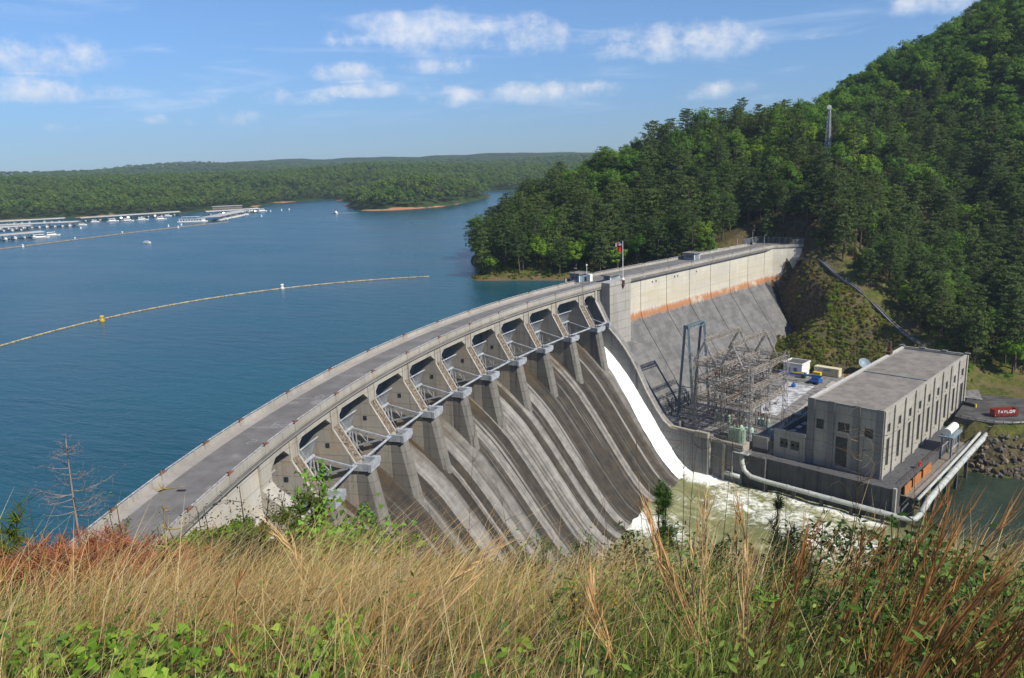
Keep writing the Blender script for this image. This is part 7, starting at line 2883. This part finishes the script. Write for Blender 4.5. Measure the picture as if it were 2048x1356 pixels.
def boat_meshes(L, B, cab):
    hull = MB()
    st = [(-L / 2, B / 2 * .9), (-L * .1, B / 2), (L * .25, B / 2 * .85), (L / 2, .05)]
    up = [(x, w, .95 + .25 * (i / 3)) for i, (x, w) in enumerate(st)]
    poly_top = [(x, w, z) for x, w, z in up] + [(x, -w, z) for x, w, z in up[::-1]]
    poly_bot = [(x * .92, w * .6, -.3) for x, w, z in up] + [(x * .92, -w * .6, -.3) for x, w, z in up[::-1]]
    hull.prism([Vector(p) for p in poly_bot], [Vector(p) for p in poly_top])
    c = MB()
    x0, x1 = -L * .32, L * .18
    c.prism([Vector(p) for p in ((x0, -B * .36, 1.02), (x1 + .8, -B * .36, 1.02), (x1 + .8, B * .36, 1.02), (x0, B * .36, 1.02))], [Vector(p) for p in ((x0, -B * .33, 1.0 + cab), (x1, -B * .33, 1.0 + cab), (x1, B * .33, 1.0 + cab), (x0, B * .33, 1.0 + cab))])
    g = MB()
    g.prism([Vector(p) for p in ((x0 + .3, -B * .365, 1.0 + cab * .45), (x1 + .5, -B * .365, 1.0 + cab * .45), (x1 + .5, B * .365, 1.0 + cab * .45), (x0 + .3, B * .365, 1.0 + cab * .45))],
            [Vector(p) for p in ((x0 + .3, -B * .35, 1.0 + cab * .85), (x1 + .2, -B * .35, 1.0 + cab * .85), (x1 + .2, B * .35, 1.0 + cab * .85), (x0 + .3, B * .35, 1.0 + cab * .85))])
    return hull.mesh('hull', mat('boat_white')), c.mesh('cabin', mat('boat_white')), g.mesh('windows', mat('boat_glass'))


BOATS = [boat_meshes(7, 2.4, .9), boat_meshes(10, 3.2, 1.7), boat_meshes(14, 4.2, 2.6)]


def boat(k, x, y, ang, label, group='white boats moored at the marina'):
    e = thing('motor_boat', (x, y, 0.0), label, 'boat', group, ang)
    for nm, me in zip(('hull', 'cabin', 'windows'), BOATS[k]):
        o = bpy.data.objects.new(nm, me)
        COL.objects.link(o)
        o.parent = e
    return e


def dock(label, p, q, w, zr=4.6, boats=True, seed=0, rise=.9):
    """covered boat dock: floats, posts and one long low gable roof"""
    r = np.random.default_rng(seed)
    p, q = Vector((*p, 0)), Vector((*q, 0))
    d = (q - p).normalized()
    s = Vector((-d.y, d.x, 0))
    L = (q - p).length
    e = thing('covered_dock', p, label, 'dock', 'covered docks of the marina')
    M = lambda x, y, z: p + d * x + s * y + Vector((0, 0, z))
    mb = MB()
    mb.prism([M(-1, -w / 2, zr), M(-1, 0, zr + rise), M(-1, w / 2, zr), M(-1, w / 2, zr - .3), M(-1, -w / 2, zr - .3)], [M(L + 1, -w / 2, zr), M(L + 1, 0, zr + rise), M(L + 1, w / 2, zr), M(L + 1, w / 2, zr - .3), M(L + 1, -w / 2, zr - .3)])
    mb.build('roof', mat('dock_roof'), e)
    mb = MB()
    mb.box(M, 0, L, -1.2, 1.2, -.2, .5)
    mb.build('walkway', mat('dock_wood'), e)
    k = int(L / 7)
    for i in range(k + 1):
        for sg in (-1, 1):
            mb = MB()
            mb.tube([M(i * L / k, sg * (w / 2 - .4), -.5), M(i * L / k, sg * (w / 2 - .4), zr - .31)], .18, 5)
            mb.build('post', mat('dock_wood'), e)
    return M, L, math.atan2(d.y, d.x)


dk_l = [('nearest covered dock at the left edge of the lake', (-648, 215), (-625, 330), 17), ('second covered dock from the near end at left', (-800, 330), (-738, 398), 16), ('third covered dock, its end pointing right', (-880, 352), (-731, 449), 16),
        ('fourth covered dock, low behind the third', (-930, 400), (-830, 505), 15), ('long covered dock along the far bank', (-800, 505), (-745, 606), 17), ('wide covered dock of the right-hand marina arm', (-588, 505), (-640, 608), 22),
        ('covered dock behind the wide right-hand one', (-690, 600), (-655, 655), 16)]
nb = 0
rngb = np.random.default_rng(3)
for k, (lab, p, q, w) in enumerate(dk_l):
    M, L, ang = dock(lab, p, q, w, seed=k)
    n_b = int(L / 8)
    for i in range(n_b):
        sg = 1 if (CAM - M(L / 2, w / 2, 0)).length < (CAM - M(L / 2, -w / 2, 0)).length else -1
        if rngb.random() < .14:
            continue
        c = M(4 + i * 8, sg * (w / 2 - 2.0), 0)
        kk_ = int(rngb.choice([0, 0, 1]))
        boat(kk_, c.x, c.y, ang + math.pi / 2 * sg, ('small white runabout' if kk_ == 0 else 'white cabin cruiser') + ' in the ' + lab.split(',')[0], 'boats in the ' + lab.split(',')[0])
for k, (x, y, kd, lab) in enumerate(((-604, 316, 2, 'large white cruiser at the end of the nearest dock'), (-618, 337, 2, 'white cruiser just behind the large one at the nearest dock'), (-728, 452, 1, 'white cruiser at the tip of the third dock'), (-765, 497, 1, 'white cruiser at the near end of the long far dock'),
                                     (-745, 506, 2, 'large white cruiser beside the long far dock'), (-724, 510, 2, 'large white yacht in the middle of the far mooring'), (-716, 524, 2, 'white yacht right of the middle of the far mooring'), (-694, 532, 2, 'white yacht moored farthest out'),
                                     (-742, 586, 1, 'white cruiser near the right end of the far dock'), (-668, 660, 2, 'large white yacht at the right end of the marina'), (-655, 664, 2, 'rightmost white yacht of the marina'))):
    boat(kd, x, y, .9 + .3 * math.sin(k * 2.1), lab)
hb = thing('houseboat', (-605, 496, 0), 'white two-deck houseboat at the near end of the right-hand arm', 'houseboat')
HM = Matrix.Translation((-605, 496, 0)) @ Matrix.Rotation(.25, 4, 'Z')
for nm, bx, m in (('hull', (-17, 17, -3.2, 3.2, -.3, .9), 'boat_white'), ('lower_cabin', (-15, 14, -2.8, 2.8, .9, 3.3), 'boat_white'), ('upper_deck', (-16, 15, -3.0, 3.0, 3.3, 3.5), 'boat_white'), ('canopy', (-12, 8, -2.6, 2.6, 5.6, 5.8), 'boat_white')):
    q = MB()
    local_box(q, HM, *bx)
    q.build(nm, mat(m), hb)
for i in range(8):
    q = MB()
    local_box(q, HM, -13.6 + i * 3.4, -11.4 + i * 3.4, -2.86, -2.81, 1.5, 2.8)
    q.build('window', mat('boat_glass'), hb)
for i in range(4):
    for y in (-2.4, 2.4):
        q = MB()
        local_box(q, HM, -11.8 + i * 6.4, -11.6 + i * 6.4, y - .1, y + .1, 3.5, 5.6)
        q.build('post', mat('boat_white'), hb)
b = boat(0, -433, 285, .25, 'lone white boat crossing the open lake', 'boats under way on the lake')
b = boat(1, -498, 613, 2.9, 'white speedboat trailing a wake off the wooded island', 'boats under way on the lake')
q = MB()
w0, w1 = Vector((-494, 612, .06)), Vector((-470, 623, .06))
sd = (w1 - w0).cross(Vector((0, 0, 1))).normalized()
q.add([w0 - sd * .8, w0 + sd * .8, w0.lerp(w1, .5) + sd * 1.3 + Vector((0, 0, .06)), w1 + sd * .6, w1 - sd * .6, w0.lerp(w1, .5) - sd * 1.3 + Vector((0, 0, .06))], [(0, 1, 2, 5), (5, 2, 3, 4)])
tag(q.build('boat_wake', mat('white_water'), fix=False), 'short white wake behind the speedboat', 'wake', kind='stuff')
for k, (x, y, lab) in enumerate(((-675, 410, 'white buoy off the third dock'), (-576, 436, 'white buoy off the houseboat'), (-574, 451, 'white buoy nearer the houseboat'), (-638, 661, 'white buoy right of the marina'), (-636, 680, 'white buoy second right of the marina'), (-633, 692, 'white buoy farthest right of the marina'), (-572, 570, 'white buoy in open water right of the docks'))):
    e = thing('lake_buoy', (x, y, 0), lab, 'buoy', 'white lake buoys')
    q = MB()
    q.lathe((x, y, 0), [(.8, -.2), (.9, .6), (.5, .8), (.45, 1.9), (.15, 2.1)], 8)
    q.build('body', mat('boat_white'), e)
sh = thing('marina_building', (-770, 716, 1), 'low pale-roofed marina building on the far shore', 'building')
q = MB()
HB = Matrix.Translation((-772, 722, .6)) @ Matrix.Rotation(.67, 4, 'Z')
local_box(q, HB, -20, 20, -6, 6, 0, 4)
q.build('wall', mat('dock_wood'), sh)
q = MB()
local_box(q, HB, -21, 21, -7, 7, 4.0, 4.5)
q.build('roof', mat('dock_roof'), sh)

# ------------------------------------------------------------------ summer haze over the lake
hz = MB()
hz.box(lambda x, y, z: Vector((x, y, z)), -3300, 1000, -600, 3600, -60, 240)
mh, nh = new_mat('haze_air')
pv = nh.n('ShaderNodeVolumePrincipled')
pv.inputs['Color'].default_value = (0.66, 0.82, 1.0, 1)
pv.inputs['Density'].default_value = 0.000085
pv.inputs['Anisotropy'].default_value = 0.1
ot = nh.n('ShaderNodeOutputMaterial')
nh.t.links.new(pv.outputs[0], ot.inputs['Volume'])
hobj = hz.build('haze', mh)
tag(hobj, 'thin bluish summer haze over lake and hills', 'haze', kind='stuff')
